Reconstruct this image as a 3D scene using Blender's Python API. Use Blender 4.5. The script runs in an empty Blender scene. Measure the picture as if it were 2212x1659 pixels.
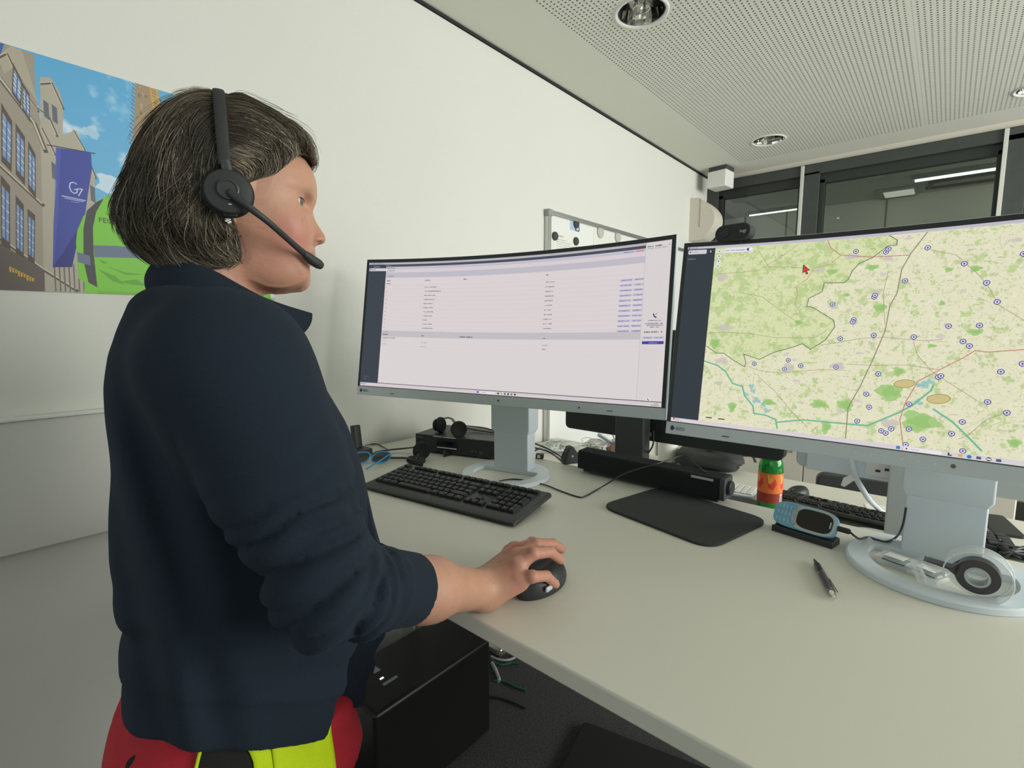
import bpy, bmesh, math, random
import numpy as np
from mathutils import Vector, Matrix
random.seed(7)
rng = np.random.default_rng(7)
scene = bpy.context.scene
COL = scene.collection
R_ = math.radians

# ------------------------------------------------------------------ camera
EYE = 1.41                      # lens height above the floor
F_PX, W_PX, H_PX = 1080.0, 2212.0, 1659.0
CX, CY = W_PX/2, H_PX/2
_dx = np.array([2050-CX, -(705-CY), -F_PX]); _dx /= np.linalg.norm(_dx)
_dz = np.cross([1., 0, 0], _dx); _dz /= np.linalg.norm(_dz)
if _dz[1] < 0: _dz = -_dz
_dy = np.cross(_dz, _dx)
RC = np.stack([_dx, _dy, _dz])
cam_d = bpy.data.cameras.new('camera')
cam_d.sensor_fit = 'HORIZONTAL'; cam_d.sensor_width = 36.0
cam_d.lens = F_PX/W_PX*36.0
cam_d.clip_start = 0.02; cam_d.clip_end = 60
cam = bpy.data.objects.new('camera', cam_d); COL.objects.link(cam)
mw = Matrix.Identity(4)
for i in range(3):
    for j in range(3): mw[i][j] = float(RC[i][j])
mw.translation = (0, 0, EYE)
cam.matrix_world = mw
scene.camera = cam

# ------------------------------------------------------------------ world, light, exposure
scene.view_settings.view_transform = 'Standard'
scene.view_settings.look = 'None'
scene.view_settings.exposure = 0.0
scene.view_settings.gamma = 1.0
scene.view_settings.use_curve_mapping = False
world = bpy.data.worlds.new('world'); scene.world = world; world.use_nodes = True
bgn = world.node_tree.nodes['Background']
bgn.inputs[0].default_value = (0.80, 0.90, 1.0, 1); bgn.inputs[1].default_value = 0.7

def area(name, loc, size, size_y, energy, color, direction, spread=180):
    l = bpy.data.lights.new(name, 'AREA'); l.shape = 'RECTANGLE'; l.size = size; l.size_y = size_y
    l.energy = energy; l.color = color; l.spread = R_(spread)
    o = bpy.data.objects.new(name, l); COL.objects.link(o); o.location = loc
    o.rotation_euler = Vector(direction).to_track_quat('-Z', 'Y').to_euler()
    return o
# daylight entering through the window band of the right-hand wall
area('daylight', (2.45, -2.72, 1.72), 3.0, 1.5, 150, (1.0, 0.99, 0.94), (0, 1, -0.22))
# daylight from the window behind the photographer
area('daylight_back', (-2.55, -0.5, 1.75), 3.0, 1.4, 9, (0.93, 1.0, 0.97), (1, 0.15, -0.1))

# ------------------------------------------------------------------ helpers
def at(px, py, z):
    """point of the place seen at a photo pixel, on the horizontal plane z (metres above the floor)"""
    v = RC @ (np.array([px-CX, -(py-CY), -F_PX])/F_PX)
    t = (z-EYE)/v[2]
    return Vector((v[0]*t, v[1]*t, z))
def atx(px, py, x):
    v = RC @ (np.array([px-CX, -(py-CY), -F_PX])/F_PX); t = x/v[0]
    return Vector((x, v[1]*t, EYE+v[2]*t))
def aty(px, py, y):
    v = RC @ (np.array([px-CX, -(py-CY), -F_PX])/F_PX); t = y/v[1]
    return Vector((v[0]*t, y, EYE+v[2]*t))

def mat(name, col, rough=0.5, metal=0.0, noise=0.0, nscale=40, bump=0.0, bscale=200, spec=0.5, trans=0.0, ior=1.45,
        emit=None, estr=0.0, coat=0.0, sss=0.0, alpha=1.0, sheen=0.0):
    m = bpy.data.materials.new(name); m.use_nodes = True
    nt = m.node_tree; b = nt.nodes['Principled BSDF']
    b.inputs['Base Color'].default_value = (*col, 1); b.inputs['Roughness'].default_value = rough
    b.inputs['Metallic'].default_value = metal; b.inputs['Specular IOR Level'].default_value = spec
    b.inputs['Transmission Weight'].default_value = trans; b.inputs['IOR'].default_value = ior
    b.inputs['Coat Weight'].default_value = coat; b.inputs['Alpha'].default_value = alpha
    b.inputs['Sheen Weight'].default_value = sheen
    if sss:
        b.inputs['Subsurface Weight'].default_value = sss
        b.inputs['Subsurface Radius'].default_value = (0.012, 0.005, 0.003); b.inputs['Subsurface Scale'].default_value = 0.6
    if emit:
        b.inputs['Emission Color'].default_value = (*emit, 1); b.inputs['Emission Strength'].default_value = estr
    tc = nt.nodes.new('ShaderNodeTexCoord')
    if noise:
        n = nt.nodes.new('ShaderNodeTexNoise'); n.inputs['Scale'].default_value = nscale; n.inputs['Detail'].default_value = 5
        nt.links.new(tc.outputs['Object'], n.inputs['Vector'])
        cr = nt.nodes.new('ShaderNodeMix'); cr.data_type = 'RGBA'
        cr.inputs[6].default_value = (*[c*(1-noise) for c in col], 1); cr.inputs[7].default_value = (*[min(1, c*(1+noise)) for c in col], 1)
        nt.links.new(n.outputs['Fac'], cr.inputs[0]); nt.links.new(cr.outputs[2], b.inputs['Base Color'])
    if bump:
        n2 = nt.nodes.new('ShaderNodeTexNoise'); n2.inputs['Scale'].default_value = bscale; n2.inputs['Detail'].default_value = 3
        nt.links.new(tc.outputs['Object'], n2.inputs['Vector'])
        bp = nt.nodes.new('ShaderNodeBump'); bp.inputs['Strength'].default_value = bump; bp.inputs['Distance'].default_value = 0.002
        nt.links.new(n2.outputs['Fac'], bp.inputs['Height']); nt.links.new(bp.outputs['Normal'], b.inputs['Normal'])
    return m

class G:
    """collects shapes and links them as ONE mesh object"""
    def __init__(s): s.V = []; s.F = []; s.M = []
    def add(s, V, F, mi=0, T=None):
        n = len(s.V)
        for v in V:
            v = Vector(v)
            s.V.append(T @ v if T is not None else v)
        for f in F: s.F.append([n+i for i in f]); s.M.append(mi)
        return s
    def box(s, c, d, mi=0, T=None):
        x, y, z = c; a, b, e = d[0]/2, d[1]/2, d[2]/2
        V = [(x+i*a, y+j*b, z+k*e) for i in (-1, 1) for j in (-1, 1) for k in (-1, 1)]
        F = [(0, 1, 3, 2), (4, 6, 7, 5), (0, 4, 5, 1), (2, 3, 7, 6), (0, 2, 6, 4), (1, 5, 7, 3)]
        return s.add(V, F, mi, T)
    def prism(s, poly, z0, z1, mi=0, T=None):
        n = len(poly); V = [(x, y, z0) for x, y in poly]+[(x, y, z1) for x, y in poly]
        ar = sum(poly[i][0]*poly[(i+1) % n][1]-poly[(i+1) % n][0]*poly[i][1] for i in range(n))
        F = [list(range(n-1, -1, -1)), list(range(n, 2*n))]+[(i, (i+1) % n, n+(i+1) % n, n+i) for i in range(n)]
        if ar < 0: F = [f[::-1] for f in F]
        return s.add(V, F, mi, T)
    def lathe(s, prof, seg=32, mi=0, T=None, cap=True):
        V = []; F = []; n = len(prof)
        for r, z in prof:
            for k in range(seg):
                a = 2*math.pi*k/seg; V.append((r*math.cos(a), r*math.sin(a), z))
        for i in range(n-1):
            for k in range(seg):
                k2 = (k+1) % seg; F.append((i*seg+k, i*seg+k2, (i+1)*seg+k2, (i+1)*seg+k))
        if cap:
            if prof[0][0] > 1e-6: F.append(list(range(seg-1, -1, -1)))
            if prof[-1][0] > 1e-6: F.append([(n-1)*seg+k for k in range(seg)])
        return s.add(V, F, mi, T)
    def tube(s, pts, r, seg=10, mi=0, T=None, closed=False, flat=None, upv=None):
        P = [Vector(p) for p in pts]; n = len(P); V = []; F = []
        rr = r if isinstance(r, (list, tuple)) else [r]*n
        nrm = Vector(upv) if upv else None
        for i, p in enumerate(P):
            if closed: t = P[(i+1) % n]-P[i-1]
            else: t = P[min(i+1, n-1)]-P[max(i-1, 0)]
            t.normalize()
            if nrm is None:
                nrm = Vector((0, 0, 1)) if abs(t.z) < 0.9 else Vector((1, 0, 0))
            a = (nrm-t*nrm.dot(t)); a.normalize()
            if not upv: nrm = a
            b = t.cross(a)
            fa, fb = flat if flat else (1, 1)
            for k in range(seg):
                an = 2*math.pi*k/seg
                V.append(p+(a*math.cos(an)*fa+b*math.sin(an)*fb)*rr[i])
        m = n if closed else n-1
        for i in range(m):
            j = (i+1) % n
            for k in range(seg):
                k2 = (k+1) % seg; F.append((i*seg+k, i*seg+k2, j*seg+k2, j*seg+k))
        if not closed: F.append(list(range(seg-1, -1, -1))); F.append([(n-1)*seg+k for k in range(seg)])
        return s.add(V, F, mi, T)
    def loft(s, rings, mi=0, T=None, caps=True):
        V = [v for r in rings for v in r]; n = len(rings[0]); F = []
        for i in range(len(rings)-1):
            for k in range(n):
                k2 = (k+1) % n; F.append((i*n+k, i*n+k2, (i+1)*n+k2, (i+1)*n+k))
        if caps: F.append(list(range(n-1, -1, -1))); F.append([(len(rings)-1)*n+k for k in range(n)])
        return s.add(V, F, mi, T)
    def ellip(s, c, r, seg=20, rings=12, mi=0, T=None):
        V = []; F = []
        for i in range(rings+1):
            th = math.pi*i/rings
            for k in range(seg):
                a = 2*math.pi*k/seg
                V.append((c[0]+r[0]*math.sin(th)*math.cos(a), c[1]+r[1]*math.sin(th)*math.sin(a), c[2]-r[2]*math.cos(th)))
        for i in range(rings):
            for k in range(seg):
                k2 = (k+1) % seg; F.append((i*seg+k, i*seg+k2, (i+1)*seg+k2, (i+1)*seg+k))
        return s.add(V, F, mi, T)
    def obj(s, name, mats, parent=None, smooth=False, bevel=0, bseg=2, sub=0, fix=True, loc=None, rotz=None, angle=35):
        me = bpy.data.meshes.new(name); me.from_pydata([tuple(v) for v in s.V], [], s.F)
        if not isinstance(mats, (list, tuple)): mats = [mats]
        for m in mats: me.materials.append(m)
        me.polygons.foreach_set('material_index', s.M)
        bm = bmesh.new(); bm.from_mesh(me); bmesh.ops.remove_doubles(bm, verts=bm.verts, dist=1e-6)
        if fix: bmesh.ops.recalc_face_normals(bm, faces=bm.faces)
        bm.to_mesh(me); bm.free()
        o = bpy.data.objects.new(name, me); COL.objects.link(o)
        if smooth:
            me.polygons.foreach_set('use_smooth', [True]*len(me.polygons))
            try: me.set_sharp_from_angle(angle=R_(angle))
            except Exception: pass
        if parent: o.parent = parent
        if loc is not None: o.location = loc
        if rotz is not None: o.rotation_euler = (0, 0, rotz)
        if bevel:
            b = o.modifiers.new('bevel', 'BEVEL'); b.width = bevel; b.segments = bseg; b.limit_method = 'ANGLE'; b.angle_limit = R_(40)
            b.harden_normals = False
            me.polygons.foreach_set('use_smooth', [True]*len(me.polygons))
            try: me.set_sharp_from_angle(angle=R_(38))
            except Exception: pass
        if sub:
            m = o.modifiers.new('sub', 'SUBSURF'); m.levels = sub; m.render_levels = sub
        return o

def thing(name, label, cat, loc=(0, 0, 0), rotz=0, group=None):
    o = bpy.data.objects.new(name, None); COL.objects.link(o); o.location = loc; o.rotation_euler = (0, 0, rotz)
    o.empty_display_size = 0.05
    o['label'] = label; o['category'] = cat
    if group: o['group'] = group
    return o
def tag(o, label, cat, group=None):
    o['label'] = label; o['category'] = cat
    if group: o['group'] = group
    return o
def struct(o):
    o['kind'] = 'structure'; return o
def TR(loc=(0, 0, 0), rx=0, ry=0, rz=0):
    return Matrix.Translation(loc) @ Matrix.Rotation(rz, 4, 'Z') @ Matrix.Rotation(ry, 4, 'Y') @ Matrix.Rotation(rx, 4, 'X')
def rrect(w, h, r, n=6, cx=0, cy=0):
    P = []
    for sx, sy, a0 in ((1, 1, 0), (-1, 1, 90), (-1, -1, 180), (1, -1, 270)):
        for k in range(n+1):
            a = R_(a0+90*k/n); P.append((cx+sx*(w/2-r)+r*math.cos(a), cy+sy*(h/2-r)+r*math.sin(a)))
    return P
def roundpoly(P, r, n=6):
    out = []; m = len(P)
    for i in range(m):
        p = Vector(P[i]); a = (Vector(P[i-1])-p); b = (Vector(P[(i+1) % m])-p)
        la = min(r, a.length/2); lb = min(r, b.length/2); p0 = p+a.normalized()*la; p1 = p+b.normalized()*lb
        for k in range(n+1):
            t = k/n; q = p0*(1-t)**2+p*2*t*(1-t)+p1*t*t; out.append((q.x, q.y))
    return out
def smooth_path(pts, n=8):
    P = [Vector(p) for p in pts]; out = []
    for i in range(len(P)-1):
        p0 = P[max(i-1, 0)]; p1 = P[i]; p2 = P[i+1]; p3 = P[min(i+2, len(P)-1)]
        for k in range(n):
            t = k/n
            out.append(0.5*((2*p1)+(p2-p0)*t+(2*p0-5*p1+4*p2-p3)*t*t+(3*p1-p0-3*p2+p3)*t**3))
    out.append(P[-1]); return out
def text_obj(name, body, size, m, parent, T, extrude=0.0002, align='LEFT', sx=1.0):
    cu = bpy.data.curves.new(name, 'FONT'); cu.body = body; cu.size = size; cu.extrude = extrude; cu.align_x = align
    tmp = bpy.data.objects.new(name+'_t', cu); COL.objects.link(tmp)
    bpy.context.view_layer.update()
    me = bpy.data.meshes.new_from_object(tmp.evaluated_get(bpy.context.evaluated_depsgraph_get()))
    bpy.data.objects.remove(tmp)
    me.transform(T @ Matrix.Diagonal((sx, 1, 1, 1))); me.materials.clear(); me.materials.append(m); me.name = name
    o = bpy.data.objects.new(name, me); COL.objects.link(o); o.parent = parent
    return o

# raster pictures for the screens and the poster, drawn here with numpy
class Pic:
    def __init__(s, w, h, ppmm, col):
        s.k = ppmm; s.w = int(w*ppmm); s.h = int(h*ppmm); s.a = np.ones((s.h, s.w, 3), np.float32)*np.array(col, np.float32)
    def poly(s, pts, col, al=1.0):
        P = np.array(pts, float)*s.k; x0, y0 = np.floor(P.min(0)).astype(int)-1; x1, y1 = np.ceil(P.max(0)).astype(int)+1
        x0 = max(x0, 0); y0 = max(y0, 0); x1 = min(x1, s.w); y1 = min(y1, s.h)
        if x1 <= x0 or y1 <= y0: return
        m = np.zeros((y1-y0, x1-x0), np.float32)
        for ox, oy in ((.25, .25), (.75, .25), (.25, .75), (.75, .75)):
            X, Y = np.meshgrid(np.arange(x0, x1)+ox, np.arange(y0, y1)+oy); c = np.zeros(X.shape, bool); j = len(P)-1
            for i in range(len(P)):
                yi, yj, xi, xj = P[i, 1], P[j, 1], P[i, 0], P[j, 0]
                if yi != yj:
                    c ^= ((yi > Y) != (yj > Y)) & (X < (xj-xi)*(Y-yi)/(yj-yi)+xi)
                j = i
            m += c*0.25
        m = (m*al)[..., None]; s.a[y0:y1, x0:x1] = s.a[y0:y1, x0:x1]*(1-m)+np.array(col, np.float32)*m
    def rect(s, x, y, w, h, col, al=1.0): s.poly([(x, y), (x+w, y), (x+w, y+h), (x, y+h)], col, al)
    def rr(s, x, y, w, h, r, col, al=1.0): s.poly(rrect(w, h, r, 4, x+w/2, y+h/2), col, al)
    def ell(s, x, y, rx, ry, col, al=1.0, n=24, jit=0, rot=0):
        P = []
        ph = rng.uniform(0, 6, 3)
        for k in range(n):
            a = 2*math.pi*k/n; q = 1+jit*(math.sin(3*a+ph[0])+.6*math.sin(5*a+ph[1])+.4*math.sin(9*a+ph[2]))
            u, v = rx*q*math.cos(a), ry*q*math.sin(a)
            P.append((x+u*math.cos(rot)-v*math.sin(rot), y+u*math.sin(rot)+v*math.cos(rot)))
        s.poly(P, col, al)
    def line(s, pts, w, col, al=1.0):
        for (ax, ay), (bx, by) in zip(pts[:-1], pts[1:]):
            dx, dy = bx-ax, by-ay; L = math.hypot(dx, dy) or 1; nx, ny = -dy/L*w/2, dx/L*w/2; ex, ey = dx/L*w*.3, dy/L*w*.3
            s.poly([(ax+nx-ex, ay+ny-ey), (bx+nx+ex, by+ny+ey), (bx-nx+ex, by-ny+ey), (ax-nx-ex, ay-ny-ey)], col, al)
    def words(s, x, y, w, h, col, al=0.8):
        """a line of writing too small to read in the photo: a row of letter-sized strokes"""
        cx = x
        while cx < x+w:
            lw = h*rng.uniform(.35, .7); hh = h*rng.uniform(.6, 1.0)
            if rng.random() > .13: s.rect(cx, y+h-hh, lw*.75, hh, col, al*rng.uniform(.55, 1))
            cx += lw
    def image(s, name):
        im = bpy.data.images.new(name, s.w, s.h); buf = np.ones((s.h, s.w, 4), np.float32)
        buf[..., :3] = np.clip(s.a[::-1], 0, 1); im.pixels.foreach_set(buf.ravel()); im.update(); im.pack(); return im
def vnoise(w, h, cell, seed):
    r = np.random.default_rng(seed); gw, gh = int(w/cell)+3, int(h/cell)+3; g = r.random((gh, gw)).astype(np.float32)
    x = np.arange(w)/cell; y = np.arange(h)/cell; xi = x.astype(int); yi = y.astype(int); fx = x-xi; fy = y-yi
    fx = fx*fx*(3-2*fx); fy = fy*fy*(3-2*fy)
    a = g[np.ix_(yi, xi)]; b = g[np.ix_(yi, xi+1)]; c = g[np.ix_(yi+1, xi)]; d = g[np.ix_(yi+1, xi+1)]
    return (a*(1-fx)+b*fx)*(1-fy[:, None])+(c*(1-fx)+d*fx)*fy[:, None]
def hexc(r, g, b): return (r/255., g/255., b/255.)
def pic_mat(name, img, estr=0.0, rough=0.6):
    m = bpy.data.materials.new(name); m.use_nodes = True; nt = m.node_tree; b = nt.nodes['Principled BSDF']
    t = nt.nodes.new('ShaderNodeTexImage'); t.image = img
    b.inputs['Roughness'].default_value = rough
    if estr:
        b.inputs['Base Color'].default_value = (0.01, 0.01, 0.011, 1); b.inputs['Specular IOR Level'].default_value = 0.3
        nt.links.new(t.outputs['Color'], b.inputs['Emission Color']); b.inputs['Emission Strength'].default_value = estr
    else: nt.links.new(t.outputs['Color'], b.inputs['Base Color'])
    return m
# ================================================================== materials
M_wall = mat('wall_paint', (0.70, 0.71, 0.655), 0.9, noise=0.02, nscale=3, bump=0.15, bscale=400)
M_white = mat('white_paint', (0.78, 0.79, 0.75), 0.55)
M_desk = mat('desk_laminate', (0.68, 0.67, 0.585), 0.42, noise=0.03, nscale=500, spec=0.4)
M_edge = mat('desk_edge_band', (0.5, 0.48, 0.40), 0.5)
M_carpet = mat('carpet', (0.085, 0.088, 0.085), 1.0, noise=0.85, nscale=160, bump=1.0, bscale=500, spec=0.1)
M_corr_carpet = mat('corridor_carpet', (0.16, 0.145, 0.13), 1.0, noise=0.35, nscale=160, bump=0.6, bscale=300, spec=0.1)
M_frame = mat('dark_window_frame', (0.055, 0.062, 0.057), 0.5, noise=0.15, nscale=30)
M_frame_edge = mat('bright_frame_edge', (0.62, 0.63, 0.58), 0.5)
M_cream = mat('cream_panel', (0.66, 0.63, 0.54), 0.6)
M_black = mat('black_plastic', (0.026, 0.029, 0.029), 0.42, bump=0.1, bscale=900)
M_blackmatte = mat('matt_black', (0.030, 0.034, 0.033), 0.75, bump=0.25, bscale=900)
M_dark = mat('dark_grey_plastic', (0.05, 0.056, 0.056), 0.5)
M_shell = mat('white_plastic_shell', (0.64, 0.71, 0.75), 0.38)
M_silver = mat('silver_grey_plastic', (0.56, 0.62, 0.64), 0.36, spec=0.5)
M_steel = mat('polished_steel', (0.75, 0.75, 0.72), 0.12, metal=1.0)
M_alu = mat('aluminium', (0.55, 0.56, 0.54), 0.35, metal=0.85)
M_clear = mat('clear_plastic', (0.93, 0.98, 0.96), 0.08, trans=1.0, ior=1.16)
M_whitegloss = mat('white_board_enamel', (0.80, 0.82, 0.79), 0.22)
M_paper = mat('paper', (0.78, 0.78, 0.73), 0.9)
M_greyplast = mat('grey_plastic', (0.30, 0.31, 0.30), 0.5)

def bulletin(): pass

# ================================================================== the room
Y_L, X_P, Y_R, X_B, H_C, X_F = 1.487, 4.058, -2.65, -2.5, 2.545, 5.66
def wall_box(name, c, d, m):
    return struct(G().box(c, d).obj(name, m))
# floor with carpet pile
wall_box('floor', ((X_B+X_P+0.05)/2, (Y_L+Y_R)/2, -0.05), (X_P+0.05-X_B+0.3, Y_L-Y_R+0.3, 0.1), M_carpet)
wall_box('floor_corridor', ((X_P+0.2+X_F)/2, 0.7, -0.05), (X_F-X_P-0.06, 9.0, 0.1), M_corr_carpet)

# perforated acoustic ceiling: 8 mm holes every 18 mm with plain margins along the walls
mc = bpy.data.materials.new('perforated_ceiling'); mc.use_nodes = True; nt = mc.node_tree; N = nt.nodes; L = nt.links
b = N['Principled BSDF']; b.inputs['Roughness'].default_value = 0.9; b.inputs['Specular IOR Level'].default_value = 0.2
geo = N.new('ShaderNodeNewGeometry'); sep = N.new('ShaderNodeSeparateXYZ'); L.new(geo.outputs['Position'], sep.inputs[0])
def mth(op, a, bb=None, c=None):
    n = N.new('ShaderNodeMath'); n.operation = op
    for i, v in enumerate((a, bb, c)):
        if v is None: continue
        if isinstance(v, (int, float)): n.inputs[i].default_value = v
        else: L.new(v, n.inputs[i])
    return n.outputs[0]
def cell(o, off): return mth('SUBTRACT', mth('FRACT', mth('DIVIDE', mth('ADD', o, off+90*0.018), 0.018)), 0.5)
cx_, cy_ = cell(sep.outputs[0], 0.009-1.635+1.638), cell(sep.outputs[1], 0.009-1.017+1.026)
r2 = mth('ADD', mth('MULTIPLY', cx_, cx_), mth('MULTIPLY', cy_, cy_))
hole = mth('LESS_THAN', r2, 0.2**2)
inx = mth('MULTIPLY', mth('LESS_THAN', sep.outputs[0], 3.80), mth('GREATER_THAN', sep.outputs[0], -2.2))
iny = mth('MULTIPLY', mth('LESS_THAN', sep.outputs[1], 1.192), mth('GREATER_THAN', sep.outputs[1], -2.35))
# plain rings round the downlights
ringm = None
for lx, ly in ((1.790, 0.930), (3.466, 0.922)):
    d2 = mth('ADD', mth('POWER', mth('SUBTRACT', sep.outputs[0], lx), 2), mth('POWER', mth('SUBTRACT', sep.outputs[1], ly), 2))
    g = mth('GREATER_THAN', d2, 0.108**2); ringm = g if ringm is None else mth('MULTIPLY', ringm, g)
seam = mth('GREATER_THAN', mth('ABSOLUTE', mth('SUBTRACT', sep.outputs[1], 0.196)), 0.008)
fac = mth('MULTIPLY', mth('MULTIPLY', hole, mth('MULTIPLY', inx, iny)), mth('MULTIPLY', ringm, seam))
mx = N.new('ShaderNodeMix'); mx.data_type = 'RGBA'; L.new(fac, mx.inputs[0])
nz = N.new('ShaderNodeTexNoise'); nz.inputs['Scale'].default_value = 0.8; L.new(geo.outputs['Position'], nz.inputs['Vector'])
mm = N.new('ShaderNodeMix'); mm.data_type = 'RGBA'; mm.inputs[6].default_value = (0.76, 0.77, 0.69, 1); mm.inputs[7].default_value = (0.79, 0.795, 0.715, 1)
L.new(nz.outputs['Fac'], mm.inputs[0]); L.new(mm.outputs[2], mx.inputs[6]); mx.inputs[7].default_value = (0.10, 0.105, 0.10, 1)  # shade inside the holes is painted as a dark base colour
L.new(mx.outputs[2], b.inputs['Base Color'])
bp = N.new('ShaderNodeBump'); bp.inputs['Distance'].default_value = 0.004; bp.inputs['Strength'].default_value = 0.6
L.new(mth('SUBTRACT', 1.0, fac), bp.inputs['Height']); L.new(bp.outputs['Normal'], b.inputs['Normal'])
# ceiling slab with round openings for the downlights
def ceiling_with_holes(name, x0, x1, y0, y1, z, holes, m):
    bm = bmesh.new()
    outer = [bm.verts.new((x, y, z)) for x, y in ((x0, y0), (x1, y0), (x1, y1), (x0, y1))]
    ed = [bm.edges.new((outer[i], outer[(i+1) % 4])) for i in range(4)]
    for hx, hy, r in holes:
        vs = [bm.verts.new((hx+r*math.cos(2*math.pi*k/40), hy+r*math.sin(2*math.pi*k/40), z)) for k in range(40)]
        ed += [bm.edges.new((vs[i], vs[(i+1) % 40])) for i in range(40)]
    bmesh.ops.triangle_fill(bm, edges=ed, use_beauty=True, use_dissolve=False)
    kill = [f for f in bm.faces if any((f.calc_center_median().x-hx)**2+(f.calc_center_median().y-hy)**2 < r*r*0.98 for hx, hy, r in holes)]
    bmesh.ops.delete(bm, geom=kill, context='FACES')
    ext = bmesh.ops.extrude_face_region(bm, geom=list(bm.faces))
    for e in ext['geom']:
        if isinstance(e, bmesh.types.BMVert): e.co.z += 0.14
    bmesh.ops.recalc_face_normals(bm, faces=bm.faces)
    me = bpy.data.meshes.new(name); bm.to_mesh(me); bm.free(); me.materials.append(m)
    o = bpy.data.objects.new(name, me); COL.objects.link(o); return o
LIGHTS = [(1.790, 0.930, 0.086), (3.466, 0.922, 0.086), (3.57, -0.245, 0.086)]
struct(ceiling_with_holes('ceiling', X_B-0.1, X_P+0.02, Y_R-0.1, Y_L-0.006, H_C, LIGHTS, mc))
M_cceil = mat('corridor_ceiling_paint', (0.46, 0.455, 0.41), 0.9)
wall_box('ceiling_corridor', (7.1, 0.7, H_C+0.05), (6.0, 9.0, 0.1), M_cceil)
# shadow gap between wall and ceiling
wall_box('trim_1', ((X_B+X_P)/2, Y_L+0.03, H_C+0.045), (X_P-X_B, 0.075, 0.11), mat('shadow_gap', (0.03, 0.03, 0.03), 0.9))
wall_box('wall_left', ((X_B+X_P)/2, Y_L+0.06, (H_C-0.012)/2), (X_P-X_B+0.3, 0.12, H_C-0.012), M_wall)
wall_box('wall_back', (X_B-0.16, (Y_L+Y_R)/2, 0.45), (0.12, Y_L-Y_R+0.3, 0.9), M_wall)
wall_box('wall_back_top', (X_B-0.16, (Y_L+Y_R)/2, 2.53), (0.12, Y_L-Y_R+0.3, 0.16), M_wall)
wall_box('wall_back_side', (X_B-0.16, 1.33, 1.675), (0.12, 0.60, 1.55), M_wall)
wall_box('wall_right', ((X_B+X_P)/2, Y_R-0.16, 0.45), (X_P-X_B+0.3, 0.12, 0.9), M_wall)
wall_box('wall_right_top', ((X_B+X_P)/2, Y_R-0.16, 2.53), (X_P-X_B+0.3, 0.12, 0.16), M_wall)
wall_box('wall_right_side', (-0.82, Y_R-0.16, 1.675), (3.56, 0.12, 1.55), M_wall)
for i, x in enumerate((0.98, 1.95, 2.95, 3.95)):
    wall_box('window_%d' % (i+5), (x, Y_R-0.16, 1.67), (0.07, 0.1, 1.6), M_frame)

# glazed partition to the corridor
def part_box(g, y0, y1, z0, z1, x0=-0.035, x1=0.035): g.box((X_P+(x0+x1)/2, (y0+y1)/2, (z0+z1)/2), (x1-x0, abs(y1-y0), z1-z0))
posts = [(1.487, 1.405), (0.835, 0.735), (-0.165, -0.262), (-1.165, -1.262), (-2.165, -2.262)]
g = G()
for a, bb in posts: part_box(g, a, bb, 0, 2.505, -0.045, 0.045)
part_box(g, 1.487, Y_R, 2.435, 2.505, -0.045, 0.04)
part_box(g, 1.487, Y_R, 0.0, 0.10, -0.045, 0.04)
fr = struct(g.obj('window_1', M_frame, bevel=0.003))
fr2 = G(); 
part_box(fr2, 1.405, 0.835, 2.375, 2.435, -0.02, 0.03); part_box(fr2, 0.735, -0.165, 2.375, 2.435, -0.02, 0.03); part_box(fr2, -0.262, -1.165, 2.375, 2.435, -0.02, 0.03)
for a, bb in ((1.405, 1.372), (0.865, 0.835), (0.735, 0.705), (-0.135, -0.165), (-0.262, -0.29)): part_box(fr2, a, bb, 0.1, 2.4, -0.02, 0.03)
o = fr2.obj('sash_frame', mat('sash_frame', (0.028, 0.034, 0.03), 0.5), fr, bevel=0.002)
for a in (0.838, -0.162, -1.162):
    g = G(); part_box(g, a+0.010, a-0.010, 0.1, 2.50, -0.062, -0.045); g.obj('cover_strip', M_frame_edge, fr, bevel=0.002)
g = G(); part_box(g, 1.487, Y_R, 2.505, 2.56, -0.02, 0.05); struct(g.obj('trim_2', M_cream))
# thin glass, clear with its mirror reflections
mg = bpy.data.materials.new('partition_glass'); mg.use_nodes = True; nt = mg.node_tree; N = nt.nodes; L = nt.links
for n in list(N): N.remove(n)
out = N.new('ShaderNodeOutputMaterial'); tr = N.new('ShaderNodeBsdfTransparent'); tr.inputs[0].default_value = (0.86, 0.90, 0.86, 1)
gl = N.new('ShaderNodeBsdfGlossy'); gl.inputs['Roughness'].default_value = 0.02; mixs = N.new('ShaderNodeMixShader')
lw = N.new('ShaderNodeFresnel'); lw.inputs[0].default_value = 1.45
L.new(lw.outputs[0], mixs.inputs[0]); L.new(tr.outputs[0], mixs.inputs[1]); L.new(gl.outputs[0], mixs.inputs[2]); L.new(mixs.outputs[0], out.inputs[0])
for i, (y0, y1) in enumerate(((1.372, 0.865), (0.705, -0.135), (-0.29, -1.165), (-1.262, -2.165))):
    g = G(); part_box(g, y0, y1, 0.1, 2.38, 0.0, 0.006); o = struct(g.obj('window_%d' % (i+2) if i < 3 else 'window_10', mg))

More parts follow.
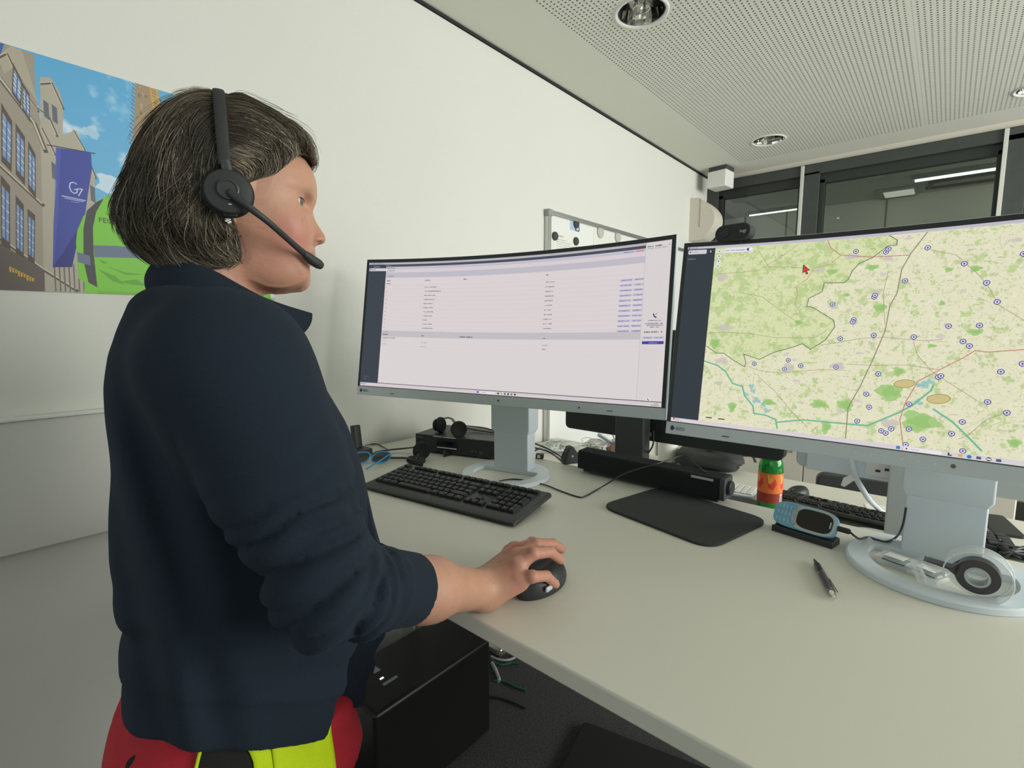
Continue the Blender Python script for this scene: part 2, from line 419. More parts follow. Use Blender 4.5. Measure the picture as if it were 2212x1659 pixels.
# corridor behind the glass
wall_box('wall_corridor', (X_F+0.06, -0.62, 1.27), (0.12, 4.6, 2.55), M_cream)
g = G(); g.box((X_F+0.06, 4.0, 1.27), (0.12, 4.6, 2.55)); g.obj('x', M_cream); bpy.context.scene.collection.objects[-1].name = 'wall_corridor_side'; struct(bpy.data.objects['wall_corridor_side'])
g = G()
for y in (2.9, 2.1, 1.30, 0.50, -0.3, -1.1): g.box((X_F-0.003, y, 1.27), (0.004, 0.012, 2.54))
struct(g.obj('trim_4', mat('panel_joint', (0.25, 0.24, 0.2), 0.8)))
struct(G().box((X_F-0.012, 0.7, 0.03), (0.024, 9.0, 0.06)).obj('baseboard_corridor', mat('baseboard', (0.55, 0.53, 0.47), 0.5)))
wall_box('wall_corridor_end', (4.9, 4.4, 1.27), (1.7, 0.1, 2.55), M_cream)
M_tube = mat('fluorescent_tube', (0.9, 0.95, 0.9), 0.4, emit=(0.85, 1.0, 0.93), estr=2.4)
def ceiling_lamp(name, label, x, y0, y1, w, m, cat='ceiling lamp', drop=0.03):
    t = thing(name, label, cat, (x, (y0+y1)/2, H_C))
    G().box((0, 0, -drop/2), (w*1.5, abs(y1-y0), drop)).obj('lamp_housing', M_greyplast, t, bevel=0.003)
    G().box((0, 0, -drop-0.006), (w*0.8, abs(y1-y0)*0.96, 0.012)).obj('lamp_tube', m, t, bevel=0.002)
    return t
ceiling_lamp('strip_light', 'long pale strip light on the corridor ceiling behind the wide glass pane', 5.0, 0.30, -0.75, 0.045, M_tube)
ceiling_lamp('strip_light', 'thin strip light on the corridor ceiling seen through the narrow left pane', 5.45, 1.60, 1.08, 0.02, mat('tube_warm', (1, 1, .9), .4, emit=(1, 1, .85), estr=1.6))
t = thing('square_light', 'flat grey square light fitting on the corridor ceiling above the map screen', 'ceiling lamp', (5.45, 0.42, H_C))  # a dim square light fitting, not a vent
G().box((0, 0, -0.012), (0.34, 0.26, 0.024)).obj('fitting_body', M_greyplast, t, bevel=0.004)
G().box((-0.03, -0.02, -0.027), (0.2, 0.2, 0.006)).obj('fitting_diffuser', mat('dim_diffuser', (.6, .6, .55), .5, emit=(1, 1, .9), estr=.35), t)
def rail(label, pts):
    tag(G().tube(pts, 0.012, 8).obj('ceiling_rail', M_dark, smooth=True), label, 'pipe')
rail('dark bent rail under the corridor ceiling behind the glass', smooth_path([(5.2, -0.9, H_C-0.02), (5.2, 0.1, H_C-0.02), (5.25, 0.18, H_C-0.02), (5.36, 0.2, H_C-0.02), (5.42, 0.12, H_C-0.02), (5.44, -0.9, H_C-0.02)], 5))
t = thing('round_vent', 'small round slatted vent on the corridor ceiling behind the wide pane', 'vent', (4.72, 0.50, H_C))
G().lathe([(0.09, 0), (0.09, -0.008), (0.075, -0.012), (0.0, -0.012)], 28).obj('vent_ring', M_greyplast, t, smooth=True)
g = G()
for k in range(10): g.box((0, 0, -0.014), (0.13, 0.006, 0.004), T=Matrix.Rotation(k*math.pi/10, 4, 'Z'))
g.obj('vent_slats', M_white, t)

# downlights with faceted reflectors
def downlight(x, y, label):
    t = thing('downlight', label, 'ceiling lamp', (x, y, H_C), group='downlights in the perforated ceiling')
    G().lathe([(0.084, 0.012), (0.086, -0.002), (0.093, -0.005), (0.098, -0.002), (0.098, 0.0)], 48, cap=False).obj('trim_ring', M_white, t, smooth=True)
    G().lathe([(0.082, 0.0), (0.079, 0.02), (0.072, 0.05), (0.055, 0.085), (0.03, 0.105), (0, 0.11)], 16, cap=False).obj('reflector', M_steel, t, smooth=False)
    g = G()
    for k in range(6):
        a = k*math.pi/3
        g.add([(0.03*math.cos(a), 0.03*math.sin(a), 0.012), (0.078*math.cos(a), 0.078*math.sin(a), 0.012), (0.072*math.cos(a), 0.072*math.sin(a), 0.05), (0.03*math.cos(a), 0.03*math.sin(a), 0.06)], [(0, 1, 2, 3)])
    g.tube([(0.03*math.cos(q*math.pi/12), 0.03*math.sin(q*math.pi/12), 0.012) for q in range(24)], 0.0015, 6, closed=True)
    g.obj('louvre', M_steel, t, fix=False)
    for s in (-1, 1):
        G().lathe([(0, -0.03), (0.011, -0.028), (0.012, 0.028), (0, 0.03)], 14, T=TR((0.026*s, 0.026, 0.045), ry=R_(90), rz=R_(45))).obj('lamp_bulb', mat('lamp_bulb', (0.9, 0.9, 0.85), 0.15), t, smooth=True)
    return t
downlight(LIGHTS[0][0], LIGHTS[0][1], 'round downlight with shiny reflector in the ceiling, the large one cut by the top edge')
downlight(LIGHTS[1][0], LIGHTS[1][1], 'round downlight with shiny reflector in the ceiling above the webcam')
downlight(LIGHTS[2][0], LIGHTS[2][1], 'round downlight in the ceiling at the right edge, only its rim showing')

# box and loudspeaker in the corner
t = thing('ceiling_sensor', 'white box with dark mounting plate hanging in the ceiling corner', 'sensor', (3.83, 1.325, H_C), rotz=R_(-6))
G().box((0, 0, -0.016), (0.13, 0.13, 0.03)).obj('mounting_plate', M_dark, t, bevel=0.004)
G().box((-0.004, 0.0, -0.088), (0.135, 0.135, 0.115)).obj('sensor_body', M_white, t, bevel=0.006)
t = thing('wall_loudspeaker', 'beige wedge loudspeaker with curved front on the white wall beside the window frame', 'speaker', (3.76, Y_L, 2.18))
prof = [(-0.04, 0)]+[(-0.04+0.30*k/12, -0.02-0.16*math.sin(math.pi*(0.10+0.86*k/12))**0.75) for k in range(13)]+[(0.26, 0)]
prof = [(z-0.11, y) for z, y in prof]
V = []; n = len(prof)
for x in (-0.075, 0.10): V += [(x, y, z) for z, y in prof]
F = [list(range(n)), list(range(2*n-1, n-1, -1))]+[(i, n+i, n+(i+1) % n, (i+1) % n) for i in range(n)]
G().add(V, F).obj('speaker_body', M_cream, t, smooth=True, angle=40)
g = G()
V = []
for x in (-0.0752, -0.0752): pass
G().box((-0.0765, -0.075, 0.04), (0.003, 0.004, 0.2)).obj('speaker_seam', mat('seam_beige', (.35, .33, .27), .7), t)

# long wall panel low on the left
t = thing('wall_panel', 'long white board panel fixed low on the wall behind the person', 'panel', (-0.45, Y_L, 1.07))
G().box((0, -0.012, 0), (1.9, 0.024, 0.285)).obj('panel_board', mat('panel_board', (0.66, 0.67, 0.62), 0.7), t, bevel=0.003)
G().box((0, -0.016, 0.146), (1.9, 0.032, 0.008)).obj('panel_top_edge', M_white, t, bevel=0.002)

# ------------------------------------------------------------------ whiteboard
WB0, WB1, WBT, WBB = 1.945, 3.66, 1.958, 0.72
t = thing('whiteboard', 'framed whiteboard hanging on the white wall behind the left screen', 'whiteboard', (WB0, Y_L, WBB))
w_, h_ = WB1-WB0, WBT-WBB
G().box((w_/2, -0.010, h_/2), (w_-0.02, 0.014, h_-0.02)).obj('board_surface', M_whitegloss, t)
G().box((w_/2, -0.014, h_-0.011), (w_-0.05, 0.028, 0.022)).obj('board_frame', M_alu, t, bevel=0.004)
G().box((w_/2, -0.014, 0.011), (w_-0.05, 0.028, 0.022)).obj('board_frame', M_alu, t, bevel=0.004)
for x in (0.012, w_-0.012): G().box((x, -0.014, h_/2), (0.022, 0.028, h_-0.05)).obj('board_frame', M_alu, t, bevel=0.004)
for x in (0.014, w_-0.014):
    for z in (0.014, h_-0.014): G().box((x, -0.015, z), (0.034, 0.032, 0.034)).obj('frame_corner', M_greyplast, t, bevel=0.006)
def magnet(x, z, r, m, label):
    o = G().lathe([(r, 0), (r, 0.006), (r*0.9, 0.009), (0, 0.009)], 24, T=TR(rx=R_(90))).obj('magnet', m, smooth=True, loc=(x, Y_L-0.018, z+EYE))
    tag(o, label, 'magnet', 'magnets on the whiteboard'); return o
M_magd = mat('dark_magnet', (0.05, 0.055, 0.055), 0.45); M_magl = mat('pale_magnet', (0.50, 0.50, 0.45), 0.45)
magnet(2.005, 0.432, 0.021, M_magd, 'small dark round magnet nearest the left frame of the whiteboard')
magnet(2.185, 0.430, 0.021, M_magd, 'small dark round magnet below the blue picture on the whiteboard')
magnet(2.185, 0.516, 0.022, M_magd, 'small dark round magnet holding the blue picture on the whiteboard')
magnet(2.42, 0.508, 0.032, M_magl, 'large pale round magnet on the whiteboard, the left one of two')
magnet(2.61, 0.506, 0.030, M_magl, 'large pale round magnet on the whiteboard, the right one of two')
magnet(2.93, 0.520, 0.022, M_magd, 'small dark magnet on the whiteboard just above the rim of the left screen')
p = Pic(88, 62, 3, hexc(170, 196, 214))
p.ell(58, 14, 18, 10, hexc(110, 140, 160)); p.ell(58, 14, 12, 6, hexc(190, 214, 228)); p.ell(66, 48, 22, 20, hexc(60, 90, 112)); p.ell(68, 46, 12, 12, hexc(190, 210, 222))
o = G().box((0, 0, 0), (0.002, 0.0015, 0.002)).obj('tmp', M_paper); bpy.data.objects.remove(o)
def picture_box(name, w, h, d, img_m, back, parent=None, loc=(0, 0, 0)):
    """thin upright sheet facing -Y; its front carries the picture"""
    me = bpy.data.meshes.new(name)
    V = [(-w/2, -d, -h/2), (w/2, -d, -h/2), (w/2, -d, h/2), (-w/2, -d, h/2), (-w/2, 0, -h/2), (w/2, 0, -h/2), (w/2, 0, h/2), (-w/2, 0, h/2)]
    F = [(0, 1, 2, 3), (5, 4, 7, 6), (4, 5, 1, 0), (3, 2, 6, 7), (1, 5, 6, 2), (4, 0, 3, 7)]
    me.from_pydata(V, [], F); uv = me.uv_layers.new(name='uv')
    for i, c in enumerate(((0, 0), (1, 0), (1, 1), (0, 1))): uv.data[i].uv = c
    me.materials.append(img_m); me.materials.append(back)
    for f in me.polygons[1:]: f.material_index = 1
    o = bpy.data.objects.new(name, me); COL.objects.link(o); o.location = loc
    if parent: o.parent = parent
    return o
tag(picture_box('photo_print', 0.086, 0.058, 0.0006, pic_mat('photo_print', p.image('photo_print')), M_paper, loc=(2.178, Y_L-0.0175, 0.510+EYE)), 'small blue picture print pinned to the whiteboard', 'picture')
p = Pic(210, 297, 2, hexc(226, 228, 218))
p.words(14, 14, 70, 6, (.25, .25, .25))
for k in range(16): p.words(22+(k % 3)*4, 32+k*11, 90+40*((k*7) % 3), 4, (.35, .35, .35), .7)
tag(picture_box('printed_sheet', 0.21, 0.297, 0.0005, pic_mat('printed_sheet', p.image('printed_sheet')), M_paper, loc=(2.10, Y_L-0.0175, 0.455-0.148+EYE)), 'white printed sheet pinned to the whiteboard below two dark magnets', 'paper')
p = Pic(210, 297, 2, hexc(224, 226, 216))
for k in range(8): p.words(30, 80+k*22, 40, 6, (.35, .35, .35), .7)
tag(picture_box('printed_sheet', 0.21, 0.297, 0.0005, pic_mat('printed_sheet2', p.image('printed_sheet2')), M_paper, loc=(2.46, Y_L-0.0175, 0.515-0.148+EYE)), 'white printed sheet pinned under a large pale magnet on the whiteboard', 'paper')

# ------------------------------------------------------------------ wall poster
p = Pic(958, 492, 2.0, hexc(92, 168, 214))
hh, ww = p.h, p.w
grad = np.linspace(0, 1, hh)[:, None, None]; p.a = p.a*(1-grad*0.5)+np.array(hexc(150, 205, 232), np.float32)*grad*0.5
nz1 = vnoise(ww, hh, 90, 3)*.6+vnoise(ww, hh, 35, 4)*.3+vnoise(ww, hh, 14, 5)*.1
yy = np.linspace(0, 1, hh)[:, None]
cl = np.clip((nz1-0.66+0.45*np.clip(yy-0.25, 0, 1))*4, 0, 1)[..., None]*.8
p.a = p.a*(1-cl)+np.array(hexc(232, 238, 242), np.float32)*cl
p.ell(570, 135, 16, 13, hexc(205, 222, 232), .6, jit=.2); p.ell(600, 242, 30, 20, hexc(236, 240, 242), .7, jit=.2)
# tall spire with scaffold
p.poly([(664, -4), (704, -4), (714, 61), (735, 200), (730, 300), (630, 300), (644, 151), (654, 79)], hexc(158, 138, 110))
for k in range(60):
    y = rng.uniform(0, 280); x = 655+rng.uniform(0, 60)+y*.02; p.ell(x-y*.05, y, rng.uniform(1, 3), rng.uniform(2, 6), hexc(96, 84, 74) if k % 2 else hexc(190, 172, 140), .6, n=8)
for y in range(0, 90, 7): p.line([(690, y), (708, y+4)], 1.6, hexc(214, 168, 60))
p.line([(690, 0), (698, 90)], 1.8, hexc(218, 172, 64)); p.line([(703, 0), (713, 90)], 1.8, hexc(218, 172, 64))
for k in range(16): p.line([(662-k*1.15, 8+k*9), (656-k*1.15, 3+k*9)], 2, hexc(120, 104, 88))
# gabled houses on the left
p.poly([(-5, -5), (439, -5), (453, 1), (488, 4), (484, 88), (491, 197), (470, 495), (-5, 495)], hexc(158, 150, 136))
p.poly([(494, 46), (510, 41), (524, 68), (527, 95), (521, 154), (545, 138), (554, 174), (570, 230), (566, 284), (540, 495), (465, 495), (485, 164)], hexc(176, 170, 154))
p.poly([(-5, -5), (446, -5), (440, 14), (432, 34), (405, 24), (-5, -3)], hexc(70, 110, 170)); 
p.poly([(300, -5), (446, -5), (432, 40), (380, 60), (300, 30)], hexc(60, 104, 168))
p.poly([(433, 30), (453, 1), (470, 3), (484, 84), (486, 100), (455, 40), (440, 60)], hexc(174, 166, 148))
for pts, w in (([(433, 32), (447, 18), (470, 90), (486, 118)], 3), ([(390, 30), (433, 71), (478, 145), (491, 197)], 7), ([(380, 200), (419, 242), (478, 310)], 6), ([(380, 350), (407, 388), (468, 446), (520, 488)], 6), ([(494, 60), (512, 52), (527, 100)], 3), ([(487, 110), (500, 120), (512, 160)], 4), ([(540, 140), (556, 176), (572, 235)], 3), ([(488, 150), (506, 200)], 3)):
    p.line(pts, w, hexc(92, 82, 76)); p.line([(x-2, y-w*.7) for x, y in pts], w*.5, hexc(196, 190, 172))
for q in ([(455, 44), (463, 67), (459, 106), (450, 89)], [(466, 76), (473, 91), (470, 133), (463, 118)], [(431, 135), (441, 159), (434, 235), (424, 221)], [(449, 167), (458, 185), (452, 259), (443, 244)], [(465, 197), (472, 216), (467, 284), (459, 271)], [(418, 280), (427, 295), (419, 394), (410, 384)], [(437, 314), (445, 327), (438, 413), (430, 403)], [(453, 336), (461, 345), (454, 423), (447, 415)]):
    c = np.array(q).mean(0); Q = [tuple(c+(np.array(v)-c)*1.35) for v in q]; p.poly(Q, hexc(92, 80, 72)); p.poly(q, hexc(132, 158, 196))
    for t_ in (.2, .4, .6, .8):
        a = np.array(q[0])*(1-t_)+np.array(q[3])*t_; b2 = np.array(q[1])*(1-t_)+np.array(q[2])*t_; p.line([tuple(a), tuple(b2)], 1.4, hexc(214, 222, 232))
    m0 = (np.array(q[0])+np.array(q[1]))/2; m1 = (np.array(q[2])+np.array(q[3]))/2; p.line([tuple(m0), tuple(m1)], 1.6, hexc(70, 92, 140))
for k in range(7):
    for j in range(4):
        x = 40+k*50; y = 40+j*110+k*4; p.rect(x-4, y-4, 30, 74, hexc(92, 82, 74)); p.rect(x, y, 22, 66, hexc(126, 152, 190)); p.rect(x+10, y, 2, 66, hexc(220, 224, 230))
for x, y in ((498, 215), (500, 300), (505, 380), (515, 330), (560, 250), (495, 90), (508, 95)): p.poly([(x, y), (x+8, y+6), (x+7, y+40), (x-1, y+34)], hexc(98, 104, 116))
for k in range(9): p.line([(486+k*8, 430), (484+k*8, 490)], 2.5, hexc(112, 110, 106))
p.poly([(-5, 380), (395, 388), (406, 399), (469, 446), (466, 495), (-5, 495)], hexc(104, 96, 90))
for k in range(9):   # gold shop lettering
    x = 415+k*4.1; y = 444+k*2.6; p.rect(x, y, 2.6, 11-(k % 3)*2, hexc(216, 170, 60)); p.rect(x, y, 4, 2, hexc(216, 170, 60))
# banner
p.line([(494, 182), (574, 180)], 2, hexc(60, 56, 80))
p.poly([(508, 184), (567, 180), (566, 215), (555, 271), (546, 320), (539, 337), (515, 436), (483, 439), (492, 340), (503, 260)], hexc(62, 74, 158))
p.poly([(539, 337), (500, 410), (483, 439), (515, 436)], hexc(44, 52, 126)); p.poly([(508, 184), (516, 184), (500, 330), (487, 420), (483, 439)], hexc(84, 98, 180), .6)
W_ = hexc(212, 218, 236)
p.line([(537, 254), (531, 251), (526, 254), (524, 262), (526, 271), (531, 275), (536, 272), (537, 266), (532, 266)], 1.9, W_)
p.line([(537, 264), (546, 263), (538, 279)], 1.9, W_); p.line([(510, 284), (549, 287)], 1.8, W_); p.line([(514, 288), (546, 290)], 1.2, W_); p.words(524, 292, 14, 2, W_)
# person in a green high-visibility jacket seen from behind
GR = hexc(122, 196, 62); GR2 = hexc(96, 164, 44); DK = hexc(66, 66, 72); BND = hexc(104, 116, 142)
p.poly([(524, 460), (526, 380), (530, 355), (543, 322), (569, 285), (600, 262), (640, 248), (720, 240), (800, 262), (880, 300), (930, 370), (950, 500), (530, 500), (535, 470)], GR)
p.poly([(550, 309), (569, 286), (582, 277), (566, 310), (558, 345), (555, 400), (556, 478), (541, 468), (536, 420), (541, 350)], DK)
p.poly([(556, 384), (600, 380), (660, 381), (960, 400), (960, 425), (700, 412), (640, 404), (556, 410)], BND); p.poly([(526, 402), (548, 408), (548, 430), (526, 424)], BND)
for pts in ([(562, 414), (580, 420), (572, 424)], [(560, 436), (590, 450), (610, 470), (585, 462)], [(575, 428), (610, 440), (650, 442), (612, 446)], [(600, 462), (630, 455), (655, 470), (620, 468)], [(700, 430), (760, 450), (820, 445), (760, 458)], [(640, 310), (700, 320), (760, 312), (700, 328)]):
    p.poly(pts, GR2)
p.poly([(556, 486), (960, 486), (960, 495), (556, 495)], GR2, .5)
def strokes(s, x, y, h, col, w):   # letters of the jacket back
    for ch in s:
        gl_ = dict(F=[[(0, 0), (0, 1)], [(0, 0), (.6, 0)], [(0, .45), (.5, .45)]], E=[[(0, 0), (0, 1)], [(0, 0), (.6, 0)], [(0, .5), (.5, .5)], [(0, 1), (.6, 1)]], U=[[(0, 0), (0, .8), (.3, 1), (.6, .8), (.6, 0)]],
                   R=[[(0, 1), (0, 0), (.5, .05), (.55, .3), (.4, .5), (0, .5)], [(.25, .5), (.6, 1)]], W=[[(0, 0), (.2, 1), (.4, .3), (.6, 1), (.8, 0)]], H=[[(0, 0), (0, 1)], [(.6, 0), (.6, 1)], [(0, .5), (.6, .5)]])[ch]
        for ln in gl_: p.line([(x+a*h, y+b2*h) for a, b2 in ln], w, col)
        x += h*.85
strokes('FEUERWEHR', 571, 321, 9, hexc(50, 74, 44), 1.6)
t = picture_box('wall_poster', 0.958, 0.492, 0.003, pic_mat('wall_poster', p.image('wall_poster'), rough=0.5), M_white, loc=(-0.30+0.479, Y_L-0.001, 0.321+EYE))
tag(t, 'large colour poster of old town houses, a blue banner and a green safety jacket', 'poster')

# ================================================================== desks
D1X0, D1X1, D1Z = 0.465, 1.213, 1.00
t = thing('standing_desk', 'beige height-adjustable desk in front carrying the two wide screens', 'desk', (0.84, 0.35, 0))
G().box((0, 0, D1Z-0.0125), (D1X1-D1X0, 2.24, 0.025), 0).obj('desktop', M_desk, t, bevel=0.003)
for y in (1.07, -0.98):
    G().box((-0.12, y, 0.48), (0.09, 0.06, 0.93)).obj('leg', M_alu, t, bevel=0.004)
    G().box((0.0, y, 0.02), (0.66, 0.08, 0.04)).obj('foot', M_alu, t, bevel=0.01)
G().box((0.02, 0, 0.94), (0.05, 1.9, 0.05)).obj('crossbar', M_alu, t)
D2X0, D2X1, D2Z = 1.245, 2.022, 0.85
t = thing('desk', 'lower beige desk standing behind the front desk', 'desk', (1.635, 0.30, 0))
G().box((0, 0, D2Z-0.0125), (D2X1-D2X0, 2.31, 0.025)).obj('desktop', M_desk, t, bevel=0.003)
for y in (1.08, -0.98):
    G().box((0.02, y, 0.41), (0.09, 0.06, 0.80)).obj('leg', M_alu, t, bevel=0.004)
    G().box((0.08, y, 0.02), (0.50, 0.08, 0.04)).obj('foot', M_alu, t, bevel=0.01)
G().box((0.02, -0.06, 0.79), (0.05, 1.8, 0.05)).obj('crossbar', M_alu, t)
# cream cabinet and chair behind the back desk
t = thing('cabinet', 'tall cream cabinet with two doors standing behind the back desk', 'cabinet', (3.45, 0.55, 0))
G().box((0, 0, 0.55), (0.42, 1.7, 1.10)).obj('cabinet_body', M_cream, t, bevel=0.003)
yd = atx(1735, 1020, 3.23).y-0.55
for a, b2 in ((0.845, yd+0.004), (yd-0.004, -0.845)):
    d = G().box((-0.218, (a+b2)/2, 0.57), (0.018, a-b2, 1.04)).obj('cabinet_door', M_cream, t, bevel=0.002)
    G().box((-0.236, b2+0.06, 0.75), (0.014, 0.012, 0.14)).obj('door_handle', M_alu, d, bevel=0.002)
G().box((-0.212, yd, 0.57), (0.006, 0.010, 1.04)).obj('door_gap', M_white, t)
# ================================================================== screens
PW, PH, RCURV = 0.894, 0.405, 2.3
def panel_map(x0, z0, tilt):
    nn = Vector((-math.cos(tilt), 0, math.sin(tilt))); up = Vector((math.sin(tilt), 0, math.cos(tilt)))
    def f(s, v, d): return Vector((x0, 0, z0))+Vector((0, s, 0))+up*v+nn*(s*s/(2*RCURV)+d)
    return f
def curved_slab(f, s0, s1, v0, v1, d0, d1, n=24, round_=0.0):
    """slab following the curve of the screen; d0 is the front"""
    rings = []
    for k in range(n+1):
        s = s0+(s1-s0)*k/n
        rings.append([f(s, v0, d1), f(s, v1, d1), f(s, v1, d0), f(s, v0, d0)])
    g = G(); g.loft(rings); return g
def screen_face(name, f, w, v0, v1, d, m, parent, n=32):
    me = bpy.data.meshes.new(name); V = []; F = []
    for k in range(n+1):
        s = w/2-w*k/n; V += [f(s, v0, d), f(s, v1, d)]
    for k in range(n): F.append((2*k, 2*k+2, 2*k+3, 2*k+1))
    me.from_pydata([tuple(v) for v in V], [], F); uv = me.uv_layers.new(name='uv')
    for k, p in enumerate(me.polygons):
        for li, c in zip(p.loop_indices, ((k/n, 0), ((k+1)/n, 0), ((k+1)/n, 1), (k/n, 1))): uv.data[li].uv = c
    me.materials.append(m); o = bpy.data.objects.new(name, me); COL.objects.link(o); o.parent = parent; return o
M_bezel = mat('black_bezel', (0.03, 0.036, 0.035), 0.35)
M_logo = mat('logo_dark_blue', (0.035, 0.06, 0.10), 0.5)
M_logog = mat('logo_grey', (0.12, 0.13, 0.14), 0.5)
def wide_screen(label, base, yaw, px, pz, tilt, img, neck_dx, ring_r, estr):
    """base = centre of the ring foot; (px, pz) = bottom centre of the panel in the thing's own frame"""
    t = thing('curved_monitor', label, 'computer monitor', base, yaw)
    f = panel_map(px, pz, tilt)
    curved_slab(f, -PW/2, PW/2, 0, PH, 0.0, -0.022).obj('housing', M_shell, t, bevel=0.002)
    # slimmer bulge at the back
    g = G(); rings = []
    for k in range(17):
        s = -0.36+0.72*k/16; rings.append([f(s, 0.045, -0.021), f(s, PH-0.05, -0.021), f(s, PH-0.10, -0.055), f(s, 0.10, -0.055)])
    g.loft(rings); g.obj('rear_cover', M_shell, t, bevel=0.004)
    curved_slab(f, -PW/2+0.0015, PW/2-0.0015, 0.026, PH-0.0015, 0.0012, -0.001).obj('screen_bezel', M_bezel, t)
    curved_slab(f, -PW/2+0.0015, PW/2-0.0015, 0.0005, 0.0255, 0.0022, -0.001).obj('chin', M_silver, t, bevel=0.0008)
    screen_face('screen', f, 0.874, 0.0275, PH-0.0105, 0.0020, pic_mat('screen_picture', img, estr), t)
    # marks on the chin
    def onchin(s, v, d=0.0026):
        p = f(s, v, d); return Matrix.Translation(p) @ Matrix.Rotation(-math.pi/2, 4, 'Z') @ Matrix.Rotation(math.pi/2-tilt, 4, 'X')
    G().prism([(-0.0058, 0), (0, 0.0058), (0.0058, 0), (0, -0.0058)], -0.0002, 0.0003, T=onchin(PW/2-0.0145, 0.0135)).obj('logo_diamond', M_logo, t)
    text_obj('logo_text', 'EIZO', 0.0085, M_logog, t, onchin(PW/2-0.022, 0.0105), 0.0002)
    for s in (PW/2-0.116, PW/2-0.768): G().box((0, 0, 0), (0.019, 0.0016, 0.0006), T=onchin(s, 0.010)).obj('speaker_slot', M_black, t)
    G().lathe([(0.0022, 0), (0.0022, 0.0005), (0, 0.0005)], 12, T=onchin(-0.24, 0.012)).obj('light_sensor', M_black, t)
    for k in range(6):
        G().lathe([(0.0014, 0), (0.0014, 0.0004), (0, 0.0004)], 10, T=onchin(0.115-0.021*k, 0.0135)).obj('touch_button', M_white, t)
    G().lathe([(0.0032, 0), (0.0032, 0.0004), (0.0022, 0.0006), (0, 0.0005)], 14, T=onchin(-0.012, 0.0135)).obj('power_button', M_logog, t)
    # stand: two-stage neck and ring foot
    nx = neck_dx
    zt = pz+0.16
    g = G(); g.box((nx+0.024, 0, 0.07), (0.048, 0.108, 0.13)); g.obj('neck', M_shell, t, bevel=0.003)
    rings = []
    for z, w, d in ((0.112, 0.108, 0.0), (0.124, 0.120, 0.006), (zt, 0.120, 0.006)):
        rings.append([(nx-d, -w/2, z), (nx-d, w/2, z), (nx+0.05+d, w/2, z), (nx+0.05+d, -w/2, z)])
    G().loft(rings).obj('neck_sleeve', M_shell, t, bevel=0.003)
    G().box((nx-0.02, 0, zt-0.05), (0.05, 0.09, 0.09)).obj('panel_joint', M_shell, t, bevel=0.004)
    n = 64; V = []; F = []
    for k in range(n):
        a = 2*math.pi*k/n; ro = ring_r; ri = ring_r-0.033
        ca, sa = math.cos(a), math.sin(a)
        xi = min(ri*ca, nx-0.002)          # the opening ends straight at the neck
        yi = ri*sa
        V += [(ro*ca, ro*sa, 0.0005), (ro*ca, ro*sa, 0.009), ((ro-0.003)*ca, (ro-0.003)*sa, 0.011), (xi, yi, 0.011), (xi, yi, 0.0005)]
    for k in range(n):
        k2 = (k+1) % n
        for j in range(5):
            j2 = (j+1) % 5; F.append((k*5+j, k2*5+j, k2*5+j2, k*5+j2))
    G().add(V, F).obj('ring_foot', M_shell, t, smooth=True, angle=30)
    return t, f

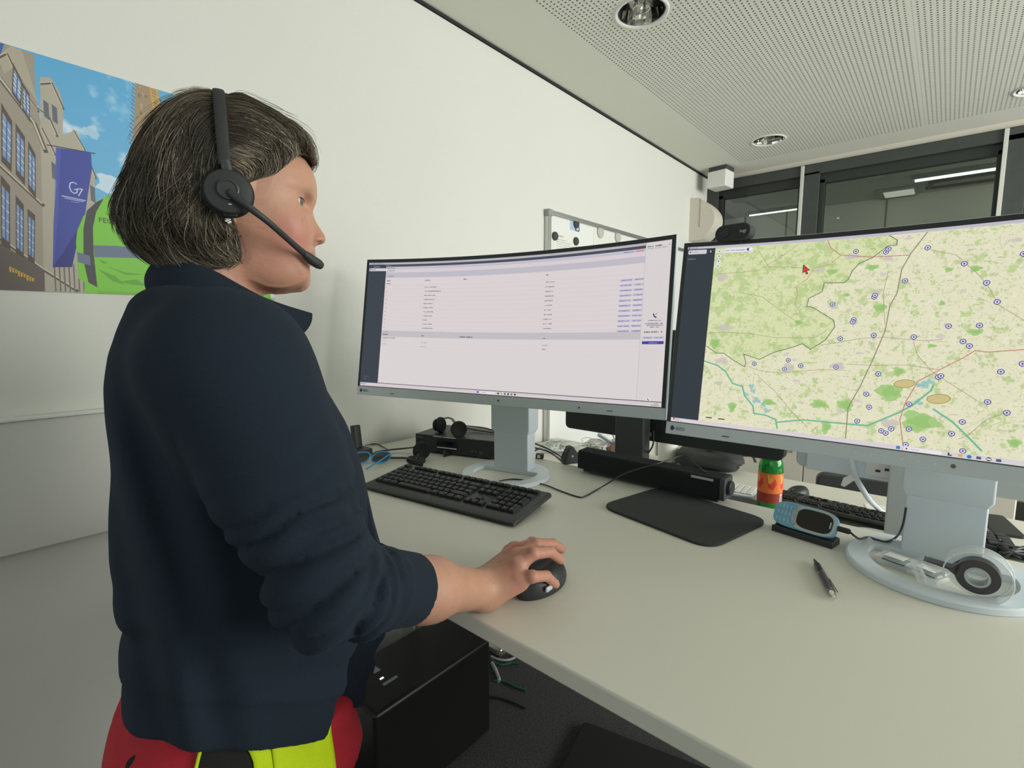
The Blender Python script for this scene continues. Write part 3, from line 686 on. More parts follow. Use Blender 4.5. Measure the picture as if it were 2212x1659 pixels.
# ---- picture 1: an operator's list application (mm from the panel's top left corner, minus the bezel)
OX, OY = 10.0, 10.5
def S1():
    p = Pic(874, 367, 2.6, hexc(231, 222, 224))
    def X(u): return u-OX
    def Y(v): return v-OY
    dk = hexc(62, 68, 78)
    p.rect(0, 0, 874, 1.5, dk)
    p.rect(0, 1.2, 874, 5.5, hexc(196, 192, 202)); p.words(8, 2.6, 40, 2.4, (.3, .3, .35))
    p.rect(0, 6.7, 816, 8.0, hexc(76, 80, 92)); p.rect(0, 6.7, 58, 360, dk)
    p.words(15, 11, 22, 4, (.8, .8, .84)); p.words(56, 8.5, 18, 3, (.8, .8, .84))
    p.rect(2, 17.5, 56, 8.5, hexc(222, 220, 226)); p.rect(4, 20, 3, 3.4, (.2, .2, .25)); p.words(9, 20.3, 13, 3, (.3, .3, .35))
    L_, R = 58.0, 816.0
    p.rect(L_, 13.5, R-L_, 7.5, hexc(205, 202, 214)); p.words(L_+3, 16, 28, 2.5, (.3, .3, .3))
    p.rect(L_, 21, R-L_, 9, hexc(228, 218, 224)); p.ell(L_+5, 27, 1, 1.2, (.2, .2, .2)); p.words(L_+9, 23, 20, 2.4, (.3, .3, .3)); p.words(L_+12, 26.6, 12, 2, (.5, .5, .5))
    p.rect(L_, 30.5, R-L_, 15.5, hexc(203, 199, 210)); p.words(L_+4, 40, 22, 2.6, (.3, .3, .3))
    p.rr(762, 15.2, 26, 4.4, 2, hexc(196, 192, 214)); p.words(764, 16.4, 22, 2, (.3, .3, .5)); p.rr(792, 15.0, 20, 4.6, 2, hexc(236, 170, 178)); p.words(795, 16.4, 14, 2, (.75, .2, .25))
    for x, w in ((64, 10), (190, 18), (314, 11), (563, 7)): p.words(x, 53, w, 3.2, (.12, .12, .12), 1)
    p.words(63, 61.5, 13, 3.2, (.15, .15, .15), .95)
    for k in range(12):
        y = 60.5+k*11.75
        p.rect(L_, y+7.2, R-L_, 0.5, hexc(216, 208, 212))
    wv = [40, 54, 36, 34, 34, 32, 34, 32, 15, 31, 38]
    for k in range(11):
        y = 73+k*11.75
        p.words(190, y, wv[k], 2.7, (.3, .3, .32), .85); p.words(563, y-1, 24-(k % 3), 2.7, (.3, .3, .32), .85); p.words(62, y, 5+(k % 3), 2.4, (.5, .5, .5), .7)
        yy_ = 80.5+k*11.75
        p.rr(759, yy_-0.8, 31, 5.2, 2.4, hexc(202, 198, 222)); p.words(762, yy_+0.6, 25, 2.4, hexc(80, 78, 150), .8)
        p.rr(792, yy_-0.8, 25, 5.2, 2.4, hexc(202, 198, 222)); p.words(795, yy_+0.6, 19, 2.4, hexc(80, 78, 150), .8)
    p.rect(L_, 201.5, R-L_, 17.5, hexc(206, 201, 206)); p.words(62, 204, 17, 2.6, (.4, .4, .4)); p.words(63, 211, 17, 3, (.15, .15, .15), 1)
    p.words(190, 212, 10, 3, (.2, .2, .2)); p.words(313, 212.5, 42, 3.2, (.1, .1, .1), 1); p.words(565, 214, 7, 3, (.1, .1, .1), 1)
    p.words(63, 221, 42, 3.2, (.15, .15, .15), 1); p.words(62, 229, 14, 2.6, (.4, .4, .4)); p.words(62, 239, 14, 2.6, (.4, .4, .4))
    p.words(190, 232, 20, 2.6, (.4, .4, .4)); p.words(190, 243, 19, 2.6, (.4, .4, .4)); p.words(565, 232, 15, 2.6, (.3, .3, .3)); p.words(565, 242, 10, 2.8, (.2, .2, .2))
    for y in (236, 247, 258): p.rect(L_, y, R-L_, 0.5, hexc(218, 212, 214))
    p.rect(58, 219, R-58, 135, hexc(232, 228, 226), .35)
    p.rect(816, 22, 1.6, 333, hexc(200, 196, 200)); p.rect(817, 1.2, 57, 354, hexc(229, 222, 224))
    p.words(820, 9, 32, 3, (.15, .15, .18), 1); p.words(820, 14, 46, 2.4, (.5, .5, .5)); p.rect(868, 10, 2, 2, (.3, .3, .4))
    # telephone symbol, texts and buttons of the side pane
    p.line([(843.5, 163), (844.5, 167.5), (848.5, 170.5)], 2.2, (.12, .12, .14)); p.rect(842.4, 162, 2.6, 3, (.12, .12, .14)); p.rect(847.4, 168.6, 3, 2.6, (.12, .12, .14)); p.line([(848, 164), (851, 161.5)], 1, (.25, .25, .3))
    p.words(832, 176, 28, 2.4, (.25, .25, .3)); p.words(826, 182.5, 42, 2.6, (.25, .25, .3)); p.words(828, 186.5, 38, 2.6, (.25, .25, .3)); p.words(837, 190.5, 20, 2.4, (.25, .25, .3))
    p.words(824, 201, 41, 3, (.15, .15, .18), .95)
    p.rr(821, 213, 24, 4.6, 2, hexc(200, 196, 216)); p.rr(846, 213, 24, 4.6, 2, hexc(200, 196, 216)); p.words(824, 214.3, 18, 2.2, (.4, .4, .6)); p.words(849, 214.3, 18, 2.2, (.4, .4, .6))
    p.rr(821, 223.2, 49, 6.6, 1.8, hexc(70, 66, 170)); p.words(836, 225.4, 20, 2.6, (.85, .85, .95))
    p.ell(843, 352, 5.2, 5.2, hexc(240, 236, 238)); p.line([(841.5, 350), (844.5, 354)], 1.4, (.15, .15, .18))
    p.rect(0, 355.5, 874, 1.6, hexc(40, 40, 48)); p.rect(0, 357, 874, 10, hexc(224, 215, 219))
    p.rect(2.5, 359.5, 3, 3, hexc(70, 110, 190)); p.words(7, 359, 14, 2, (.4, .4, .4)); p.words(7, 362, 10, 2, (.5, .5, .5))
    p.rect(381, 359.4, 5.4, 5.2, hexc(60, 110, 200)); p.rr(391, 358.8, 46, 6.4, 3, hexc(240, 234, 236)); p.words(396, 361, 12, 2, (.5, .5, .5))
    for k, c in enumerate(((60, 60, 70), (220, 180, 80), (40, 120, 140), (50, 60, 90), (120, 120, 130), (60, 60, 66))): p.rect(444+k*10, 359.6, 4.6, 4.8, hexc(*c))
    p.words(856, 359, 11, 2, (.4, .4, .4)); p.words(850, 362.6, 18, 2, (.4, .4, .4))
    p.words(58, 340, 0.1, 1, (0, 0, 0)); p.words(9, 338, 20, 2, (.6, .6, .65)); p.words(9, 345, 10, 2, (.6, .6, .65))
    return p
# ---- picture 2: a land map with round markers
MARK = [(302, 39), (345, 44), (348, 39), (400, 42), (447, 72), (375, 95), (475, 104), (489, 134), (335, 121), (336, 118), (275, 132), (309, 160), (308, 164), (436, 171), (472, 170), (340, 187), (292, 194), (394, 189), (455, 195), (463, 202), (157, 247), (214, 237), (209, 254), (235, 246), (290, 245), (352, 253), (430, 253), (433, 251), (501, 240), (338, 289), (344, 311), (397, 300), (490, 287), (512, 301), (329, 337), (464, 321), (377, 344), (400, 341), (364, 349), (370, 352), (453, 341), (419, 355), (398, 367), (468, 366), (523, 227), (512, 63)]
LN = {'border': [(344, 13), (359, 25), (359, 33), (348, 33), (327, 52), (309, 61), (300, 73), (295, 88), (290, 94), (259, 93), (257, 109), (237, 121), (235, 136), (244, 137), (279, 161), (282, 173), (270, 197), (248, 215), (234, 205), (217, 213), (189, 223), (165, 238), (136, 229), (142, 246), (140, 254), (120, 243), (99, 229), (86, 230), (65, 216)], 'hw': [(398, 15), (379, 49), (369, 75), (366, 115), (358, 136), (355, 180), (340, 237), (328, 277), (314, 315), (315, 370)], 'red': [(523, 206), (484, 211), (470, 209), (457, 221), (431, 241), (405, 262), (392, 298), (387, 327), (395, 369)], 'red2': [(257, 14), (264, 30), (280, 44), (327, 51), (377, 52)], 'red3': [(280, 44), (266, 59), (240, 66), (231, 85), (215, 98), (218, 114), (215, 133)], 'r1': [(143, 252), (165, 259), (183, 261), (207, 261), (267, 251), (306, 250)], 'r2': [(263, 207), (293, 200), (322, 193), (355, 190), (393, 194), (413, 195), (430, 192)], 'r3': [(394, 197), (401, 219), (421, 244), (445, 262), (478, 286)], 'r4': [(305, 239), (340, 239), (389, 236), (431, 241)], 'r5': [(143, 24), (165, 59), (203, 61), (225, 64)], 'r6': [(71, 69), (147, 65), (176, 46), (211, 19)], 'r7': [(66, 190), (96, 187), (146, 189), (189, 195), (251, 194), (269, 181)], 'r8': [(107, 105), (158, 116), (196, 146), (224, 166)], 'r9': [(166, 271), (198, 298), (230, 334), (255, 357)], 'r10': [(351, 76), (347, 115), (354, 168)], 'r11': [(405, 46), (436, 57), (462, 87), (476, 107), (491, 139), (520, 163)], 'r12': [(462, 348), (472, 341), (491, 314), (515, 298)], 'riv': [(63, 247), (89, 254), (106, 265), (121, 288), (140, 293), (145, 310), (162, 329), (165, 343), (185, 344), (203, 350), (207, 366)], 'riv2': [(206, 355), (248, 345), (302, 344), (344, 343), (384, 316), (401, 302), (423, 275), (425, 266)], 'riv3': [(428, 305), (452, 322), (472, 343), (489, 362)]}
BLOB = [(125, 335, 7, 10), (270, 314, 14, 7), (310, 311, 12, 10), (370, 282, 18, 14), (412, 327, 23, 16), (461, 81, 7, 5), (425, 134, 4, 4), (345, 140, 9, 7), (224, 166, 6, 5), (523, 345, 7, 6), (418, 203, 6, 3), (468, 180, 9, 5), (379, 247, 8, 7), (81, 210, 9, 10), (269, 73, 9, 5), (429, 80, 5, 4), (188, 319, 11, 6), (284, 353, 7, 12), (295, 116, 5, 3), (328, 69, 9, 5)]
TAN = [(388, 267, 14, 7), (433, 288, 15, 8)]
LAKE = [(156, 292, 4, 6), (167, 318, 7, 5), (412, 267, 8, 5), (408, 296, 6, 5), (180, 323, 3, 6), (148, 308, 4, 4), (160, 300, 4, 4), (187, 335, 6, 4), (420, 262, 6, 4)]
TOWN = [(297, 48, 12, 5), (349, 55, 7, 5), (337, 114, 6, 6), (276, 137, 6, 4), (309, 165, 7, 4), (216, 251, 8, 9), (292, 243, 11, 6), (374, 335, 12, 8), (82, 76, 9, 8), (98, 178, 12, 6), (98, 245, 12, 6), (251, 70, 8, 4)]
def S2():
    p = Pic(874, 367, 2.6, hexc(236, 232, 204))
    w, h = p.w, p.h
    X, Y = np.meshgrid(np.arange(w)/p.k+OX, np.arange(h)/p.k+OY)
    # greener land north-west of the border line
    reg = np.zeros((h, w), bool); P = [(60, 0)]+[(344, 0)]+LN['border']+[(60, 216)]; j = len(P)-1
    for i in range(len(P)):
        yi, yj, xi, xj = P[i][1], P[j][1], P[i][0], P[j][0]
        if yi != yj: reg ^= ((yi > Y) != (yj > Y)) & (X < (xj-xi)*(Y-yi)/(yj-yi)+xi)
        j = i
    n1 = vnoise(w, h, 26, 1)*.5+vnoise(w, h, 11, 2)*.3+vnoise(w, h, 5, 3)*.2
    n2 = vnoise(w, h, 150, 8)
    dens = np.where(reg, 0.50, 0.60)-0.08*(n2-.5)
    f = np.clip((n1-dens)*9, 0, 1)[..., None]*0.75
    base = np.where(reg[..., None], np.array(hexc(222, 228, 178), np.float32), np.array(hexc(234, 231, 200), np.float32))
    p.a = base*(1-f)+np.array(hexc(186, 208, 140), np.float32)*f
    n3 = vnoise(w, h, 7, 11)*.6+vnoise(w, h, 3, 12)*.4; f = np.clip((n3-.66)*7, 0, 1)[..., None]*.45
    p.a = p.a*(1-f)+np.array(hexc(158, 178, 134), np.float32)*f
    n4 = vnoise(w, h, 16, 21)*.6+vnoise(w, h, 6, 22)*.4; f = np.clip((.30-n4)*8, 0, 1)[..., None]*.5
    p.a = p.a*(1-f)+np.array(hexc(244, 240, 224), np.float32)*f
    def o(q): return [(x-OX, y-OY) for x, y in q]
    r = np.random.default_rng(5)
    for k in range(150):      # fine lanes
        x, y, a = r.uniform(60, 880), r.uniform(5, 370), r.uniform(0, 6.3); q = [(x, y)]
        for _ in range(r.integers(4, 10)): a += r.normal(0, .5); x += 7*math.cos(a); y += 7*math.sin(a); q.append((x, y))
        p.line(q, .45, hexc(176, 168, 140), .5)
    for k in range(60):
        p.ell(r.uniform(520, 880), r.uniform(20, 370), r.uniform(4, 14), r.uniform(3, 9), hexc(172, 204, 128), .8, jit=.2)
    for q in TOWN: p.ell(q[0]-OX, q[1]-OY, q[2], q[3], hexc(206, 196, 194), .8, jit=.16)
    for k in range(40): p.ell(r.uniform(60, 880)-OX, r.uniform(20, 360)-OY, r.uniform(3, 7), r.uniform(2, 4), hexc(208, 198, 196), .7, jit=.2)
    for q in BLOB: p.ell(q[0]-OX, q[1]-OY, q[2], q[3], hexc(160, 204, 122), .85, jit=.18); p.ell(q[0]-OX+1, q[1]-OY, q[2]*.6, q[3]*.6, hexc(150, 194, 112), .6, jit=.2)
    for q in LAKE: p.ell(q[0]-OX, q[1]-OY, q[2], q[3], hexc(150, 198, 200), .85, jit=.3)
    for q in TAN: p.ell(q[0]-OX, q[1]-OY, q[2], q[3], hexc(150, 140, 80), .9, rot=-.15); p.ell(q[0]-OX, q[1]-OY, q[2]-1, q[3]-1, hexc(212, 196, 138), 1, rot=-.15)
    for k in ('riv', 'riv2', 'riv3'): p.line(o(LN[k]), 3.2, hexc(150, 206, 150), .8); p.line(o(LN[k]), 1.3, hexc(96, 176, 160))
    for k in ('r1', 'r2', 'r3', 'r4', 'r5', 'r6', 'r7', 'r8', 'r9', 'r10', 'r11', 'r12'): p.line(o(LN[k]), .8, hexc(168, 150, 120), .9)
    p.line(o(LN['hw']), 1.5, hexc(152, 140, 118)); p.line(o(LN['red']), 1.3, hexc(204, 132, 122)); p.line(o(LN['red2']), 1.2, hexc(204, 132, 122)); p.line(o(LN['red3']), 1.0, hexc(204, 150, 138))
    p.line(o(LN['border']), 1.3, hexc(112, 124, 92))
    for x0, y0, x1, y1 in ((560, 20, 640, 360), (600, 200, 870, 120), (540, 300, 870, 250), (700, 10, 760, 360), (530, 120, 870, 40)):
        q = [(x0, y0)]; 
        for k in range(1, 9): q.append((x0+(x1-x0)*k/8+r.normal(0, 6), y0+(y1-y0)*k/8+r.normal(0, 6)))
        p.line(q, 1.3, hexc(190, 140, 120))
    for k in range(70):
        x, y = r.uniform(70, 880)-OX, r.uniform(20, 365)-OY; p.words(x, y, r.uniform(5, 12), 1.3, hexc(190, 90, 84) if k % 3 == 0 else hexc(120, 112, 130), .65)
    mk = list(MARK)+[(r.uniform(540, 880), r.uniform(30, 360)) for _ in range(45)]
    IND = hexc(74, 72, 150)
    for x, y in mk:
        x -= OX; y -= OY
        p.poly([(x-2.2, y+2.2), (x+2.2, y+2.2), (x, y+5)], IND); p.ell(x, y, 4.1, 4.1, IND); p.ell(x, y, 3.0, 3.0, hexc(236, 234, 238)); p.rect(x-1.5, y-.6, 3, 1.2, IND); p.rect(x-.6, y-1.5, 1.2, 3, IND)
    # window furniture
    p.rect(0, 0, 874, 5, hexc(198, 192, 206)); p.rect(1.5, 1, 3, 2.6, hexc(60, 70, 90)); p.words(6, 1.4, 14, 2.2, (.35, .35, .4))
    p.rect(0, 4.6, 54, 355, hexc(50, 58, 66)); p.rr(1.8, 6.5, 36, 9, 2, hexc(214, 210, 220)); p.ell(6, 11, 1.6, 1.6, (.4, .4, .5)); p.words(10, 10, 10, 2.2, (.45, .45, .5))
    p.rect(44, 9, 3, 4, hexc(180, 180, 190)); p.words(2, 24, 16, 2.4, (.8, .8, .82))
    for k in range(4): p.ell(62.4, 11.8+k*10.1, 4.1, 4.1, hexc(232, 230, 236)); p.ell(62.4, 11.8+k*10.1, 1.3, 1.3, hexc(110, 108, 124))
    p.rr(70, 6.8, 55, 9, 4.4, hexc(234, 232, 238)); p.words(73, 10, 36, 2.4, (.35, .35, .45)); p.rr(112.5, 8.4, 9, 5.4, 2.6, hexc(70, 66, 160)); p.ell(119, 11.1, 2.6, 2.6, (1, 1, 1))
    p.poly(o([(222.5, 57), (234.5, 68.5), (229.5, 69.5), (232, 75), (228.5, 76), (226.5, 71), (222.5, 73.5)]), hexc(60, 40, 40)); p.poly(o([(223.4, 59.5), (232.6, 67.8), (228, 69), (230.6, 74), (228.8, 74.8), (226.8, 69.8), (223.5, 72)]), hexc(226, 62, 62))
    for k, c in enumerate(((1, 1, 1), (0, 0, 0), (1, 1, 1), (0, 0, 0))): p.rect(56+k*11.8, 350, 11.8, 1.7, hexc(30, 30, 30) if c[0] == 0 else hexc(240, 240, 232))
    p.rect(0, 359, 874, 8, hexc(222, 214, 218)); p.ell(6, 361.4, 1.8, 1.8, hexc(200, 50, 60)); p.words(9, 360.4, 7, 1.8, hexc(190, 90, 90)); p.words(9, 363.6, 14, 1.8, hexc(120, 110, 150))
    p.rect(376, 360.4, 5.2, 5, hexc(60, 130, 210)); p.rr(386, 360, 48, 6, 3, hexc(240, 236, 238)); p.ell(389.5, 362.9, 1.3, 1.3, (.3, .3, .35)); p.words(394, 362, 11, 1.9, (.55, .55, .6))
    p.rect(441, 360.6, 1.8, 4.6, (.25, .25, .3)); p.rect(441, 363.6, 5, 1.8, (.25, .25, .3)); p.rect(453, 360.8, 5.6, 4.2, hexc(226, 180, 90)); p.ell(466, 363, 2.8, 2.8, hexc(50, 130, 190)); p.rect(474, 361, 5.4, 3.8, hexc(80, 90, 120))
    p.ell(488, 363, 3, 3, hexc(60, 60, 70)); p.rect(485.6, 362, 4.8, 2, (1, 1, 1)); p.rect(496, 361, 5.6, 4, hexc(76, 90, 130))
    for k in range(2): p.words(835, 360.4+k*3, 18, 1.9, (.4, .4, .4))
    return p
t1, f1 = wide_screen('wide curved screen with silver chin showing a white list table, the left one', (0, 0, 0), 0, 0, 0, 0, S1().image('list_screen'), 0, 0.1, 1.0) if False else (None, None)
def place_screen(label, neckx, necky, yaw, panel, tilt, img, estr, ring_r=0.123, back=0.03):
    n = Vector((-math.cos(yaw), -math.sin(yaw), 0)); base = Vector((neckx, necky, D1Z))+n*back
    d = Vector((panel[0], panel[1], 0))-Vector((base.x, base.y, 0))
    # panel centre in the thing's frame
    lx = d.x*math.cos(yaw)+d.y*math.sin(yaw); ly = -d.x*math.sin(yaw)+d.y*math.cos(yaw)
    t, f = wide_screen(label, base, yaw, lx, panel[2]-D1Z, tilt, img, back, ring_r, estr)
    for o in t.children:
        if o.name.split('.')[0] in ('housing', 'rear_cover', 'screen_bezel', 'chin', 'screen', 'logo_diamond', 'logo_text', 'speaker_slot', 'light_sensor', 'touch_button', 'power_button', 'panel_joint'): o.location = (0, ly, 0)
    return t, f, ly
ta, fa, lya = place_screen('wide curved screen with silver chin showing a pale list table, beside the person', 1.034, 0.903, 0.231, (0.955, 0.8905, 1.2025), 0.152, S1().image('list_screen'), 0.86)
tb, fb, lyb = place_screen('wide curved screen with silver chin showing a green land map with blue markers', 1.107, -0.018, -0.028, (1.031, -0.0095, 1.1785), 0.144, S2().image('map_screen'), 0.92, ring_r=0.130, back=0.037)
for tt in (ta, tb): tt['group'] = 'wide curved screens on the front desk'

# webcam clipped on the map screen
t = thing('webcam', 'black rounded webcam clipped on the top rim of the map screen', 'webcam', tb.location.copy(), tb.rotation_euler.z)
pc = fb(0.447-0.097, PH, 0.0)+Vector((0, lyb, 0))
Tm = Matrix.Translation(pc+Vector((0.004, 0, 0.0125))) @ Matrix.Rotation(-math.pi/2-0.12, 4, 'Z') @ Matrix.Rotation(math.pi/2-0.1, 4, 'X')
G().prism(rrect(0.072, 0.033, 0.0164, 10), -0.012, 0.014, T=Tm).obj('webcam_body', M_blackmatte, t, bevel=0.004, bseg=3)
G().lathe([(0.009, 0.0), (0.009, 0.001), (0.007, 0.0015), (0, 0.0012)], 24, T=Tm @ Matrix.Translation((-0.014, 0, 0.0142))).obj('lens', M_black, t, smooth=True)
text_obj('logo_text', 'logi', 0.009, mat('print_pale', (.6, .62, .6), .5), t, Tm @ Matrix.Translation((0.016, -0.003, 0.0142)))
G().box((0, 0, 0), (0.03, 0.012, 0.03), T=Tm @ Matrix.Translation((0, -0.0176, -0.012))).obj('clip', M_black, t, bevel=0.002)

# ================================================================== things on the front desk
def full_keyboard(label, base, yaw, W=0.458, D=0.163, keys=True, fold=False, group=None):
    t = thing('keyboard', label, 'keyboard', base, yaw, group)
    prof = [(-D/2, 0.004), (-D/2, 0.009), (-D/2+0.012, 0.0145), (-D/2+0.03, 0.0155), (D/2-0.006, 0.030), (D/2, 0.027), (D/2, 0.019), (-D/2+0.01, 0.003)]
    V = []
    for x in (-W/2, -W/2+0.004, W/2-0.004, W/2):
        e = 0.004 if abs(x) == W/2 else 0
        V += [(x, y*(1-e), z-(e*.4)) for y, z in prof]
    n = len(prof); F = [list(range(n)), list(range(4*n-1, 3*n-1, -1))]
    for r in range(3):
        for i in range(n): F.append((r*n+i, (r+1)*n+i, (r+1)*n+(i+1) % n, r*n+(i+1) % n))
    G().add(V, F).obj('keyboard_case', M_key_case, t, bevel=0.0035, bseg=3)
    for x in (-W/2+0.035, W/2-0.035): G().box((x, D/2-0.02, 0.0105), (0.03, 0.012, 0.021)).obj('foot', M_black, t, bevel=0.002)
    U_ = 0.01865; slope = (0.0295-0.0155)/(D-0.036)
    def zt(y): return 0.0155+(y+D/2-0.03)*slope
    meshes = {}
    cnt = [0]
    rest = G()
    def key(x, y, w=1.0, h=1.0):
        k = (round(w, 2), round(h, 2)); cnt[0] += 1
        a, b2 = (w*U_-0.0022)/2, (h*U_-0.0022)/2
        rings = [[(sx*a*q, sy*b2*q+dy, z) for sx, sy in ((-1, -1), (1, -1), (1, 1), (-1, 1))] for q, z, dy in ((1, -0.002, 0), (.97, 0.0025, 0), (.80, 0.0062, 0.0006))]
        T = Matrix.Translation((x, y, zt(y))) @ Matrix.Rotation(math.atan(slope), 4, 'X')
        if cnt[0] > 99: rest.loft(rings, T=T); return
        if k not in meshes:
            o = G().loft(rings).obj('key', M_key, t, bevel=0.0006, bseg=1); meshes[k] = o
        else:
            o = meshes[k].copy(); COL.objects.link(o); o.parent = t
        o.matrix_local = T
    x0 = -W/2+0.013
    ys = [0.061, 0.033, 0.0143, -0.0043, -0.0230, -0.0416]
    nums = [[1]*13+[2], [1.5]+[1]*12+[1.5], [1.75]+[1]*12+[1.25], [1.25]+[1]*11+[2.75], [1.25, 1.25, 1.25, 6.25, 1.25, 1.25, 1.25, 1.25]]
    # keys you can count, front rows first
    for r in (4, 3, 2, 1, 0):
        x = x0
        for w in nums[r]:
            key(x+w*U_/2, ys[r+1], w); x += w*U_
    xn = x0+15*U_+0.007
    for r, c in ((1, 0), (1, 1), (1, 2), (2, 0), (2, 1), (2, 2)): key(xn+(c+.5)*U_, ys[r])
    for c in range(3): key(xn+(c+.5)*U_, ys[5])
    key(xn+1.5*U_, ys[4])
    xp = xn+3*U_+0.007
    for r in range(1, 6):
        for c in range(4):
            if r == 5 and c in (1, 3): continue
            if r == 5 and c == 0: key(xp+U_, ys[r], 2); continue
            if c == 3 and r == 4: key(xp+3.5*U_, (ys[4]+ys[5])/2, 1, 2); continue
            if c == 3 and r == 2: key(xp+3.5*U_, (ys[2]+ys[3])/2, 1, 2); continue
            if c == 3 and r == 3: continue
            key(xp+(c+.5)*U_, ys[r])
    key(x0+.5*U_, ys[0])
    for gi, gx in enumerate((2, 6.5, 11)):
        for c in range(4): key(x0+(gx+c+.5)*U_, ys[0], 1, .8)
    for c in range(3): key(xn+(c+.5)*U_, ys[0], 1, .8)
    for c in range(4): key(xp+(c+.5)*U_, ys[0], 1, .8)
    if rest.V:
        o = rest.obj('key', M_key, t); o['kind'] = 'stuff'
    return t, zt, x0, ys, U_
M_key_case = mat('keyboard_case', (0.040, 0.044, 0.041), 0.42, bump=0.1, bscale=1500)
M_key = mat('key_caps', (0.016, 0.018, 0.018), 0.5)
kt, zt, kx0, kys, kU = full_keyboard('full-size black keyboard lying in front of the left screen', (0.791, 0.878, D1Z), R_(-82.0))
kt2 = G()
M_leg = mat('key_legend', (0.30, 0.31, 0.31), 0.6)
rr_ = random.Random(3)
for r in range(1, 6):      # pale key legends
    for c in range(22):
        x = kx0+(c+.38)*kU+(0.007 if c > 14 else 0)+(0.007 if c > 17 else 0)
        if rr_.random() < .85 and not (r == 5 and 3 < c < 10) and not (r in (3, 4) and 14 < c < 18): kt2.box((x, kys[r]+0.002, zt(kys[r])+0.0066), (0.003, 0.0026, 0.0003))
kt2.obj('key_legends', M_leg, kt)
text_obj('brand_print', 'CHERRY', 0.006, mat('brand_print', (.10, .105, .10), .5), kt, TR((-0.012, -0.0665, 0.0150)), 0.0001)
G().lathe([(0.0018, 0), (0.0018, 0.0008), (0, 0.001)], 10, T=TR((0.0, 0.066, zt(0.066)+0.001))).obj('status_light', mat('blue_led', (.2, .2, 1), .3, emit=(.25, .2, 1), estr=4), kt)

# soundbar with volume knob
sb0 = Vector((1.1605, 0.763, 0)); sb1 = Vector((1.1495, 0.358, 0)); dv = (sb1-sb0); Ls = dv.length; ang = math.atan2(dv.y, dv.x)
t = thing('soundbar', 'long black soundbar lying behind the black mat', 'speaker', (sb0.x, sb0.y, D1Z), ang)
prof = [(0, 0.007), (0.0, 0.050), (0.004, 0.058), (0.047, 0.060), (0.052, 0.055), (0.052, 0.007)]
V = []; n = len(prof)
for x in (0, 0.006, Ls-0.012): V += [(x, y, z) for y, z in prof]
F = [list(range(n-1, -1, -1)), list(range(2*n, 3*n))]+[(r*n+i, r*n+(i+1) % n, (r+1)*n+(i+1) % n, (r+1)*n+i) for r in range(2) for i in range(n)]
G().add(V, F).obj('fabric_grille', mat('speaker_fabric', (0.014, 0.016, 0.016), 0.95, bump=0.5, bscale=1600), t, bevel=0.002)
prof2 = [(y, z) for y, z in prof]
V = []
for x in (Ls-0.012, Ls): V += [(x, y, z) for y, z in prof2]
F = [list(range(n-1, -1, -1)), list(range(n, 2*n))]+[(i, (i+1) % n, n+(i+1) % n, n+i) for i in range(n)]
G().add(V, F).obj('end_cap', M_dark, t, bevel=0.0015)
G().lathe([(0.017, 0), (0.017, 0.007), (0.015, 0.009), (0, 0.009)], 28, T=TR((Ls, 0.027, 0.033), ry=R_(90))).obj('volume_knob', M_black, t, smooth=True)
G().box((Ls/2, 0.026, 0.0035), (Ls*0.92, 0.04, 0.007)).obj('rubber_foot', M_black, t)
G().box((Ls-0.052, -0.0006, 0.0515), (0.052, 0.0012, 0.0055)).obj('label_strip', mat('label_pale', (.5, .5, .48), .5), t)
# black mat
poly = roundpoly([(0.962, 0.572), (0.903, 0.300), (1.122, 0.252), (1.180, 0.525)], 0.045, 8)
tag(G().prism(poly, D1Z, D1Z+0.0055).obj('desk_mat', mat('black_mat', (0.034, 0.038, 0.036), 0.85, bump=0.2, bscale=1200), bevel=0.0015), 'thin black mat with rounded corners lying in front of the soundbar', 'mat')
bpy.data.objects['soundbar'].location.z += 0.0055
bpy.data.objects['soundbar'].children[0]

# keyboard cable looping over the soundbar
def P_(px, py, h): v = at(px, py, D1Z+h); return v
cab = smooth_path([Vector((0.875, 0.80, D1Z+0.018)), P_(1070, 1043, 0.006), P_(1110, 1035, 0.003), P_(1172, 1046, 0.003), P_(1215, 1062, 0.002), P_(1248, 1073, 0.002), P_(1264, 1072, 0.002), P_(1300, 1052, 0.006), P_(1352, 1022, 0.045), P_(1418, 1002, 0.068), P_(1450, 992, 0.073), P_(1468, 985, 0.079), P_(1482, 985, 0.080), P_(1500, 999, 0.072), P_(1522, 1019, 0.068), Vector((1.21, 0.42, D1Z+0.055)), Vector((1.212, 0.43, D1Z+0.01))], 6)
tag(G().tube(cab, 0.0018, 8).obj('cable', M_black, smooth=True), 'thin black cable running from the keyboard across the desk and over the soundbar', 'cable')

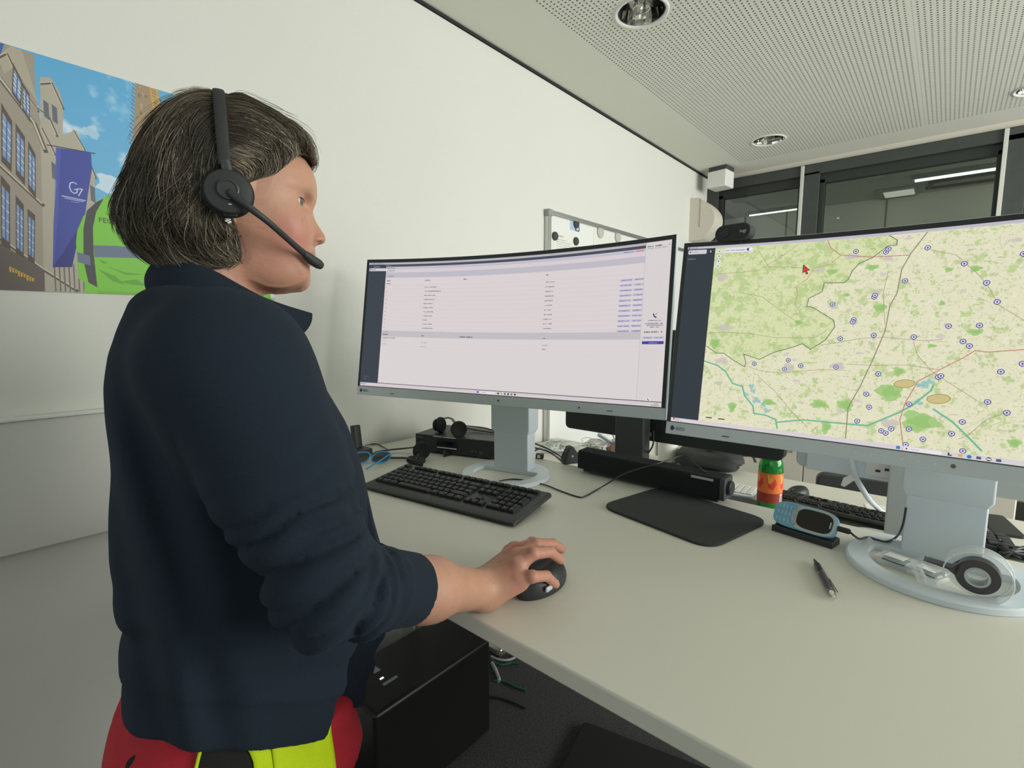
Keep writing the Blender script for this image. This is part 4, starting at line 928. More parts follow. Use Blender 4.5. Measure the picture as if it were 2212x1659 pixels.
# mouse under the hand
def mouse(label, loc, yaw, s=1.0, stripe=True, name='mouse'):
    t = thing(name, label, 'mouse', loc, yaw)
    nu, nv = 28, 12; V = []; F = []
    for j in range(nv+1):
        ph = (math.pi/2)*j/nv
        for i in range(nu):
            a = 2*math.pi*i/nu; w = 0.031-0.003*math.cos(a)**2
            V.append((0.057*math.cos(a)*math.cos(ph)**.6*s, w*math.sin(a)*math.cos(ph)**.6*s, (0.006+0.032*math.sin(ph)*(1-.18*math.cos(a)*math.cos(ph)))*s))
    for j in range(nv):
        for i in range(nu): F.append((j*nu+i, j*nu+(i+1) % nu, (j+1)*nu+(i+1) % nu, (j+1)*nu+i))
    F.append([nv*nu+i for i in range(nu)])
    base = [(0.057*math.cos(2*math.pi*i/nu)*.97*s, (0.031-0.003*math.cos(2*math.pi*i/nu)**2)*math.sin(2*math.pi*i/nu)*.97*s, 0.0008) for i in range(nu)]
    k = len(V); V += base
    for i in range(nu): F.append((k+i, k+(i+1) % nu, (i+1) % nu, i))
    F.append([k+nu-1-i for i in range(nu)])
    G().add(V, F).obj('mouse_shell', M_black, t, smooth=True, angle=60)
    G().lathe([(0.009*s, -0.003*s), (0.010*s, 0), (0.009*s, 0.003*s)], 18, T=TR((0.030*s, 0, 0.0285*s), rx=R_(90))).obj('scroll_wheel', M_dark, t, smooth=True)
    if stripe:
        for x0_, w_ in ((-0.022, 0.016), (-0.003, 0.010)):
            G().box((x0_*s, -0.0295*s, 0.0155*s), (w_*s, 0.004, 0.008*s)).obj('side_button', M_silver, t, bevel=0.0015)
    return t
mouse('black mouse with silver side buttons under the right hand of the person', (0.600, 0.4585, D1Z), R_(2))

# phone lying in its cradle
pa = Vector((1.092, 0.243, D1Z)); pb_ = Vector((1.070, 0.136, D1Z)); dv = pb_-pa; ang = math.atan2(dv.y, dv.x)
M_blue = mat('light_blue_plastic', (0.20, 0.44, 0.58), 0.4)
M_pale = mat('pale_grey_plastic', (0.50, 0.54, 0.53), 0.4)
t = thing('phone_cradle', 'black cradle stand holding the light blue phone', 'phone stand', (pa.x+0.002, pa.y, D1Z), ang)
prof = [(-0.016, 0.0), (-0.016, 0.012), (-0.012, 0.013), (-0.009, 0.009), (0.012, 0.016), (0.020, 0.012), (0.020, 0.0)]
V = []; n = len(prof)
for x in (0.006, 0.116): V += [(x, y, z) for y, z in prof]
F = [list(range(n-1, -1, -1)), list(range(n, 2*n))]+[(i, (i+1) % n, n+(i+1) % n, n+i) for i in range(n)]
G().add(V, F).obj('cradle_base', M_black, t, bevel=0.001)
G().add([(x, y, z) for x in (0.03, 0.09) for y, z in ((0.010, 0.012), (0.020, 0.012), (0.034, 0.05), (0.030, 0.052))], [(3, 2, 1, 0), (4, 5, 6, 7), (0, 1, 5, 4), (1, 2, 6, 5), (2, 3, 7, 6), (3, 0, 4, 7)]).obj('back_support', M_black, t)
t = thing('mobile_phone', 'light blue keypad phone with dark screen lying on its side in a black cradle', 'phone', (pa.x, pa.y, D1Z+0.0115), ang)
Tp = Matrix.Translation((0.058, -0.0045, 0.0)) @ Matrix.Rotation(R_(62), 4, 'X') @ Matrix.Translation((0, 0.0265, 0))   # phone plane: x along its length, y up, z towards the viewer
def phone_outline(k=1.0, dx=0):
    pts = []
    for i in range(48):
        a = 2*math.pi*i/48; x = math.copysign(abs(math.cos(a))**.45, math.cos(a))*0.0575*k; y = math.copysign(abs(math.sin(a))**.55, math.sin(a))*0.0255*k
        pts.append((x+dx, y))
    return pts
G().prism(phone_outline(), -0.006, 0.0055, T=Tp).obj('phone_body', M_blue, t, bevel=0.0025, bseg=3)
pale = [(x, y) for x, y in phone_outline(0.93, 0.002) if x > -0.012]; pale = [(-0.012, 0.0215)]+[(-0.020, 0.012), (-0.0225, 0), (-0.020, -0.012), (-0.012, -0.0215)]+sorted([q for q in pale if q[1] < 0], key=lambda q: q[0])+sorted([q for q in pale if q[1] >= 0], key=lambda q: -q[0])
G().prism(pale, 0.0055, 0.0064, T=Tp).obj('pale_face', M_pale, t)
scr = [(0.019+0.0315*math.copysign(abs(math.cos(2*math.pi*i/40))**.55, math.cos(2*math.pi*i/40)), 0.0195*math.copysign(abs(math.sin(2*math.pi*i/40))**.62, math.sin(2*math.pi*i/40))) for i in range(40)]
G().prism(scr, 0.0064, 0.0071, T=Tp).obj('phone_screen', mat('phone_glass', (0.02, 0.026, 0.022), 0.15), t)
for y in (0.0125, 0, -0.0125): G().ellip((-0.0165+abs(y)*.12, y, 0.0068), (0.0042, 0.0055, 0.0018), 14, 8, T=Tp).obj('menu_key', mat('menu_key', (.38, .40, .39), .4), t, smooth=True)
for i in range(4):
    for j in range(3): G().ellip((-0.0268-i*0.0072, (j-1)*0.0135, 0.0060), (0.0028, 0.0052, 0.0016), 12, 8, T=Tp).obj('number_key', mat('number_key', (.30, .52, .64), .3) if i+j == 0 else bpy.data.materials['number_key'], t, smooth=True)
G().box((0.047, 0, 0.0073), (0.0022, 0.012, 0.0004), T=Tp).obj('earpiece', M_pale, t)
# charging cable
q0 = t.matrix_basis @ Tp @ Vector((0.0575, 0, 0)); 
t2 = thing('charging_cable', 'black charging cable with thick plug in the end of the blue phone', 'cable', (0, 0, 0))
dq = (t.matrix_basis.to_3x3() @ (Tp.to_3x3() @ Vector((1, 0, 0)))).normalized()
q0 = t.matrix_basis @ (Tp @ Vector((0.0575, 0, 0)))
G().tube([q0+dq*0.0005, q0+dq*0.018, q0+dq*0.020], [0.0052, 0.0052, 0.004], 12).obj('plug', M_black, t2, smooth=True, angle=30)
pts = smooth_path([q0+dq*0.019, q0+dq*0.035+Vector((0, 0, -0.008)), at(1875, 1160, D1Z+0.010), at(1895, 1166, D1Z+0.0145), at(1915, 1170, D1Z+0.0145), at(1935, 1161, D1Z+0.0155), atx(1947, 1143, 1.085), atx(1953, 1122, 1.092), atx(1957, 1096, 1.098)], 6)
G().tube(pts, 0.0018, 8).obj('cord', M_black, t2, smooth=True)

# pen
pa = at(1758, 1207, D1Z+0.006); pb_ = at(1803, 1290, D1Z+0.006); d = pb_-pa; Lp = d.length
t = thing('ballpoint_pen', 'dark grey ballpoint pen with clip lying on the front desk', 'pen', (pa.x, pa.y, D1Z+0.0058), math.atan2(d.y, d.x))
M_pen = mat('pen_grey', (0.085, 0.08, 0.085), 0.3, metal=0.5)
G().lathe([(0.0007, 0), (0.0016, 0.004), (0.0042, 0.022), (0.0052, 0.024), (0.0055, 0.055)], 18, T=TR(ry=R_(90))).obj('pen_grip', M_pen, t, smooth=True)
G().lathe([(0.0055, 0.056), (0.0056, 0.06), (0.0054, 0.112), (0.005, 0.118)], 18, T=TR(ry=R_(90))).obj('pen_barrel', mat('pen_barrel', (0.11, 0.10, 0.105), 0.25, metal=0.3), t, smooth=True)
for x in (0.0545, 0.112): G().lathe([(0.0058, x), (0.0058, x+0.003)], 18, T=TR(ry=R_(90))).obj('pen_ring', M_steel, t, smooth=True)
G().lathe([(0.0048, 0.118), (0.0045, 0.124), (0.003, 0.128), (0.003, 0.133), (0, 0.134)], 18, T=TR(ry=R_(90))).obj('push_button', M_steel, t, smooth=True)
G().add([(x, y, z) for x, z0_ in ((0.082, 0.0058), (0.120, 0.0066)) for y, z in ((-0.0022, z0_), (0.0022, z0_), (0.0022, z0_+0.0012), (-0.0022, z0_+0.0012))], [(0, 1, 2, 3), (7, 6, 5, 4), (0, 4, 5, 1), (1, 5, 6, 2), (2, 6, 7, 3), (3, 7, 4, 0)], T=TR(rx=R_(-55))).obj('pen_clip', M_pen, t)

M_clear2 = mat('clear_thin_plastic', (0.80, 0.86, 0.85), 0.10, alpha=0.30, spec=0.8)
M_rim = mat('bright_plastic_edge', (0.85, 0.9, 0.9), 0.2, alpha=0.75)
# tape dispenser and little packs inside the ring foot
cc = at(2112, 1243, D1Z+0.040)
t = thing('tape_dispenser', 'clear plastic tape dispenser with dark roll standing in the ring foot of the map screen', 'tape dispenser', (cc.x, cc.y, D1Z+0.0005), math.atan2(cc.y, cc.x)-R_(90))
# local x to the right of the viewer is -x ; axis of the roll points to the viewer (-y)
Tt = Matrix.Translation((0, 0, 0.040)) @ Matrix.Rotation(R_(90), 4, 'X')
def arc_band(r0, r1, a0, a1, w, n=28, z0=0):
    rings = []
    for k in range(n+1):
        a = R_(a0+(a1-a0)*k/n); c, s = math.cos(a), math.sin(a)
        rings.append([(r0*c, r0*s, z0-w/2), (r1*c, r1*s, z0-w/2), (r1*c, r1*s, z0+w/2), (r0*c, r0*s, z0+w/2)])
    return rings
G().loft(arc_band(0.0375, 0.0388, -75, 195, 0.030), T=Tt).obj('clear_cover', M_clear2, t)
G().lathe([(0.0385, -0.0150), (0.0385, -0.0138), (0, -0.0138)], 40, T=Tt).obj('clear_side', M_clear2, t)
for z_ in (-0.0150, 0.0150): G().tube([Tt @ Vector((0.0388*math.cos(R_(a_)), 0.0388*math.sin(R_(a_)), z_)) for a_ in range(-75, 196, 6)], 0.0008, 6).obj('cover_rim', M_rim, t, smooth=True)
G().prism([(-0.038, -0.01), (-0.062, 0.002), (-0.075, -0.012), (-0.066, -0.034), (-0.02, -0.0392), (0.01, -0.0392), (0.006, -0.036), (-0.02, -0.035), (-0.058, -0.030), (-0.068, -0.012), (-0.060, -0.002), (-0.036, -0.012)], -0.013, 0.013, T=Tt).obj('clear_base', M_clear2, t)
G().prism([(-0.078, -0.005), (-0.060, 0.006), (-0.058, 0.004), (-0.077, -0.008)], -0.013, 0.013, T=Tt).obj('cutter_blade', M_clear2, t)
M_tape = mat('dark_tape', (0.055, 0.05, 0.055), 0.25)
rings = arc_band(0.0150, 0.0255, 0, 360, 0.019, 40)
G().loft(rings, T=Tt, caps=False).obj('tape_roll', M_tape, t, smooth=True)
G().loft(arc_band(0.0118, 0.0148, 0, 360, 0.024, 36), T=Tt, caps=False).obj('core', mat('milky_core', (.75, .8, .78), .2, trans=.6), t, smooth=True)
G().prism([(-0.018, 0.018), (-0.010, 0.0235), (-0.03, 0.004), (-0.062, 0.006), (-0.063, 0.0045), (-0.034, 0.001), (-0.024, -0.006)], -0.0095, 0.0095, T=Tt).obj('tape_end', M_tape, t)
M_mem = mat('green_circuit', (0.03, 0.075, 0.05), 0.5)
for (px, py, yw, lab) in ((1935, 1222, -20, 'small clear case with green insert inside the ring foot, nearest the neck'), (2003, 1248, -28, 'small clear case with green insert beside the tape dispenser')):
    q = at(px, py, D1Z)
    t = thing('clear_case', lab, 'case', (q.x, q.y, D1Z+0.0005), R_(yw), 'small clear cases in the ring foot')
    G().box((0, 0, 0.004), (0.034, 0.045, 0.008)).obj('case_base', M_clear2, t, bevel=0.001)
    G().box((0, 0, 0.0098), (0.024, 0.033, 0.0035)).obj('insert', M_mem, t, bevel=0.0005)
    G().box((0.001, 0.001, 0.0135), (0.037, 0.047, 0.0035)).obj('case_lid', M_clear2, t, bevel=0.001)
    G().box((0.001, 0.001, 0.0157), (0.020, 0.028, 0.0006)).obj('case_sticker', M_paper, t)

# black media box with things on it
ang = math.atan2(1.024-1.299, 1.097-1.011)
t = thing('media_box', 'flat black desktop recorder box standing at the wall behind the left screen foot', 'electronic device', (1.011, 1.299, D1Z), ang)
Lb, Db, Hb = 0.288, 0.17, 0.056
G().box((Lb/2, Db/2, Hb/2+0.004), (Lb, Db, Hb)).obj('case', M_black, t, bevel=0.002)
G().box((Lb*0.42, -0.001, 0.031), (0.075, 0.003, 0.030)).obj('display_window', mat('display_glass', (.008, .010, .016), .15), t, bevel=0.001)
G().box((Lb*0.42, -0.0032, 0.0235), (0.072, 0.0015, 0.0035)).obj('slot', M_silver, t)
g = G()
for k in range(5): g.box((0.010+k*0.0045, -0.0008, 0.0505), (0.0028, 0.0008, 0.0045 if k % 2 else 0.006))
g.obj('logo_mark', M_logog, t)
G().box((Lb*0.30, -0.0015, 0.0575), (0.030, 0.003, 0.002)).obj('sticker', M_silver, t)
G().box((Lb*0.45, -0.0015, 0.0575), (0.045, 0.003, 0.002)).obj('sticker', M_silver, t)
for x in (0.210, 0.222): G().lathe([(0.004, 0), (0.003, 0.0012), (0, 0.0012)], 12, T=TR((x, -0.0003, 0.021), rx=R_(90))).obj('port', M_dark, t)
for x in (0.242,): G().lathe([(0.0065, 0), (0.005, 0.0015), (0, 0.0015)], 14, T=TR((x, -0.0003, 0.019), rx=R_(90))).obj('socket', M_dark, t)
for x in (0.03, Lb-0.03):
    for y in (0.02, Db-0.02): G().box((x, y, 0.002), (0.02, 0.02, 0.004)).obj('foot', M_black, t)
G().add([(0.115, -0.001, 0.02), (0.135, -0.001, 0.0), (0.125, -0.03, 0.0), (0.11, -0.012, 0.012)], [(0, 1, 2), (0, 2, 3), (0, 3, 1), (1, 3, 2)]).obj('cable_tie', M_black, t)
mb = t
def cushion(name, r, d, c, direction, parent, m1=None):
    q = Vector(direction).to_track_quat('Z', 'Y').to_matrix().to_4x4(); T = Matrix.Translation(c) @ q
    o = G().lathe([(0.0, 0.001), (r*.62, 0.001), (r*.78, 0.004), (r, d*.35), (r, d*.6), (r*.9, d*.8), (r*.7, d*.72), (r*.45, d*.55), (0, d*.5)], 28, T=T, cap=False).obj(name, m1 or M_foam, parent, smooth=True, angle=70); return o
M_foam = mat('black_foam', (0.016, 0.018, 0.018), 0.85, bump=0.4, bscale=700)
def loose_headset(label, c1, c2, d1, d2, band, r=0.027, mic=None):
    t = thing('headset', label, 'headset', (0, 0, 0))
    for c, d in ((c1, d1), (c2, d2)):
        cushion('ear_cushion', r, 0.022, c, d, t)
        q = Vector(d).normalized()
        G().lathe([(r*.8, 0), (r*.75, -0.008), (r*.3, -0.012), (0, -0.012)], 24, T=Matrix.Translation(c) @ q.to_track_quat('Z', 'Y').to_matrix().to_4x4()).obj('ear_cup', M_black, t, smooth=True)
    G().tube(smooth_path(band, 8), 0.0055, 10, flat=(0.5, 1.0)).obj('headband', M_black, t, smooth=True)
    if mic: G().tube(smooth_path(mic, 6), 0.0028, 8).obj('microphone_boom', M_black, t, smooth=True)
    return t
zt_ = D1Z+0.06
h1 = at(946, 918, zt_+0.024); h2 = at(990, 926, zt_+0.022)
loose_headset('black headset with two round cushions lying on top of the recorder box', h1, h2, (0.25, -0.9, 0.1), (-0.55, -0.85, 0.05),
              [h1+Vector((0, 0.008, 0.012)), at(962, 906, zt_+0.03)+Vector((0.02, 0.02, 0)), at(975, 908, zt_+0.03)+Vector((0.02, 0.02, 0)), h2+Vector((0.005, 0.012, 0.012)), at(1015, 926, zt_+0.01), at(1045, 931, zt_+0.006), at(1068, 934, zt_+0.004), at(1085, 930, zt_+0.004)], r=0.0265)
tag(G().tube(smooth_path([h2+Vector((0, 0, 0.012)), at(1020, 921, zt_+0.010), at(1050, 925, zt_+0.012), at(1078, 935, zt_+0.004), at(1090, 940, zt_+0.004)], 6), 0.002, 8).obj('cable', M_black, smooth=True), 'thin black headset cable lying on the recorder box', 'cable')
h1 = at(908, 973, D1Z+0.030); h2 = at(898, 1002, D1Z+0.012)
loose_headset('black headset lying on the desk between the recorder box and the keyboard', h1, h2, (-0.3, -0.95, 0.1), (0.05, -0.1, 1), [h1+Vector((0, 0.012, 0.01)), at(880, 968, D1Z+0.016), at(840, 972, D1Z+0.012), at(812, 977, D1Z+0.011), at(806, 983, D1Z+0.010), at(815, 988, D1Z+0.010), at(845, 989, D1Z+0.008), at(880, 990, D1Z+0.008), h2+Vector((0, 0.01, 0.004))], r=0.0275,
              mic=[h2+Vector((0.0, 0.0, 0.010)), at(905, 980, D1Z+0.03), at(920, 974, D1Z+0.028)])
tag(G().tube(smooth_path([at(788, 962, D1Z+0.003), at(812, 959, D1Z+0.003), at(832, 968, D1Z+0.006), at(838, 972, D1Z+0.020)], 6), 0.0018, 8).obj('cable', M_black, smooth=True), 'thin black cable curling beside the blue glasses', 'cable')

# blue glasses
M_bframe = mat('bright_blue_frame', (0.03, 0.30, 0.60), 0.3); M_lens = mat('dark_lens', (0.06, 0.06, 0.05), 0.1, alpha=0.75)
t = thing('glasses', 'bright blue framed glasses with dark lenses lying left of the keyboard', 'glasses', (0, 0, 0))
g0 = at(840, 1001, D1Z); g1 = at(770, 1003, D1Z)
def lens_ring(c, w, h, m=26):
    out = []
    for k in range(m):
        a = 2*math.pi*k/m; u = math.copysign(abs(math.cos(a))**.8, math.cos(a))*w; v = math.copysign(abs(math.sin(a))**.8, math.sin(a))*h
        out.append((u, v))
    return out
dirn = (g1-g0).normalized(); upn = (Vector((0, 0, 1))*0.75+Vector((0.6, 0.15, 0))).normalized()
for s, nm in ((0.022, 'lens'), (0.082, 'lens')):
    c = g0+dirn*s+Vector((0, 0, 0.020)); P3 = [c+dirn*u+upn*v for u, v in lens_ring(c, 0.026, 0.018)]
    fr_ = G().tube(P3, 0.0022, 8, closed=True).obj('frame', M_bframe, t, smooth=True)
    nrm_ = dirn.cross(upn).normalized()*0.0008
    G().loft([[p_-nrm_ for p_ in P3], [p_+nrm_ for p_ in P3]]).obj('lens', M_lens, t)
c0 = g0+dirn*-0.004+Vector((0, 0, 0.028))
G().tube(smooth_path([c0, c0+Vector((-0.035, -0.005, -0.010)), c0+Vector((-0.09, -0.012, -0.0235))], 5), 0.0022, 8).obj('temple', M_bframe, t, smooth=True)
c0 = g0+dirn*0.108+Vector((0, 0, 0.028))
G().tube(smooth_path([c0, c0+Vector((-0.03, 0.02, -0.010)), c0+Vector((-0.08, 0.06, -0.0235))], 5), 0.0022, 8).obj('temple', M_bframe, t, smooth=True)
G().tube([g0+dirn*0.048+Vector((0, 0, 0.026)), g0+dirn*0.056+Vector((0, 0, 0.026))], 0.0025, 8).obj('bridge', M_bframe, t)

# upright black handset in a small stand beside the wall
q = at(791, 984, D1Z)
t = thing('cordless_handset', 'slim black handset standing upright in a small grey stand close to the person', 'phone', (q.x-0.01, q.y+0.02, D1Z))
G().box((0, 0, 0.011), (0.06, 0.055, 0.022)).obj('charging_stand', M_dark, t, bevel=0.003)
G().prism(rrect(0.03, 0.022, 0.008), 0, 0.075, T=TR((0, 0.012, 0.02), rx=R_(-8))).obj('handset_body', M_black, t, bevel=0.003)
# plugs, cables and power adapter behind the left foot
q = at(1232, 1000, D1Z)
t = thing('power_adapter', 'black power adapter standing left of the soundbar', 'power adapter', (q.x, q.y, D1Z), R_(-30))
G().prism([(-0.026, 0.0), (0.026, 0.0), (0.026, 0.02), (0.004, 0.052), (-0.008, 0.052), (-0.026, 0.018)], -0.015, 0.015, T=TR(rx=R_(90))).obj('adapter_body', M_black, t, bevel=0.003)
G().lathe([(0.004, 0), (0.003, 0.001), (0, 0.001)], 10, T=TR((0, -0.0151, 0.024), rx=R_(90))).obj('adapter_led', M_steel, t)
for k, (pts, lab) in enumerate((([(1150, 956, .03), (1180, 968, .012), (1205, 982, .004), (1225, 998, .003)], 'black cable sloping from the left screen neck towards the power adapter'),
                               ([(1148, 966, .02), (1178, 973, .01), (1200, 985, .005), (1222, 1001, .003)], 'black cable lying beside the silver plug'),
                               ([(1150, 978, .012), (1165, 970, .02), (1190, 978, .008), (1212, 996, .003)], 'short looped black cable behind the left screen neck'))):
    tag(G().tube(smooth_path([at(a, b2, D1Z+h) for a, b2, h in pts], 6), 0.0026, 8).obj('cable', M_black, smooth=True), lab, 'cable')
q = at(1166, 990, D1Z)
t = thing('plug_connector', 'small silver plug connector lying behind the neck of the left screen', 'plug', (q.x, q.y, D1Z), R_(30))
G().box((0, 0, 0.008), (0.018, 0.024, 0.014)).obj('connector_body', M_dark, t, bevel=0.001)
G().box((-0.0095, 0.002, 0.008), (0.004, 0.010, 0.010)).obj('connector_tip', M_steel, t, bevel=0.001)

# ================================================================== things on the back desk
def back_monitor(label, x, y0, y1, z0, z1, m, neckY, lobe, neck_m, base_x, th=0.05):
    t = thing('monitor', label, 'computer monitor', (base_x, neckY, D2Z))
    w = y0-y1; cy = (y0+y1)/2-neckY; rx = x-base_x
    P = rrect(w, z1-z0, 0.018, 5)
    Tm = Matrix.Translation((rx+th/2, cy, (z0+z1)/2-D2Z)) @ Matrix.Rotation(R_(90), 4, 'Z') @ Matrix.Rotation(R_(90), 4, 'X')
    G().prism(P, -th/2, th/2, T=Tm).obj('housing', m, t, bevel=0.004)
    G().box((rx+th+0.001, cy, (z0+z1)/2-D2Z), (0.002, w-0.02, z1-z0-0.03)).obj('screen', mat('unlit_screen', (.01, .01, .012), .12), t)
    if lobe: lobe(t, rx, cy, w)
    G().box((rx-0.045, 0, (z0+0.12-D2Z)/2+0.005), (0.05, 0.10, z0+0.12-D2Z-0.01)).obj('neck', neck_m, t, bevel=0.004)
    G().prism(rrect(0.24, 0.26, 0.05), 0.0, 0.012, T=Matrix.Translation((rx+0.02, 0, 0))).obj('base_plate', neck_m, t, bevel=0.003)
    return t
xk = 1.50
yl = atx(1221, 900, xk).y; yr = atx(1692, 975, xk).y; zb = atx(1560, 978, xk).z
def lobe_black(t, rx, cy, w):
    g = G(); rings = []
    for s, zb_, in ((-0.5, 0.0), (-0.30, -0.012), (0.0, -0.016), (0.25, -0.012), (0.5, 0.035)):
        y = cy+s*w; rings.append([(rx-0.03*(1-(2*s)**2)**.5-0.002, y, zb-D2Z+zb_+0.004), (rx+0.02, y, zb-D2Z+zb_), (rx+0.02, y, zb-D2Z+0.22), (rx-0.03*(1-(2*s)**2)**.5-0.002, y, zb-D2Z+0.22)])
bt = back_monitor('wide black monitor seen from behind on the back desk, between the two wide screens', xk, yl, yr, zb, zb+0.36, M_black, (atx(1330, 940, 1.44).y+atx(1394, 940, 1.44).y)/2, None, M_dark, 1.44)
text_obj('rating_print', 'C', 0.004, M_dark, bt, TR((0.0, 0, 0.4)))
bpy.data.objects.remove(bpy.data.objects['rating_print'])
G().box((xk-1.44-0.001, atx(1403, 938, xk).y-bt.location.y, atx(1403, 938, xk).z-D2Z), (0.002, 0.012, 0.012)).obj('sticker', M_greyplast, bt)
wt_y0 = atx(1719, 1000, xk).y
wt = back_monitor('grey-white monitor seen from behind on the back desk, below the map screen', xk, wt_y0, -0.19, atx(1800, 1018, xk).z, atx(1800, 1018, xk).z+0.33, M_pale, 0.03, None, M_pale, 1.46, th=0.04)
zl = atx(1800, 1002, xk).z-D2Z
G().box((0.038, 0.10, zl+0.012), (0.012, 0.26, 0.07)).obj('port_cover', M_shell, wt, bevel=0.004)
lb = G().box((0.0305, 0.035, zl+0.004), (0.002, 0.13, 0.032)).obj('rating_label', M_paper, wt)
p_ = G()
for k in range(5): p_.box((0.0290, 0.075-k*0.018, zl+0.002+(k % 2)*0.006), (0.001, 0.010, 0.006))
p_.obj('label_print', M_dark, lb)
t = thing('white_cable', 'thick white cable hanging from the grey-white monitor down to the back desk', 'cable', (0, 0, 0))
pts = [atx(1838, 985, 1.46), atx(1842, 1010, 1.45), atx(1848, 1030, 1.46), atx(1862, 1055, 1.50), atx(1880, 1082, 1.56), at(1905, 1105, D2Z+0.012), at(1935, 1124, D2Z+0.008), at(1975, 1140, D2Z+0.006)]
G().tube(smooth_path(pts, 6), 0.0065, 10).obj('cable_jacket', M_shell, t, smooth=True)
G().add([tuple(atx(a, b2, x)) for x in (1.455, 1.458) for a, b2 in ((1845, 1022), (1822, 1032), (1816, 1048), (1824, 1052), (1848, 1036))], [(0, 1, 2, 3, 4), (9, 8, 7, 6, 5)]+[(i, (i+1) % 5, 5+(i+1) % 5, 5+i) for i in range(5)]).obj('cable_tag', M_white, t)
# dangling thin cable of the black monitor
tag(G().tube(smooth_path([atx(1412, 930, 1.46), atx(1411, 958, 1.45), atx(1403, 975, 1.44), at(1392, 990, D2Z+0.004), at(1380, 992, D2Z+0.003)], 6), 0.0025, 8).obj('cable', M_black, smooth=True), 'thin black cable hanging down beside the neck of the black monitor', 'cable')

# green bottle with orange label
q = at(1660, 1104, D2Z)
t = thing('bottle', 'green glass bottle with orange label standing behind the desk edge', 'bottle', (q.x, q.y, D2Z))
M_gglass = mat('green_glass', (0.02, 0.36, 0.05), 0.05, trans=0.55, ior=1.45, spec=0.7)
G().lathe([(0.0, 0.001), (0.028, 0.001), (0.033, 0.005), (0.034, 0.03), (0.034, 0.135), (0.033, 0.15), (0.028, 0.168), (0.020, 0.190), (0.0145, 0.205), (0.0135, 0.235), (0.0145, 0.237), (0.0145, 0.243), (0, 0.243)], 36, cap=False).obj('glass_body', M_gglass, t, smooth=True, angle=60)
p = Pic(200, 90, 3, hexc(232, 120, 50)); p.rect(0, 60, 200, 30, hexc(150, 50, 34)); 
for k in range(4):
    x = k*50+8; p.poly([(x, 12), (x+14, 34), (x+30, 14), (x+38, 30), (x+22, 50), (x+6, 42)], hexc(214, 60, 44)); p.ell(x+12, 18, 8, 10, hexc(240, 160, 60)); p.poly([(x+2, 4), (x+7, 3), (x+12, 30), (x+6, 30)], hexc(240, 176, 90))
p.rect(112, 62, 16, 26, hexc(230, 226, 220)); 
for k in range(7): p.rect(114+k*2, 66, 1, 18, (.15, .15, .15))
me = bpy.data.meshes.new('label'); V = []; F = []; n = 40
for k in range(n+1):
    a = R_(105+250*k/n); V += [(0.0345*math.cos(a), 0.0345*math.sin(a), 0.035), (0.0345*math.cos(a), 0.0345*math.sin(a), 0.125)]
for k in range(n): F.append((2*k, 2*k+2, 2*k+3, 2*k+1))
me.from_pydata(V, [], F); uv = me.uv_layers.new(name='uv')
for k, f_ in enumerate(me.polygons):
    for li, c in zip(f_.loop_indices, ((k/n, 0), ((k+1)/n, 0), ((k+1)/n, 1), (k/n, 1))): uv.data[li].uv = c
me.materials.append(pic_mat('bottle_label', p.image('bottle_label'))); o = bpy.data.objects.new('label', me); COL.objects.link(o); o.parent = t
G().lathe([(0.0155, 0.238), (0.016, 0.252), (0.014, 0.254), (0, 0.254)], 24).obj('cap', mat('bottle_cap', (.5, .12, .05), .4), t, smooth=True)

q = at(1840, 1128, D2Z+0.02)
full_keyboard('black keyboard at the near side of the back desk, half hidden by the front desk', (1.735, 0.175, D2Z), R_(84), group=None)
mouse('small black mouse on the back desk beside the green bottle', (at(1709, 1078, D2Z).x+0.035, at(1709, 1078, D2Z).y-0.01, D2Z), R_(160), 0.9, False)
# pale keyboard, right of the soundbar
q = at(1604, 1066, D2Z)
t = thing('slim_keyboard', 'slim white keyboard just visible past the right end of the soundbar', 'keyboard', (q.x, q.y+0.10, D2Z), R_(94))
G().box((0, 0, 0.006), (0.28, 0.115, 0.009)).obj('keyboard_case', M_shell, t, bevel=0.003)
g = G()
for r in range(5):
    for c in range(14): g.box((-0.126+c*0.0194, -0.041+r*0.019, 0.0125), (0.0165, 0.016, 0.004))
g.obj('keys', M_white, t, bevel=0.001)
q = at(1612, 1084, D2Z)
tag(G().prism(rrect(0.10, 0.16, 0.01), 0, 0.006, T=TR((q.x-0.035, q.y+0.02, D2Z), rz=R_(8))).obj('grey_folder', M_dark, bevel=0.001), 'flat dark grey pad lying below the slim white keyboard', 'pad')
# mug, pouch, bags, masks
q = at(1442, 996, D2Z)
t = thing('mug', 'white cylindrical mug standing behind the soundbar', 'mug', (q.x, q.y, D2Z))
G().lathe([(0, 0.001), (0.036, 0.001), (0.040, 0.004), (0.041, 0.095), (0.038, 0.095), (0.037, 0.008), (0, 0.007)], 36, cap=False).obj('cup', M_white, t, smooth=True, angle=50)
G().tube(smooth_path([(0.039, 0.0, 0.078), (0.062, 0.0, 0.074), (0.066, 0.0, 0.05), (0.055, 0.0, 0.026), (0.039, 0.0, 0.02)], 6), 0.005, 10).obj('handle', M_white, t, smooth=True)
q = at(1520, 1016, D2Z)
t = thing('pouch', 'black zipped pouch lying under the black monitor', 'pouch', (q.x+0.05, q.y, D2Z+0.003), R_(-80))
nu, nv = 40, 14; V = []; F = []
for j in range(nv+1):
    th = -math.pi/2+math.pi*j/nv
    for i in range(nu):
        a = 2*math.pi*i/nu; k = math.cos(th)**.35*(1+.03*math.sin(3*a+j))
        V.append((0.125*math.copysign(abs(math.cos(a))**.6, math.cos(a))*k, 0.08*math.copysign(abs(math.sin(a))**.6, math.sin(a))*k, 0.034+0.034*math.sin(th)*(1+.15*math.sin(5*a)*math.cos(th)+.15*math.cos(a*2))))
